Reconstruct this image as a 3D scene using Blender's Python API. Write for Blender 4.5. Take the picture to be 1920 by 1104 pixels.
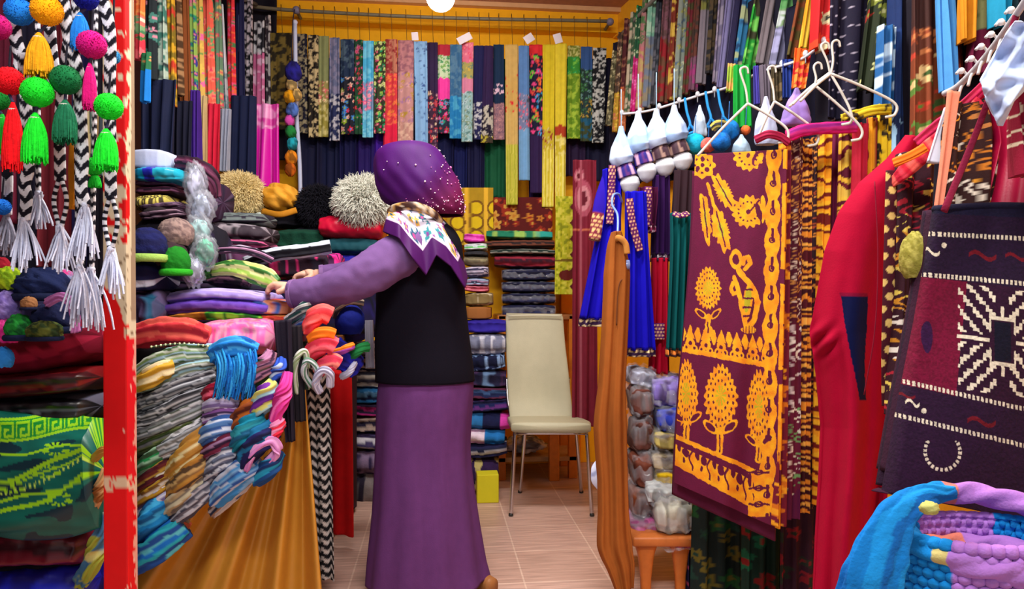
import bpy, math, random
import numpy as np

for o in list(bpy.data.objects): bpy.data.objects.remove(o)
SC = bpy.context.scene
COL = SC.collection

# ------------------------------------------------------------------ camera
F, CX, HY, CH = 1320.0, 960.0, 560.0, 1.08
TH = math.atan(140.0 / F)
sT, cT = math.sin(TH), math.cos(TH)
cam_d = bpy.data.cameras.new('camera'); cam = bpy.data.objects.new('camera', cam_d); COL.objects.link(cam)
cam.location = (0, 0, CH); cam.rotation_euler = (math.pi / 2, 0, -TH)
cam_d.sensor_width = 36.0; cam_d.lens = F / 1920.0 * 36.0
cam_d.shift_y = (HY - 552.0) / 1920.0
cam_d.clip_start = 0.02
SC.camera = cam
# ------------------------------------------------------------------ world + lights + exposure
w = bpy.data.worlds.new('street_daylight'); SC.world = w; w.use_nodes = True
bg = w.node_tree.nodes['Background']; bg.inputs[0].default_value = (0.92, 0.96, 1.0, 1); bg.inputs[1].default_value = 0.55
def light(name, kind, loc, power, col, size=0.1, rot=(0, 0, 0), sy=None):
    l = bpy.data.lights.new(name, kind); l.energy = power; l.color = col
    if kind == 'AREA':
        l.size = size
        if sy: l.shape = 'RECTANGLE'; l.size_y = sy
    else: l.shadow_soft_size = size
    o = bpy.data.objects.new(name, l); o.location = loc; o.rotation_euler = rot; COL.objects.link(o); return o
light('ceiling_tube_light', 'AREA', (0.15, 2.1, 2.90), 72, (1.0, 0.96, 0.90), 1.3, sy=0.25)
light('entrance_tube_light', 'AREA', (0.1, 0.35, 2.90), 72, (1.0, 0.97, 0.94), 1.6, rot=(math.radians(28), 0, 0), sy=0.3)
vs = SC.view_settings
vs.view_transform = 'Standard'; vs.look = 'None'; vs.gamma = 1.0; vs.use_curve_mapping = False; vs.exposure = 0.0

# ------------------------------------------------------------------ geometry helpers
RV = np.array([cT, -sT, 0.0]); FV = np.array([sT, cT, 0.0]); UP = np.array([0, 0, 1.0])
def at(px, py, d):
    return FV * d + RV * ((px - CX) / F * d) + UP * (CH + (HY - py) / F * d)
def dY(px, Y): return Y / (cT - sT * (px - CX) / F)
def atY(px, py, Y): return at(px, py, dY(px, Y))
def proj(P):
    d = P @ FV
    return CX + F * (P @ RV) / d, HY - F * (P[..., 2] - CH) / d
def m_px(n, d): return n * d / F
def rot(v, ang):
    c, s = math.cos(ang), math.sin(ang); v = np.asarray(v, float)
    return np.array([c * v[0] - s * v[1], s * v[0] + c * v[1], v[2]])
def lin(c):
    c = np.asarray(c, float) / 255.0
    return np.where(c <= 0.04045, c / 12.92, ((c + 0.055) / 1.055) ** 2.4)
def nrm(v): return v / np.maximum(np.linalg.norm(v, axis=-1, keepdims=True), 1e-9)
def hsh(i, j, s): 
    x = np.sin(i * 127.1 + j * 311.7 + s * 74.7) * 43758.5453
    return x - np.floor(x)
def vn(x, y, s=0):
    xi, yi = np.floor(x), np.floor(y); fx, fy = x - xi, y - yi
    fx = fx * fx * (3 - 2 * fx); fy = fy * fy * (3 - 2 * fy)
    a, b, c, d = hsh(xi, yi, s), hsh(xi + 1, yi, s), hsh(xi, yi + 1, s), hsh(xi + 1, yi + 1, s)
    return (a * (1 - fx) + b * fx) * (1 - fy) + (c * (1 - fx) + d * fx) * fy
def crom(pts, n, extra=None):
    pts = np.asarray(pts, float); k = len(pts)
    if k == 2: 
        t = np.linspace(0, 1, n)[:, None]; return pts[0] * (1 - t) + pts[1] * t
    q = np.vstack([2 * pts[0] - pts[1], pts, 2 * pts[-1] - pts[-2]])
    out = []
    for t in np.linspace(0, k - 1 - 1e-6, n):
        i = int(t); f = t - i; p0, p1, p2, p3 = q[i], q[i + 1], q[i + 2], q[i + 3]
        out.append(0.5 * ((2 * p1) + (-p0 + p2) * f + (2 * p0 - 5 * p1 + 4 * p2 - p3) * f * f + (-p0 + 3 * p1 - 3 * p2 + p3) * f ** 3))
    return np.array(out)
def interp(vals, n):
    vals = np.atleast_1d(np.asarray(vals, float))
    if len(vals) == 1: return np.full(n, vals[0])
    return np.interp(np.linspace(0, 1, n), np.linspace(0, 1, len(vals)), vals)

# ------------------------------------------------------------------ surface patterns (dye in the cloth)
def colf(spec, U, V, S, seed=0, A=None):
    """colour of a fabric pattern; U across and V along in metres, S = -1 back .. 1 front"""
    sh = U.shape; k = spec[0]
    def full(c): return np.broadcast_to(lin(c), sh + (3,)).copy()
    if k == 'S': return full(spec[1])
    if k == 'F':                                             # floral print
        base, cols, c = spec[1], spec[2], spec[3]; dens = spec[4] if len(spec) > 4 else 0.85
        out = full(base); L = np.array([lin(x) for x in cols])
        x, y = U / c + seed * 1.37, V / c + seed * 2.11; xi, yi = np.floor(x), np.floor(y)
        for di in (-1, 0, 1):
            for dj in (-1, 0, 1):
                i, j = xi + di, yi + dj
                cx, cy = i + .15 + .7 * hsh(i, j, 1), j + .15 + .7 * hsh(i, j, 2)
                dx, dy = x - cx, y - cy; r = np.hypot(dx, dy); a = np.arctan2(dy, dx)
                R = .28 + .32 * hsh(i, j, 3); on = hsh(i, j, 4) < dens
                pet = R * (.78 + .22 * np.cos(5 * a + 6 * hsh(i, j, 5)))
                idx = (hsh(i, j, 6) * len(cols)).astype(int) % len(cols)
                m = on & (r < pet); out[m] = L[idx][m]
                m2 = on & (r < R * .3); out[m2] = L[(idx + 1) % len(cols)][m2]
        return out
    if k == 'B':                                             # brocade
        sc = spec[3]; n = vn(U / sc, V / sc, seed) + .5 * vn(U / sc * 2.3, V / sc * 2.3, seed + 3)
        t = np.clip((n - .72) * 7, 0, 1)[..., None]
        out = full(spec[1]) * (1 - t) + full(spec[2]) * t
        if len(spec) > 4:
            t = np.clip((vn(U / sc * .8 + 9, V / sc * .8, seed + 8) - .68) * 9, 0, 1)[..., None]
            out = out * (1 - t) + full(spec[4]) * t
        return out
    if k == 'V':                                             # sections along the length
        out = full((0, 0, 0)); Vn = V / max(float(V.max()), 1e-6) + .03 * (vn(U / .02, V / .05, seed) - .5)
        lo = -1.0
        for end, sp in spec[1]:
            m = (Vn > lo) & (Vn <= end); out[m] = colf(sp, U, V, S, seed)[m]; lo = end
        m = Vn > lo; out[m] = colf(spec[1][-1][1], U, V, S, seed)[m]
        return out
    if k in 'THY':                                           # stripes: T lengthwise, H crosswise, Y by height of the folded edge
        L = np.array([lin(x) for x in spec[1]]); p = spec[2] if len(spec) > 2 else .01
        q = {'T': U, 'H': V, 'Y': S}[k]; wob = spec[3] if len(spec) > 3 else .25
        q = q / p + wob * (vn(U / .03, V / .03, seed) - .5) * 2 + 50
        return L[(np.floor(q).astype(int)) % len(L)]
    if k == 'D':                                             # dots
        p = spec[3]; x, y = U / p, V / p; x = x + .5 * (np.floor(y) % 2)
        r = np.hypot(x - np.floor(x) - .5, y - np.floor(y) - .5)
        on = (r < (spec[4] if len(spec) > 4 else .22)) & (hsh(np.floor(x), np.floor(y), seed) < (spec[5] if len(spec) > 5 else 1))
        out = full(spec[1]); out[on] = lin(spec[2]); return out
    if k == 'Q':                                             # squiggles / embroidery
        p = spec[3]; n = np.abs(np.sin(6.28 * (U / p / 1.9 + .9 * vn(U / p, V / p, seed) + .22 * np.sin(V / p * 4.2)))) + .5 * (np.sin(V / p * 2.9 + 6 * vn(U / p, V / p / 3, seed + 2)) > .55)
        m = n < .52; g = vn(U / p / 1.5, V / p / 1.5, seed + 5)
        out = full(spec[1]); L = np.array([lin(x) for x in spec[2]])
        idx = (g * len(L) * .999).astype(int); out[m] = L[idx][m]; return out
    if k == 'Z':                                             # chevron braid
        p = spec[3]; q = V / p + np.abs(U) / p * (spec[4] if len(spec) > 4 else 1.2)
        out = full(spec[1]); out[(q - np.floor(q)) < .5] = lin(spec[2]); return out
    raise ValueError(k)

# ------------------------------------------------------------------ mesh collecting
class MB:
    def __init__(s): s.v = []; s.c = []; s.f = []; s.n = 0
    def grid(s, P, C, wrap=True):
        n, m = P.shape[:2]
        C = np.broadcast_to(np.asarray(C, float), P.shape)
        i = np.arange(n - 1)[:, None]; j = np.arange(m if wrap else m - 1)[None, :]; j2 = (j + 1) % m
        q = np.stack([i * m + j, i * m + j2, (i + 1) * m + j2, (i + 1) * m + j], -1).reshape(-1, 4) + s.n
        s.v.append(P.reshape(-1, 3)); s.c.append(C.reshape(-1, 3)); s.f.append(q); s.n += n * m; return s
    def build(s, name, mat, parent=None, solid=0, sub=0, smooth=True):
        v = np.vstack(s.v); c = np.vstack(s.c); f = np.vstack(s.f)
        if parent is None: org = np.array([v[:, 0].mean(), v[:, 1].mean(), v[:, 2].min()])
        else: 
            org = np.zeros(3); p = parent
            while p is not None: org = org + np.array(p.location); p = p.parent
        if parent is not None: loc = np.zeros(3)
        else: loc = org
        me = bpy.data.meshes.new(name)
        me.vertices.add(len(v)); me.vertices.foreach_set('co', (v - org).ravel().astype(np.float32))
        me.loops.add(f.size); me.loops.foreach_set('vertex_index', f.ravel().astype(np.int32))
        me.polygons.add(len(f)); me.polygons.foreach_set('loop_start', np.arange(0, f.size, 4, dtype=np.int32))
        me.polygons.foreach_set('use_smooth', np.full(len(f), smooth))
        me.update(calc_edges=True)
        a = me.color_attributes.new('Col', 'FLOAT_COLOR', 'POINT')
        a.data.foreach_set('color', np.hstack([c, np.ones((len(c), 1))]).ravel().astype(np.float32))
        me.materials.append(mat); me.validate()
        o = bpy.data.objects.new(name, me); o.location = loc; COL.objects.link(o)
        if parent is not None: o.parent = parent
        if solid: 
            md = o.modifiers.new('thickness', 'SOLIDIFY'); md.thickness = solid; md.offset = 0
        if sub:
            md = o.modifiers.new('smooth', 'SUBSURF'); md.levels = sub; md.render_levels = sub
        return o
    # --- shapes
    def tube(s, path, w, t=None, x=None, nc=20, nl=24, e=1.0, fold=0, nf=3, ph=0, drift=0, rid=0, nr=8, spec=('S', (128, 128, 128)), seed=0, col=None, caps=True, rough=0, straight=False):
        path = np.asarray(path, float)
        P0 = np.stack([interp(path[:, k], nl) for k in range(3)], -1) if straight else crom(path, nl)
        T = nrm(np.gradient(P0, axis=0))
        W = interp(w, nl); H = W if t is None else interp(t, nl)
        x = RV if x is None else np.asarray(x, float)
        X = nrm(x[None] - (T @ x)[:, None] * T)
        Y = np.cross(T, X)
        V = np.concatenate([[0], np.cumsum(np.linalg.norm(np.diff(P0, axis=0), axis=1))])
        a = np.linspace(0, 2 * np.pi, nc, endpoint=False)
        ca, sa = np.cos(a), np.sin(a)
        cx = np.sign(ca) * np.abs(ca) ** e; sy = np.sign(sa) * np.abs(sa) ** e
        VV = np.broadcast_to(V[:, None], (nl, nc)); 
        k = 1 + (rid * np.sin(nr * a[None] + drift * VV * 20 + seed) if rid else 0)
        if rough: k = k + rough * (vn(a[None] * 3 + seed, VV / .02, seed) - .5)
        U = W[:, None] / 2 * cx[None]
        off = 0
        if fold:
            fa = interp(fold, nl)[:, None]
            off = fa * np.sin(nf * np.pi * cx[None] + ph + drift * VV) + .35 * fa * np.sin(nf * 2.3 * np.pi * cx[None] + ph * 2 + seed)
        P = P0[:, None] + X[:, None] * (U * k)[..., None] + Y[:, None] * (H[:, None] / 2 * sy[None] * k + off)[..., None]
        S = np.broadcast_to(sy[None], (nl, nc))
        C = col(P, U * np.ones_like(S), VV, S) if col else colf(spec, U * np.ones_like(S), VV, S, seed)
        if caps:
            c0 = P[0].mean(0); c1 = P[-1].mean(0)
            p0 = P[0] * .02 + (P0[0] + X[0] * (U[0, :, None] * .9) + Y[0] * np.broadcast_to(off, (nl, nc))[0, :, None]) * .98 if fold else np.broadcast_to(c0, P[0].shape)
            p1 = P[-1] * .02 + (P0[-1] + X[-1] * (U[-1, :, None] * .9) + Y[-1] * np.broadcast_to(off, (nl, nc))[-1, :, None]) * .98 if fold else np.broadcast_to(c1, P[0].shape)
            P = np.concatenate([p0[None], P, p1[None]]); C = np.concatenate([C[:1], C, C[-1:]])
        return s.grid(P, C)
    def wire(s, pts, r, c, nc=6, nl=None): 
        return s.tube(pts, 2 * r, nc=nc, nl=nl or max(8, 4 * len(pts)), x=np.array([.31, .77, .55]), spec=('S', c))
    def ball(s, c, rx, ry=None, rz=None, spec=('S', (128, 128, 128)), n=24, seed=0, bump=0, bs=6, zlo=-1, zhi=1):
        ry = ry or rx; rz = rz or rx
        th = np.linspace(math.acos(zhi), math.acos(zlo), n // 2 + 1)[:, None]; ph = np.linspace(0, 2 * np.pi, n, endpoint=False)[None]
        D = np.stack([np.sin(th) * np.cos(ph), np.sin(th) * np.sin(ph), np.cos(th) * np.ones_like(ph)], -1)
        k = 1 + bump * (vn(D[..., 0] * bs + D[..., 2] * bs * .7 + 20, D[..., 1] * bs + D[..., 2] * bs * .9 + 20, seed) - .5)
        P = np.asarray(c) + D * np.array([rx, ry, rz]) * k[..., None]
        C = colf(spec, ph * rx + 0 * th, th * rz + 0 * ph, D[..., 2], seed)
        return s.grid(P, C)
    def box(s, c, sx, sy, sz, col, yaw=0, bev=0.004, n=1):
        """box with softened edges, built as stacked rounded rectangles"""
        hx, hy, hz = sx / 2, sy / 2, sz / 2; b = min(bev, hx * .9, hy * .9, hz * .9)
        def ring(k, z):
            pts = []
            for (qx, qy, a0) in ((1, 1, 0), (-1, 1, 90), (-1, -1, 180), (1, -1, 270)):
                for a in (0, 45, 90):
                    r = math.radians(a0 + a); pts.append((qx * (hx - b) + (b - k) * math.cos(r), qy * (hy - b) + (b - k) * math.sin(r), z))
            return pts
        rows = [[(0, 0, -hz)] * 12, ring(b, -hz), ring(b * .3, -hz + b * .3), ring(0, -hz + b), ring(0, hz - b), ring(b * .3, hz - b * .3), ring(b, hz), [(0, 0, hz)] * 12]
        P = np.array(rows, float); cc, ss = math.cos(yaw), math.sin(yaw)
        P = np.stack([P[..., 0] * cc - P[..., 1] * ss, P[..., 0] * ss + P[..., 1] * cc, P[..., 2]], -1) + np.asarray(c)
        P = P[:, ::1]
        return s.grid(P, lin(col))
    def strands(s, roots, tips, bend, r, cols, rows=5, taper=.9):
        """many thin threads, each its own little tapered tube"""
        n = len(roots); t = np.linspace(0, 1, rows)[None, :, None]
        C = roots[:, None] * (1 - t) ** 2 + 2 * bend[:, None] * t * (1 - t) + tips[:, None] * t * t
        T = nrm(np.gradient(C, axis=1)); a = np.where(np.abs(T[..., 2:]) > .9, np.array([1., 0, 0]), np.array([0., 0, 1]))
        X = nrm(np.cross(T, a)); Y = np.cross(T, X)
        rr = r * (1 - taper * np.linspace(0, 1, rows) ** 2)[None, :, None]
        k = 4; q = []
        for i in range(k):
            an = 2 * np.pi * i / k; q.append(C + (X * math.cos(an) + Y * math.sin(an)) * rr)
        P = np.stack(q, 2)                                   # n, rows, k, 3
        base = s.n + np.arange(n)[:, None, None] * rows * k
        i = np.arange(rows - 1)[None, :, None]; j = np.arange(k)[None, None]; j2 = (j + 1) % k
        f = np.stack([base + i * k + j, base + i * k + j2, base + (i + 1) * k + j2, base + (i + 1) * k + j], -1).reshape(-1, 4)
        s.v.append(P.reshape(-1, 3)); s.f.append(f); s.n += n * rows * k
        s.c.append(np.repeat(np.broadcast_to(cols, (n, 3)), rows * k, axis=0)); return s

def wcol(c, n, rng, var=.25):
    return lin(c)[None] * (1 + var * (rng.random((n, 1)) * 2 - 1))

# ------------------------------------------------------------------ materials
def mat(name, rough=.8, weave=260, bump=.25, sheen=.0, metal=0, spec=.3, mottle=.18, alpha=1, emis=0, coat=0):
    m = bpy.data.materials.new(name); m.use_nodes = True; nt = m.node_tree; N = nt.nodes; b = N['Principled BSDF']
    at_ = N.new('ShaderNodeVertexColor'); at_.layer_name = 'Col'
    tc = N.new('ShaderNodeTexCoord'); no = N.new('ShaderNodeTexNoise'); no.inputs['Scale'].default_value = weave; no.inputs['Detail'].default_value = 2
    n2 = N.new('ShaderNodeTexNoise'); n2.inputs['Scale'].default_value = 30; n2.inputs['Detail'].default_value = 4
    nt.links.new(tc.outputs['Object'], no.inputs['Vector']); nt.links.new(tc.outputs['Object'], n2.inputs['Vector'])
    mr = N.new('ShaderNodeMapRange'); mr.inputs[3].default_value = 1 - mottle; mr.inputs[4].default_value = 1 + mottle
    nt.links.new(n2.outputs[0], mr.inputs[0])
    mx = N.new('ShaderNodeMix'); mx.data_type = 'RGBA'; mx.blend_type = 'MULTIPLY'; mx.inputs[0].default_value = 1
    nt.links.new(at_.outputs[0], mx.inputs[6]); nt.links.new(mr.outputs[0], mx.inputs[7])
    nt.links.new(mx.outputs[2], b.inputs['Base Color'])
    bp = N.new('ShaderNodeBump'); bp.inputs['Strength'].default_value = bump; bp.inputs['Distance'].default_value = .002
    nt.links.new(no.outputs[0], bp.inputs['Height']); nt.links.new(bp.outputs[0], b.inputs['Normal'])
    b.inputs['Roughness'].default_value = rough; b.inputs['Metallic'].default_value = metal
    b.inputs['Specular IOR Level'].default_value = spec; b.inputs['Sheen Weight'].default_value = sheen; b.inputs['Coat Weight'].default_value = coat
    if alpha < 1: b.inputs['Alpha'].default_value = alpha
    if emis:
        b.inputs['Emission Color'].default_value = (1, .97, .92, 1); b.inputs['Emission Strength'].default_value = emis
    return m
M = dict(cotton=mat('printed_cotton', .82), satin=mat('satin_cloth', .38, spec=.5, bump=.1, mottle=.1), wool=mat('knitted_wool', .95, 130, .9, mottle=.25),
         fur=mat('wool_fibre', .9, 300, .2, mottle=.1), paper=mat('soft_paper', .75, 60, .3, mottle=.06), plastic=mat('plastic', .25, 40, .1, spec=.5, mottle=.05),
         film=mat('clear_plastic_film', .08, 25, .8, spec=.8, mottle=.02, alpha=.16), metal=mat('chrome', .22, 50, .02, metal=1, mottle=.03),
         wood=mat('varnished_wood', .45, 40, .15, mottle=.25), skin=mat('skin', .55, 200, .1, mottle=.06), scarf=mat('fine_scarf', .62, 240, .15, spec=.2, mottle=.1), leather=mat('leatherette', .5, 220, .25, mottle=.06),
         paint=mat('painted_metal', .45, 60, .1, mottle=.08), velvet=mat('velvet_cloth', .92, 260, .2, spec=.12, mottle=.12))

# ------------------------------------------------------------------ scene tree helpers
def tag(o, label, cat, group=None, kind=None):
    o['label'] = label; o['category'] = cat
    if group: o['group'] = group
    if kind: o['kind'] = kind
    return o
def thing(name, label, cat, loc, group=None):
    o = bpy.data.objects.new(name, None); o.location = tuple(loc); o.empty_display_size = .05; COL.objects.link(o)
    return tag(o, label, cat, group)
def struct(o): o['kind'] = 'structure'; return o

def hang(x0, x1, yt, X0, X1, yb, d, db=None, spec=('S', (99, 99, 99)), m='cotton', thick=.012, fold=.006, nf=3, yaw=0, seed=0, nc=56, nl=90, mid=None, rows=None, name='scarf', parent=None, label=None, cat='scarf', group=None, Y=None, col=None, e=.7):
    """one length of cloth hanging between two photo rows, built where it hangs"""
    if Y is not None: d = dY((x0 + x1) / 2, Y); db = dY((X0 + X1) / 2, Y)
    db = db or d; dm = (d + db) / 2
    pts = [at((x0 + x1) / 2, yt, d)]; ws = [(x1 - x0) * d / F]
    for q in (mid or []):                                     # (x0, x1, y) between
        f = (q[2] - yt) / (yb - yt); dd = d + (db - d) * f; pts.append(at((q[0] + q[1]) / 2, q[2], dd)); ws.append((q[1] - q[0]) * dd / F)
    pts.append(at((X0 + X1) / 2, yb, db)); ws.append((X1 - X0) * db / F)
    ws = np.array(ws) / math.cos(yaw)
    b = MB(); b.tube(pts, ws, thick, x=rot(RV, -yaw), nc=nc, nl=nl, e=e, fold=[fold * .5, fold, fold * 1.2], nf=nf, ph=seed * 1.7, drift=1.2, spec=spec, seed=seed, col=col)
    o = b.build(name, M[m] if isinstance(m, str) else m, parent)
    if label: tag(o, label, cat, group)
    return o
def slab(x0, x1, y0, y1, d, depth=.25, spec=('S', (99, 99, 99)), m='cotton', label=None, cat='folded cloth', name='folded_cloth', group=None, seed=0, tilt=0, sag=.0, rid=.05, nr=6, e=.55, yaw=0, nl=40, nc=56, parent=None, taper=1, rough=.08):
    """a folded garment lying flat, seen from its folded front edge"""
    c = at((x0 + x1) / 2, (y0 + y1) / 2, d + depth / 2); wd = (x1 - x0) * d / F; h = (y1 - y0) * d / F
    ax = rot(RV, yaw)
    t = np.linspace(-.5, .5, 7); up = -sag * 4 * t * t + tilt * t
    pts = np.array([c + ax * wd * q + UP * u for q, u in zip(t, up)])
    k = np.array([.82, .97, 1, 1.02, 1, .97, .82])
    b = MB(); b.tube(pts, depth * k, h * k * np.linspace(1, taper, 7), x=rot(FV, yaw), nc=nc, nl=nl, e=e, rid=rid, nr=nr, spec=spec, seed=seed, rough=rough)
    o = b.build(name, M[m], parent)
    if label: tag(o, label, cat, group)
    return o
def bundle(pts, w, t, spec, label=None, m='cotton', seed=0, cat='scarf bundle', name='folded_scarf', group=None, rid=.14, nr=7, nc=48, nl=44, x=None, parent=None, e=.8, rough=.18):
    """a folded or rolled bundle along photo points (px, py, depth)"""
    P = [at(*p) for p in pts]; dm = pts[len(pts) // 2][2]
    b = MB(); b.tube(P, np.atleast_1d(w) * dm / F, np.atleast_1d(t) * dm / F, x=x if x is not None else UP * .9 + RV * .2, nc=nc, nl=nl, e=e, rid=rid, nr=nr, spec=spec, seed=seed, drift=.25, rough=rough)
    o = b.build(name, M[m], parent)
    if label: tag(o, label, cat, group)
    return o

# ================================================================== SETTING
def floor_material():
    m = bpy.data.materials.new('floor_tile'); m.use_nodes = True; nt = m.node_tree; N = nt.nodes; b = N['Principled BSDF']
    tc = N.new('ShaderNodeTexCoord')
    br = N.new('ShaderNodeTexBrick'); br.inputs['Scale'].default_value = 1.0; br.offset = 0.0
    br.inputs['Color1'].default_value = (*lin((204, 168, 154)), 1); br.inputs['Color2'].default_value = (*lin((196, 158, 142)), 1); br.inputs['Mortar'].default_value = (*lin((222, 190, 172)), 1)
    br.inputs['Mortar Size'].default_value = .0035; br.inputs['Brick Width'].default_value = .33; br.inputs['Row Height'].default_value = .33
    nt.links.new(tc.outputs['Object'], br.inputs['Vector'])
    mp = N.new('ShaderNodeMapping'); mp.inputs['Scale'].default_value = (5, 60, 1); nt.links.new(tc.outputs['Object'], mp.inputs[0])
    no = N.new('ShaderNodeTexNoise'); no.inputs['Scale'].default_value = 1.2; no.inputs['Detail'].default_value = 5; nt.links.new(mp.outputs[0], no.inputs['Vector'])
    rp = N.new('ShaderNodeMapRange'); rp.inputs[1].default_value = .35; rp.inputs[2].default_value = .7; rp.inputs[3].default_value = .74; rp.inputs[4].default_value = 1.1; nt.links.new(no.outputs[0], rp.inputs[0])
    mx = N.new('ShaderNodeMix'); mx.data_type = 'RGBA'; mx.blend_type = 'MULTIPLY'; mx.inputs[0].default_value = 1
    nt.links.new(br.outputs[0], mx.inputs[6]); nt.links.new(rp.outputs[0], mx.inputs[7]); nt.links.new(mx.outputs[2], b.inputs['Base Color'])
    b.inputs['Roughness'].default_value = .38; return m
def plane_box(name, c, sx, sy, sz, col, m, yaw=0):
    b = MB(); b.box(c, sx, sy, sz, col, yaw, .003); return struct(b.build(name, m, smooth=False))
fl = plane_box('floor', (0, 2.0, -.03), 5.0, 5.6, .06, (200, 150, 130), floor_material())
M['wall'] = mat('wall_paint', .7, 90, .25, mottle=.12)
M['ceil'] = mat('ceiling_board', .8, 20, .3, mottle=.25)
plane_box('ceiling', (0.1, 2.0, 2.99), 5.0, 5.6, .06, (196, 140, 110), M['ceil'])
plane_box('wall_back', (0.05, 4.62, 1.48), 3.6, .1, 2.96, (255, 186, 12), M['wall'])
plane_box('wall_left', (-1.62, 2.05, 1.48), .1, 5.1, 2.96, (70, 40, 40), M['wall'])
wr_a = math.atan2(.85, 4.5)
plane_box('wall_right', (1.74, 2.2, 1.48), .1, 5.3, 2.96, (255, 176, 30), M['wall'], yaw=wr_a)
# stepped cornice along the top of the back wall, and the one turning onto the right wall
b = MB(); b.box((0.05, 4.53, 2.885), 2.7, .09, .15, (255, 184, 10)); b.box((0.05, 4.505, 2.945), 2.7, .13, .03, (226, 172, 120)); struct(b.build('trim_1', M['wall'], smooth=False))
b = MB(); b.box((1.575, 2.6, 2.88), .10, 4.0, .16, (255, 186, 40), wr_a); struct(b.build('trim_2', M['wall'], smooth=False))
# orange timber door post low on the back wall
b = MB(); b.box((.865, 4.55, .75), .13, .06, 1.5, (240, 140, 20)); struct(b.build('trim_3', M['wall'], smooth=False))

# ---- globe lamp
gl = at(826, -6, 3.75)
lamp = thing('ceiling_lamp', 'round white glowing globe lamp under the ceiling', 'lamp', gl)
M['globe'] = mat('lit_globe', .4, emis=26)
b = MB(); b.ball((0, 0, 0) + gl, .077, spec=('S', (255, 250, 240))); b.build('globe', M['globe'], lamp)
b = MB(); b.tube([gl + UP * .07, gl + UP * .12], .07, nc=16, nl=4, spec=('S', (230, 225, 215)), e=1, x=RV, straight=True); b.tube([gl + UP * .12, (gl[0], gl[1], 2.965)], .018, nc=8, nl=4, spec=('S', (60, 60, 60)), x=RV); b.build('lamp_fitting', M['plastic'], lamp)

# ---- rail along the back wall
YB = 4.36
rail = thing('clothes_rail', 'grey metal clothes rail running along the top of the yellow back wall', 'rail', atY(820, 33, YB))
b = MB(); b.tube([atY(470, 12, YB), atY(560, 20, YB), atY(820, 33, YB), atY(1150, 40, YB)], .022, nc=12, nl=30, spec=('S', (120, 112, 90)), x=np.array([0, 1., 0])); b.build('bar', M['paint'], rail)
for px, py in ((556, 19), (1144, 41)):
    b = MB(); p = atY(px, py, YB); b.ball(p, .024, spec=('S', (130, 125, 150))); b.tube([p, p + np.array([0, .20, 0])], .02, nc=10, nl=4, x=RV, spec=('S', (110, 105, 95))); b.build('bracket', M['paint'], rail)
# rail on the left side, running towards the street
b = MB(); b.tube([at(90, -150, 2.3), at(300, -60, 2.85), at(480, 8, 4.2)], .022, nc=12, nl=24, spec=('S', (120, 115, 110)), x=UP)
tag(b.build('clothes_rail', M['paint']), 'grey metal rail above the left row of scarves', 'rail')
b = MB(); b.tube([at(1160, 70, 4.25), at(1260, -30, 3.7), at(1400, -90, 3.1), at(1560, -170, 2.6)], .022, nc=12, nl=24, spec=('S', (120, 115, 110)), x=UP)
tag(b.build('clothes_rail', M['paint']), 'grey metal rail under the cornice of the right wall', 'rail')

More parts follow.
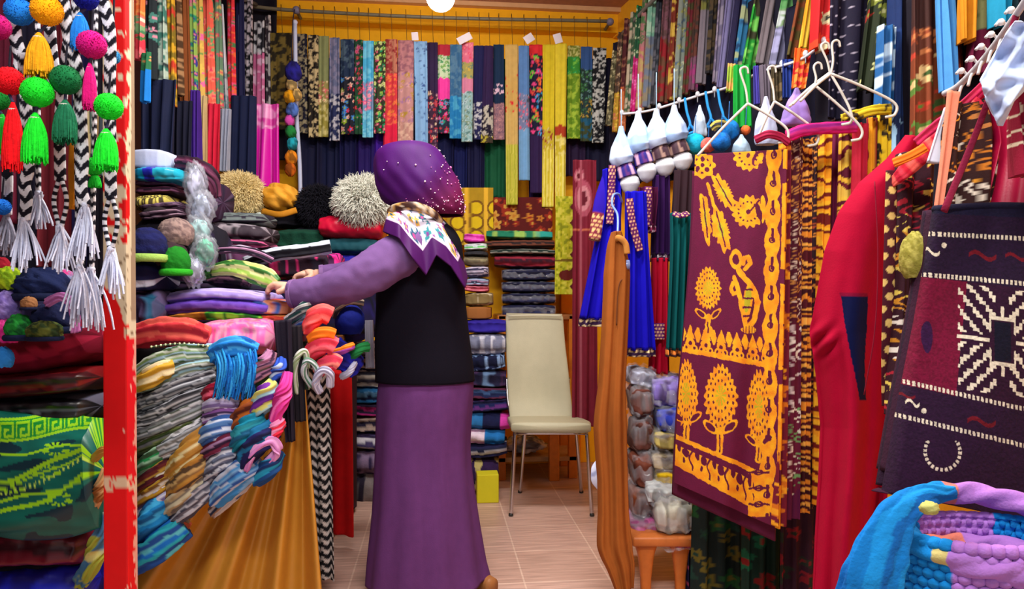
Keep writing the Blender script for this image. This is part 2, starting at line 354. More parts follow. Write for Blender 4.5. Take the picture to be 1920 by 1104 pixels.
# ---- scarves on the back wall  (x0,x1,y top, x0,x1,y bottom, pattern, label)
YS = 4.33
NAVY, PURP = (14, 14, 62), (42, 18, 66)
back = [
 (507, 548, 62, 509, 546, 243, ('B', (38, 32, 18), (116, 98, 42), .02), 'dark olive and gold brocade scarf behind the white pole on the back wall'),
 (549, 576, 64, 550, 576, 250, ('B', (18, 18, 40), (150, 140, 110), .012), 'navy scarf with small cream print just right of the white pole'),
 (577, 597, 66, 578, 597, 258, ('B', (28, 22, 18), (196, 176, 130), .013), 'black scarf with cream leopard print on the back rail'),
 (597, 617, 68, 597, 616, 257, ('V', [(.45, ('S', (132, 140, 92))), (.68, ('F', (150, 140, 80), [(214, 110, 110), (232, 214, 160)], .03)), (1.1, ('B', (150, 140, 60), (196, 186, 120), .02))]), 'sage green scarf with one pink flower on the back rail'),
 (618, 637, 71, 618, 637, 264, ('V', [(.55, ('B', (96, 104, 138), (128, 126, 156), .02)), (1.1, ('B', (30, 40, 84), (186, 186, 196), .018))]), 'slate blue scarf with silver print towards its hem on the back rail'),
 (638, 664, 74, 639, 664, 252, ('V', [(.4, ('B', (24, 44, 74), (70, 92, 110), .02)), (1.1, ('F', (22, 26, 40), [(220, 40, 60), (60, 130, 210), (140, 170, 40), (230, 190, 170)], .034))]), 'dark scarf with red, blue and lime blossoms on the back rail'),
 (664, 682, 75, 664, 681, 252, ('F', (24, 66, 44), [(210, 40, 70), (30, 130, 60), (190, 90, 130)], .03), 'dark green scarf with red flowers beside the turquoise one on the back rail'),
 (681, 701, 77, 680, 700, 258, ('V', [(.42, ('B', (70, 176, 222), (110, 200, 232), .03)), (.72, ('F', (120, 150, 190), [(240, 100, 150), (250, 170, 190)], .028, 1)), (1.1, ('B', (84, 176, 214), (130, 206, 230), .02))]), 'turquoise scarf with a pink flower band on the back rail'),
 (701, 723, 78, 701, 722, 250, ('F', (52, 60, 40), [(170, 214, 90), (20, 160, 100), (230, 60, 130), (216, 220, 150)], .026, 1), 'scarf crowded with lime, emerald and pink flowers on the back rail'),
 (722, 745, 74, 718, 745, 274, ('V', [(.32, ('B', (150, 44, 48), (190, 120, 96), .018)), (.8, ('F', (214, 56, 66), [(246, 96, 80), (236, 130, 60)], .03, 1)), (1.1, ('S', (224, 30, 70)))]), 'coral red scarf ending above the purple headscarf'),
 (746, 776, 76, 746, 775, 280, ('V', [(.3, ('B', (186, 126, 130), (150, 96, 110), .014)), (.75, ('F', (196, 142, 140), [(190, 150, 60), (214, 160, 160), (170, 120, 160)], .034)), (1.1, ('B', (190, 140, 130), (220, 180, 160), .012))]), 'dusty pink patterned scarf above the woman on the back rail'),
 (776, 801, 78, 779, 803, 285, ('F', (134, 180, 224), [(60, 90, 150), (110, 150, 200)], .02, .35), 'pale blue scarf with small navy flowers on the back rail'),
 (800, 821, 80, 802, 821, 285, ('V', [(.45, ('S', (44, 26, 66))), (1.1, ('F', (60, 34, 60), [(220, 190, 160), (200, 60, 70), (120, 80, 110)], .026))]), 'dark plum scarf with cream and red flowers low down on the back rail'),
 (821, 844, 84, 821, 843, 250, ('V', [(.12, ('S', (180, 40, 60))), (.38, ('F', (196, 214, 176), [(40, 140, 90), (120, 170, 90)], .022)), (.62, ('S', (236, 60, 160))), (1.1, ('F', (36, 40, 60), [(190, 30, 60), (30, 150, 120), (240, 70, 140), (90, 150, 190)], .03, 1))]), 'scarf with a hot pink block under white and green print on the back rail'),
 (844, 866, 84, 843, 865, 260, ('V', [(.55, ('B', (50, 98, 140), (80, 120, 150), .02)), (1.1, ('B', (26, 120, 180), (70, 160, 200), .03))]), 'steel and azure blue scarf on the back rail'),
 (866, 888, 80, 865, 886, 266, ('V', [(.2, ('F', (222, 110, 140), [(240, 150, 160), (230, 80, 110)], .024)), (.36, ('F', (170, 160, 90), [(214, 180, 70), (90, 130, 120)], .026)), (.5, ('S', (214, 130, 160))), (1.1, ('F', (150, 186, 186), [(130, 150, 120), (190, 210, 214), (90, 130, 130)], .024, 1))]), 'scarf in pink, yellow and misty blue blocks on the back rail'),
 (888, 908, 86, 888, 907, 262, ('V', [(.6, ('S', (22, 22, 74))), (1.1, ('B', (30, 30, 80), (200, 200, 206), .018))]), 'navy scarf with a white lower print on the back rail'),
 (908, 925, 86, 901, 924, 268, ('V', [(.62, ('S', (44, 24, 70))), (.93, ('B', (26, 18, 44), (190, 184, 170), .016)), (1.1, ('B', (190, 176, 60), (60, 50, 40), .02))]), 'dark violet scarf with a gold hem on the back rail'),
 (925, 945, 84, 925, 946, 262, ('V', [(.42, ('S', (12, 42, 74))), (.52, ('F', (30, 50, 80), [(226, 190, 210)], .03, 1)), (.62, ('S', (12, 38, 70))), (1.1, ('F', (150, 110, 120), [(190, 140, 140), (120, 90, 110)], .02, 1))]), 'dark teal scarf with a dusty pink end on the back rail'),
 (947, 971, 84, 949, 971, 384, ('V', [(.2, ('S', (206, 170, 96))), (.42, ('F', (206, 166, 90), [(220, 40, 50), (206, 170, 96)], .04, .7)), (.62, ('S', (210, 176, 100))), (1.1, ('T', [(176, 178, 50), (206, 200, 80)], .008))]), 'long tan scarf with red flowers and a lime lower half on the back rail'),
 (972, 992, 86, 973, 993, 338, ('V', [(.36, ('S', (88, 132, 190))), (.62, ('F', (120, 130, 170), [(80, 90, 110), (230, 90, 120), (190, 170, 190)], .022)), (1.1, ('S', (116, 166, 212)))]), 'steel blue scarf with a rose print across its middle on the back rail'),
 (992, 1017, 84, 994, 1017, 362, ('V', [(.07, ('S', (220, 40, 50))), (.62, ('F', (24, 22, 52), [(240, 100, 60), (110, 200, 60), (240, 70, 140), (60, 160, 220), (220, 60, 70)], .034, .95)), (1.1, ('S', (44, 22, 72)))]), 'navy scarf with big orange, green and pink flowers on the back rail'),
 (1018, 1041, 84, 1016, 1038, 388, ('V', [(.52, ('S', (220, 198, 36))), (.64, ('F', (200, 180, 40), [(160, 50, 40), (220, 200, 130)], .022)), (1.1, ('T', [(214, 196, 50), (236, 222, 110)], .01))]), 'left one of two long bright yellow scarves on the back rail'),
 (1041, 1063, 82, 1041, 1060, 392, ('V', [(.5, ('S', (228, 206, 50))), (.56, ('S', (180, 60, 30))), (.68, ('B', (210, 190, 50), (240, 226, 130), .02)), (1.1, ('T', [(222, 206, 60), (240, 228, 120)], .01))]), 'right one of two long bright yellow scarves on the back rail'),
 (1064, 1088, 86, 1063, 1088, 260, ('V', [(.12, ('B', (120, 130, 40), (200, 200, 120), .01)), (.3, ('F', (60, 150, 50), [(30, 160, 90), (120, 200, 70)], .024)), (1.1, ('B', (104, 146, 30), (166, 196, 60), .02))]), 'leaf green scarf right of the yellow pair on the back rail'),
 (1089, 1111, 88, 1088, 1110, 265, ('V', [(.24, ('S', (50, 84, 140))), (.55, ('F', (30, 52, 50), [(110, 150, 150), (60, 120, 60)], .024)), (.75, ('F', (40, 60, 60), [(190, 150, 60), (60, 110, 70)], .022)), (1.1, ('B', (30, 90, 120), (60, 70, 40), .02))]), 'blue and bottle green flowered scarf on the back rail'),
 (1112, 1137, 90, 1110, 1132, 268, ('B', (20, 20, 26), (196, 196, 190), .012), 'black and white speckled scarf at the right end of the back rail'),
]
for i, (a, b_, c, d, e, f, sp, lb) in enumerate(back):
    hang(a, b_, c, d, e, f, 0, Y=YS - .012 * (i % 3), spec=sp, seed=i + 1, thick=.012, fold=.004, nf=2, label=lb, group='scarves on the back rail')
# price tags pinned to scarf tops are parts of those scarves
def on_scarf(idx, px, py, w_, h_, ang):
    o = [q for q in COL.objects if q.get('label') == back[idx][7]][0]
    p = atY(px, py, YS - .03); b = MB(); b.box((0, 0, 0), w_, .002, h_, (240, 232, 240), 0, .0009)
    ca, sa = math.cos(ang), math.sin(ang); v = b.v[-1]; b.v[-1] = np.stack([v[:, 0] * ca - v[:, 2] * sa, v[:, 1], v[:, 0] * sa + v[:, 2] * ca], -1) + p
    t = b.build('price_tag', M['paper'], o); t['label'] = 'white paper price tag'
for q in ((10, 778, 68, .04, .05, .1), (15, 871, 72, .09, .045, .5), (20, 992, 72, .06, .05, .6), (22, 1046, 72, .05, .06, .3)): on_scarf(*q)
# thin hooks from rail to scarf
hk = None
for i, (a, b_, c, *_r) in enumerate(back):
    px = (a + b_) / 2; yr = 16 + (px - 500) / 640 * 26
    p0 = atY(px, yr - 3, YB); p1 = atY(px + 2, c + 2, YS)
    b = MB(); b.wire([p0 + np.array([0, .02, 0]), p0 + np.array([0, 0, .016]), p0 + np.array([0, -.02, 0]), (p0 + p1) / 2, p1], .0016, (110, 76, 24))
    tag(b.build('hanger_hook', M['paint']), 'thin dark wire hook between the grey rail and a scarf on the back wall', 'hook', 'wire hooks on the back rail')
# long plain shawls hanging as a second layer behind
dark = [
 (505, 560, 300, (20, 20, 40), 'black shawl hanging low behind the white pole'),
 (560, 602, 352, (12, 14, 50), 'navy shawl hanging under the leopard print scarf'),
 (600, 640, 356, (10, 16, 56), 'navy shawl hanging under the slate blue scarf'),
 (638, 668, 350, (14, 14, 66), 'navy shawl hanging above the white shaggy hat'),
 (666, 702, 345, (34, 14, 92), 'indigo shawl hanging left of the purple headscarf'),
 (700, 745, 340, (66, 18, 150), 'bright violet shawl hanging directly behind the purple headscarf'),
 (745, 800, 350, (20, 18, 60), 'dark shawl hidden mostly behind the purple headscarf'),
 (800, 850, 365, (12, 16, 64), 'navy shawl hanging just right of the purple headscarf'),
 (848, 878, 372, (10, 18, 78), 'royal navy shawl hanging under the misty blue scarf'),
 (876, 908, 372, (14, 14, 58), 'dark navy shawl hanging under the violet scarf'),
 (906, 948, 372, (10, 84, 52), 'bottle green shawl hanging on the back wall'),
 (992, 1018, 392, (46, 24, 84), 'aubergine shawl hanging beside the yellow scarves'),
 (1060, 1100, 330, (40, 20, 56), 'dark purple shawl hanging under the leaf green scarf'),
 (1098, 1150, 340, (18, 16, 48), 'black shawl in the right corner of the back wall'),
]
for i, (a, b_, yb, c, lb) in enumerate(dark):
    hang(a - 3, b_ + 3, 110, a, b_, yb, 0, Y=4.43 - .02 * (i % 2), spec=('S', c), seed=i + 40, thick=.014, fold=.014, nf=3, nc=44, nl=40, name='shawl', cat='shawl', label=lb, group='plain shawls behind the back scarves')

# ---- white pole with hanging charms in front of the left end of the back wall
b = MB(); b.tube([atY(553, 45, 4.2), atY(556, 210, 4.2), atY(563, 345, 4.2), atY(565, 640, 4.2), atY(566, 897, 4.2)], .024, nc=12, nl=30, x=RV, spec=('S', (196, 206, 236))); b.ball(atY(553, 42, 4.2), .016, spec=('S', (200, 205, 230)), n=12)
tag(b.build('display_pole', M['paint']), 'thin pale blue-white pole in front of the left end of the back wall', 'pole')
ch = thing('charm_garland', 'hanging garland of navy, yellow and blue woollen charms beside the white pole', 'garland', atY(546, 330, 4.14))
b = MB(); b.wire([atY(552, 18, 4.3), atY(548, 60, 4.14), atY(546, 200, 4.14), atY(545, 330, 4.14)], .003, (40, 40, 60)); b.build('cord', M['cotton'], ch)
for k, (px, py, r, c) in enumerate(((550, 135, 15, (40, 36, 150)), (547, 160, 10, (226, 190, 120)), (543, 182, 11, (245, 170, 20)), (556, 178, 9, (240, 200, 120)), (548, 206, 11, (90, 130, 220)), (543, 226, 9, (220, 80, 180)), (545, 248, 10, (30, 130, 60)), (548, 270, 10, (30, 170, 190)), (546, 296, 11, (246, 150, 30)), (544, 318, 10, (220, 110, 20)))):
    b = MB(); b.ball(atY(px, py, 4.12), r * 4.15 / F, rz=r * 5.2 / F, spec=('B', c, tuple(int(x * .6) for x in c), .02), n=16, bump=.3, seed=k); b.build('woollen_charm', M['wool'], ch)

# ================================================================== LOW AT THE BACK: chair, shelf, folded goods
# ---- padded chair on chrome legs
cl = at(1030, 955, 3.6); cl[2] = 0
chair = thing('dining_chair', 'cream leatherette chair with chrome legs facing out from the back of the shop', 'chair', cl)
zs = .462
def cp(px, py, d): return at(px, py, d)
n = 26; P = []
rowsB = [(588, 950, 1054, 3.93), (600, 948, 1056, 3.93), (650, 949, 1060, 3.90), (700, 951, 1066, 3.87), (750, 953, 1071, 3.84), (784, 956, 1075, 3.80), (798, 958, 1078, 3.77)]
pts = [at((r[1] + r[2]) / 2, r[0], r[3]) for r in rowsB]; ws = [(r[2] - r[1]) * r[3] / F for r in rowsB]
def ccol(P_, U, V, S): return lin((184, 177, 148)) * (1 - .18 * np.clip(vn(U / .06, V / .08, 3) - .35, 0, 1))[..., None]
b = MB(); b.tube(pts, ws, .04, x=RV, nc=48, nl=40, e=.35, col=ccol); bk = b.build('backrest', M['leather'], chair)
b = MB(); q = [at(1000 + (px - 1000), py, 3.915 + .0) + (-FV * .022) for px, py in ((953, 592), (1002, 591), (1052, 592))]; b.tube(q, .007, nc=8, nl=12, x=UP, spec=('S', (206, 200, 176))); b.build('piping', M['leather'], bk)
b = MB(); sc_ = at(1031, 796, 3.62); 
b.tube([at(1016, 786, 3.84), at(1024, 791, 3.72), at(1032, 797, 3.55), at(1033, 802, 3.44)], [m_px(132, 3.8), m_px(142, 3.7), m_px(153, 3.5), m_px(150, 3.42)], .05, x=RV, nc=48, nl=24, e=.35, spec=('S', (182, 175, 146))); b.build('seat', M['leather'], chair)
def leg(p, q): 
    b = MB(); b.tube([p, q], .02, nc=12, nl=12, x=RV, spec=('S', (200, 196, 200))); o = b.build('leg', M['metal'], chair); o['label'] = 'chrome leg'
    f = MB(); f.tube([q + UP * .012, q], .024, nc=10, nl=4, x=RV, spec=('S', (40, 40, 40)), straight=True); f.build('foot_cap', M['plastic'], o)
for (px, py, d, qx, d2) in ((966, 806, 3.5, 958, 3.50), (1100, 806, 3.5, 1110, 3.50), (985, 800, 3.84, 975, 3.92), (1080, 800, 3.84, 1090, 3.92)):
    p = at(px, py, d); q = at(qx, 900, d2); q[2] = 0.0; leg(p, q)
for s in ((950, 708, 3.89, 962, 800, 3.77), (1067, 708, 3.89, 1078, 800, 3.77)):
    b = MB(); b.tube([at(s[0], s[1], s[2]), at(s[0] + 2, s[1] + 40, s[2] - .04), at(s[3], s[4], s[5])], .018, nc=10, nl=14, x=FV, spec=('S', (205, 200, 205))); b.build('back_frame', M['metal'], chair)
b = MB(); b.tube([at(966, 812, 3.5), at(1100, 812, 3.5)], .016, nc=10, nl=6, x=UP, spec=('S', (190, 186, 190))); b.build('seat_frame', M['metal'], chair)

# ---- low timber shelf unit behind the chair
sh0 = at(975, 900, 4.25); sh0[2] = 0
shelf = thing('shelf_unit', 'low wooden shelf unit with orange posts behind the cream chair', 'shelf', sh0)
xl, xr, yf, yb2 = at(934, 900, 4.2)[0], at(1086, 900, 4.2)[0], 4.17, 4.53
def board(z, name='shelf_board', th=.03, c=(150, 96, 52)): 
    b = MB(); b.box(((xl + xr) / 2, (yf + yb2) / 2, z), xr - xl, yb2 - yf, th, c); b.build(name, M['wood'], shelf, smooth=False)
board(.97); board(.12, c=(176, 138, 92))
for X in (xl + .02, xr - .03):
    for Y in (yf + .025, yb2 - .025):
        b = MB(); b.box((X, Y, .49), .05, .05, .98, (206, 120, 36)); b.build('post', M['wood'], shelf, smooth=False)
b = MB(); b.box((at(1043, 900, 4.1)[0], 4.14, .49), .06, .05, .98, (206, 122, 40)); b.build('post', M['wood'], shelf, smooth=False)

# ---- printed cloths pinned behind the folded stacks
def circ_cloth(P, U, V, S):
    px, py = proj(P); o = np.broadcast_to(lin((176, 140, 24)), P.shape).copy()
    bar = (np.abs(px - 876) < 4) | (np.abs(px - 911) < 4) ; o[bar] = lin((236, 184, 50))
    for cy in (390, 417, 444, 471):
        for cx in (893, 858, 928):
            r = np.hypot((px - cx) / 12, (py - cy) / 12); o[r < 1] = lin((224, 190, 20)); o[(r > .95) & (r < 1.25)] = lin((120, 78, 16))
    return o
hang(838, 925, 352, 838, 925, 460, 4.36, col=circ_cloth, nc=120, nl=90, fold=.002, name='printed_cloth', label='mustard cloth printed with yellow discs hanging above the folded stacks', cat='cloth')
hang(925, 1036, 370, 925, 1036, 460, 4.38, spec=('F', (90, 14, 14), [(196, 120, 40), (150, 40, 20), (206, 150, 60)], .075, .9), nc=110, nl=70, fold=.003, name='printed_cloth', label='dark red cloth with orange medallions hanging above the folded stacks', cat='cloth')
def lime_cloth(P, U, V, S):
    px, py = proj(P); o = np.broadcast_to(lin((176, 178, 34)), P.shape).copy()
    q = vn(px / 4, py / 5, 3); o[q > .66] = lin((206, 200, 70)); o[q < .25] = lin((132, 140, 20))
    zig = 1064 + 9 * np.abs(np.sin(py / 9.5)); o[px > zig + 4] = lin((90, 20, 24))
    o[np.hypot((px - 1062) / 14, (py - 516) / 10) < 1] = lin((96, 24, 20)); o[np.abs(py - 488) < 2] = lin((110, 90, 20)); return o
hang(1042, 1080, 368, 1040, 1078, 552, 4.2, col=lime_cloth, nc=90, nl=110, fold=.003, name='printed_cloth', label='narrow lime cloth with dark red zigzag edge beside the maroon hanging', cat='cloth')
def maroon_cloth(P, U, V, S):
    px, py = proj(P); o = np.broadcast_to(lin((112, 18, 40)), P.shape).copy(); o *= (1 + .25 * (vn(px / 6, py / 40, 4) - .5))[..., None]
    for cx, cy, rx, ry in ((1094, 372, 17, 34), (1086, 330, 10, 14)):
        r = np.hypot((px - cx) / rx, (py - cy) / ry); o[(r < 1)] = lin((160, 70, 90)); o[(r < .72)] = lin((190, 120, 130)); o[r < .4] = lin((90, 10, 30))
    o[np.abs(py - 431) < 2.5] = lin((190, 100, 70)); o[np.abs(px - 1089) < 2.5] = np.where(np.ones_like(o[np.abs(px - 1089) < 2.5]) > 0, lin((150, 70, 84)), 0); return o
hang(1074, 1118, 300, 1072, 1120, 800, 3.72, col=maroon_cloth, nc=80, nl=150, fold=.012, nf=2, name='printed_cloth', label='long maroon cloth with an eye-shaped medallion hanging right of the chair', cat='cloth')

# ---- folded goods on the shelf, two columns
def stack(items, d, depth, grp, seed0, m='cotton'):
    for i, (x0, x1, y0, y1, sp, lb) in enumerate(items):
        slab(x0, x1, y0, y1, d, depth, sp, m, lb, 'folded cloth', seed=seed0 + i, group=grp, sag=.004 * ((i * 7) % 3 - 1), tilt=.006 * ((i * 5) % 3 - 1), rid=.04)
stack([
 (872, 909, 440, 458, ('Y', [(206, 40, 160), (230, 90, 190)], .5), 'hot pink folded cloth on top of the narrow stack beside the woman'),
 (872, 914, 458, 472, ('Y', [(214, 220, 226), (90, 180, 90), (190, 200, 210)], .4), 'white and green folded cloth in the narrow stack beside the woman'),
 (872, 915, 472, 482, ('S', (40, 40, 46)), 'charcoal folded cloth in the narrow stack beside the woman'),
 (871, 916, 482, 500, ('Y', [(140, 132, 100), (110, 100, 80)], .4), 'khaki folded cloth in the narrow stack beside the woman'),
 (872, 917, 500, 521, ('Y', [(206, 196, 220), (40, 36, 70)], .3), 'navy and white striped folded cloth in the narrow stack beside the woman'),
 (872, 917, 521, 536, ('Y', [(150, 170, 200), (50, 60, 90), (190, 150, 190)], .35), 'blue-grey folded cloth in the narrow stack beside the woman'),
 (871, 917, 536, 548, ('Y', [(160, 50, 70), (206, 110, 130)], .5), 'raspberry folded cloth in the narrow stack beside the woman'),
 (871, 925, 548, 574, ('B', (120, 100, 60), (206, 190, 160), .03), 'crumpled beige folded cloth low in the narrow stack'),
], 3.88, .24, 'narrow stack of folded cloths', 300)
slab(872, 922, 574, 598, 3.88, .24, ('S', (150, 92, 40)), 'paper', 'brown cardboard box under the narrow stack of cloths', 'box', 'cardboard_box', e=.2, rid=0, rough=0)
stack([
 (911, 1036, 435, 452, ('B', (24, 120, 90), (150, 190, 90), .05, (40, 160, 150)), 'emerald and lime folded cloth on top of the wide stack at the back'),
 (906, 1040, 452, 468, ('Y', [(34, 24, 28), (110, 60, 44)], .45), 'dark brown folded cloth in the wide stack at the back'),
 (918, 1041, 468, 480, ('Y', [(16, 40, 36), (140, 140, 130)], .6), 'black-green folded cloth in the wide stack at the back'),
 (926, 1042, 480, 504, ('Y', [(150, 34, 56), (96, 16, 34), (60, 20, 40)], .35), 'crimson folded cloth in the wide stack at the back'),
], 4.2, .28, 'wide stack of folded cloths', 320)
for i, (y0, y1) in enumerate(((504, 527), (527, 549), (549, 570), (570, 596))):
    o = slab(941, 1040, y0, y1, 4.2, .28, ('Y', [(28, 30, 62), (40, 44, 84), (24, 24, 50)], .4), 'cotton', 'navy garment folded in clear plastic in the wrapped pile above the chair, %s' % ('top one', 'second from top', 'third from top', 'bottom one')[i], 'packed garment', name='packed_garment', group='plastic wrapped navy garments', seed=330 + i, rid=.05)
    c = o; slab(939, 1042, y0 + 1, y1 - 1, 4.195, .29, ('S', (216, 220, 235)), 'film', parent=o, name='plastic_wrap', seed=i, rid=.06, rough=.25)
# ---- heaps low beside the woman (right of her) and between counter and woman
slab(872, 950, 598, 624, 3.84, .26, ('S', (44, 30, 150)), 'cotton', 'royal blue folded cloth under the cardboard box', 'folded cloth', seed=350)
low = [
 (874, 950, 624, 662, ('B', (120, 124, 150), (206, 206, 220), .03, (60, 60, 90)), 'silvery grey bundle below the royal blue cloth'),
 (876, 948, 660, 692, ('B', (20, 26, 60), (130, 160, 206), .018), 'navy bundle with pale blue sprigs left of the chair back'),
 (872, 950, 690, 722, ('B', (28, 26, 56), (70, 40, 80), .03, (100, 130, 170)), 'dark speckled bundle left of the chair seat'),
 (872, 956, 720, 745, ('Y', [(84, 32, 60), (22, 30, 70), (60, 90, 140)], .5), 'plum and navy folded knit left of the chair seat'),
 (874, 962, 742, 768, ('Y', [(24, 24, 60), (90, 40, 110), (20, 30, 80)], .4), 'violet striped folded knit left of the chair seat'),
 (872, 958, 766, 800, ('V', [(.4, ('S', (40, 110, 170))), (.8, ('S', (20, 24, 64))), (1.1, ('S', (206, 60, 160)))]), 'blue folded knit with a pink corner left of the chair seat'),
 (872, 948, 798, 826, ('V', [(.5, ('T', [(206, 160, 190), (230, 210, 226)], .02)), (1.1, ('S', (30, 110, 180)))]), 'rose and bright blue folded knit left of the chair legs'),
 (872, 952, 824, 850, ('Y', [(30, 30, 70), (190, 190, 206), (26, 30, 60)], .5), 'navy folded knit with a pale stripe left of the chair legs'),
]
for i, (x0, x1, y0, y1, sp, lb) in enumerate(low): slab(x0, x1, y0, y1, 3.84, .26, sp, 'wool', lb, 'folded cloth', seed=360 + i, tilt=.02 * math.sin(i * 2), rid=.07, group='folded knits heaped left of the chair')
slab(870, 936, 850, 915, 3.84, .26, ('D', (44, 22, 66), (176, 160, 100), .055, .42, .7), 'wool', 'purple bag with beige and magenta ovals at the bottom of the heap', 'bag', name='fabric_bag', seed=380, e=.7)
p = at(915, 930, 3.72); b = MB(); b.box((p[0], p[1] + .05, .075), .115, .1, .15, (206, 196, 30)); tag(b.build('yellow_box', M['paper'], smooth=False), 'small yellow carton on the floor right of the skirt', 'box')
p = at(985, 905, 4.2); b = MB(); b.ball((p[0], p[1] + .1, .192), .13, .09, .05, spec=('B', (90, 88, 100), (206, 206, 214), .04), bump=.4, n=40, seed=3); tag(b.build('plastic_bundle', M['plastic']), 'grey plastic bundle on the lowest shelf board under the chair', 'bundle')
low2 = [
 (655, 716, 640, 668, ('Y', [(60, 56, 90), (160, 160, 180)], .4), 'grey and white folded knit behind the red cloth'),
 (656, 716, 666, 694, ('Y', [(30, 26, 56), (190, 180, 176)], .4), 'black folded knit with cream edge behind the red cloth'),
 (658, 716, 692, 722, ('Y', [(176, 170, 160), (60, 60, 76)], .5), 'stone grey folded knit behind the red cloth'),
 (658, 716, 720, 752, ('Y', [(36, 110, 170), (20, 40, 80), (90, 150, 200)], .5), 'bright blue folded knit between red cloth and skirt'),
 (658, 716, 750, 776, ('Y', [(170, 40, 120), (40, 30, 60)], .5), 'magenta folded knit between red cloth and skirt'),
 (658, 716, 774, 806, ('Y', [(30, 24, 48), (150, 130, 120)], .5), 'dark folded knit between red cloth and skirt'),
 (664, 716, 804, 838, ('Y', [(190, 186, 196), (60, 50, 90)], .5), 'white and violet folded knit between red cloth and skirt'),
 (660, 716, 836, 880, ('B', (40, 28, 66), (120, 100, 130), .04), 'purple patterned bundle between red cloth and skirt'),
 (660, 716, 878, 952, ('B', (34, 26, 44), (120, 110, 110), .06), 'dark bundle on the floor between red cloth and skirt'),
]
for i, (x0, x1, y0, y1, sp, lb) in enumerate(low2): slab(x0, x1 + 40, y0, y1, 3.75, .26, sp, 'wool', lb, 'folded cloth', seed=390 + i, tilt=.02 * math.sin(i * 3), rid=.07, group='folded knits behind the woman')

# ================================================================== THE WOMAN
DW = 2.62
wl = at(800, 1104, DW); wl[2] = 0.0
woman = thing('person', 'woman in purple headscarf, black vest and long mauve skirt reaching to the counter', 'person', wl)
sk_v, sk_e, sk_r = [], [], []
def J(p, r, par=None):
    sk_v.append(np.asarray(p, float)); sk_r.append(r); i = len(sk_v) - 1
    if par is not None: sk_e.append((par, i))
    return i
FD = nrm(-.62 * RV + .78 * FV); SD = np.cross(FD, UP)          # facing direction, her right side
pel = J(at(800, 706, DW), .095)
sp1 = J(at(798, 640, DW), .085, pel); sp2 = J(at(794, 560, DW), .088, sp1); sp3 = J(at(794, 486, DW), .075, sp2)
nk = J(at(790, 428, DW), .06, sp3); nk2 = J(at(783, 395, DW), .05, nk)
hd = J(at(776, 356, DW) + FD * .01, .075, nk2); hd2 = J(at(772, 318, DW), .088, hd); hd3 = J(at(772, 292, DW), .06, hd2)
def limb(par, pts):
    i = par
    for (px, py, d, r) in pts: i = J(at(px, py, d), r, i)
    return i
la = limb(sp3, [(764, 466, 2.52, .045), (712, 504, 2.46, .04), (655, 531, 2.44, .036), (600, 546, 2.46, .032), (546, 545, 2.48, .024)])
ra = limb(sp3, [(800, 462, 2.74, .045), (745, 490, 2.80, .04), (690, 510, 2.82, .036), (640, 516, 2.80, .032), (598, 516, 2.78, .025)])
def hand(w, p, k, c, dd, s):
    """palm p, knuckle line k, curl c in photo px relative to the wrist, dd depth step between fingers"""
    wp = sk_v[w]; d0 = wp @ FV; wx, wy = proj(wp)
    pal = J(at(wx + p[0], wy + p[1], d0 + dd * 1.4), .021 * s, w)
    for q, (L, rr) in enumerate(((.92, .0085), (1.0, .009), (.95, .0085), (.78, .0075))):
        z = d0 + dd * (q * 1.0)
        a = J(at(wx + k[0] - 1.5 * (q == 1), wy + k[1] + 1.2 * q, z), .0105 * s, pal)
        b_ = J(at(wx + k[0] + (c[0] * .5) * L, wy + k[1] + c[1] * .35 * L + 1.2 * q, z + .002), rr * s, a)
        J(at(wx + k[0] + c[0] * .62 * L, wy + k[1] + c[1] * L + 1.2 * q, z + .002), rr * .85 * s, b_)
    t1 = J(at(wx + p[0] * .8, wy + p[1] + 7, d0 - .026), .0115 * s, pal); J(at(wx + p[0] * 1.7, wy + p[1] + 13, d0 - .03), .009 * s, t1)
hand(la, (-17, -9), (-33, -12), (-20, 18), .018, 1.08)
hand(ra, (-18, -4), (-33, -3), (-24, 12), .018, 1.0)
for sx, dd in ((770, 2.58), (832, 2.66)):
    hp = J(at(sx, 760, dd), .08, pel); kn = J(at(sx - 2, 925, dd), .058, hp); an = J(at(sx, 1062, dd), .036, kn)
    J(at(sx, 1088, dd) , .034, an)
me = bpy.data.meshes.new('body'); me.from_pydata([tuple(v - wl) for v in sk_v], sk_e, []); me.update()
body = bpy.data.objects.new('body', me); COL.objects.link(body); body.parent = woman
sm = body.modifiers.new('skin', 'SKIN'); sm.use_smooth_shade = True
for i, r in enumerate(sk_r): me.skin_vertices[0].data[i].radius = (r, r)
for i in range(len(sk_v)): me.skin_vertices[0].data[i].use_root = (i == 0)
sb = body.modifiers.new('sub', 'SUBSURF'); sb.levels = 1; sb.render_levels = 2
ms = bpy.data.materials.new('bare_skin'); ms.use_nodes = True; _b = ms.node_tree.nodes['Principled BSDF']; _b.inputs['Roughness'].default_value = .55
_n = ms.node_tree.nodes.new('ShaderNodeTexNoise'); _n.inputs['Scale'].default_value = 35
_r = ms.node_tree.nodes.new('ShaderNodeValToRGB'); _r.color_ramp.elements[0].color = (*lin((206, 152, 128)), 1); _r.color_ramp.elements[1].color = (*lin((232, 184, 160)), 1)
ms.node_tree.links.new(_n.outputs[0], _r.inputs[0]); ms.node_tree.links.new(_r.outputs[0], _b.inputs['Base Color']); me.materials.append(ms)
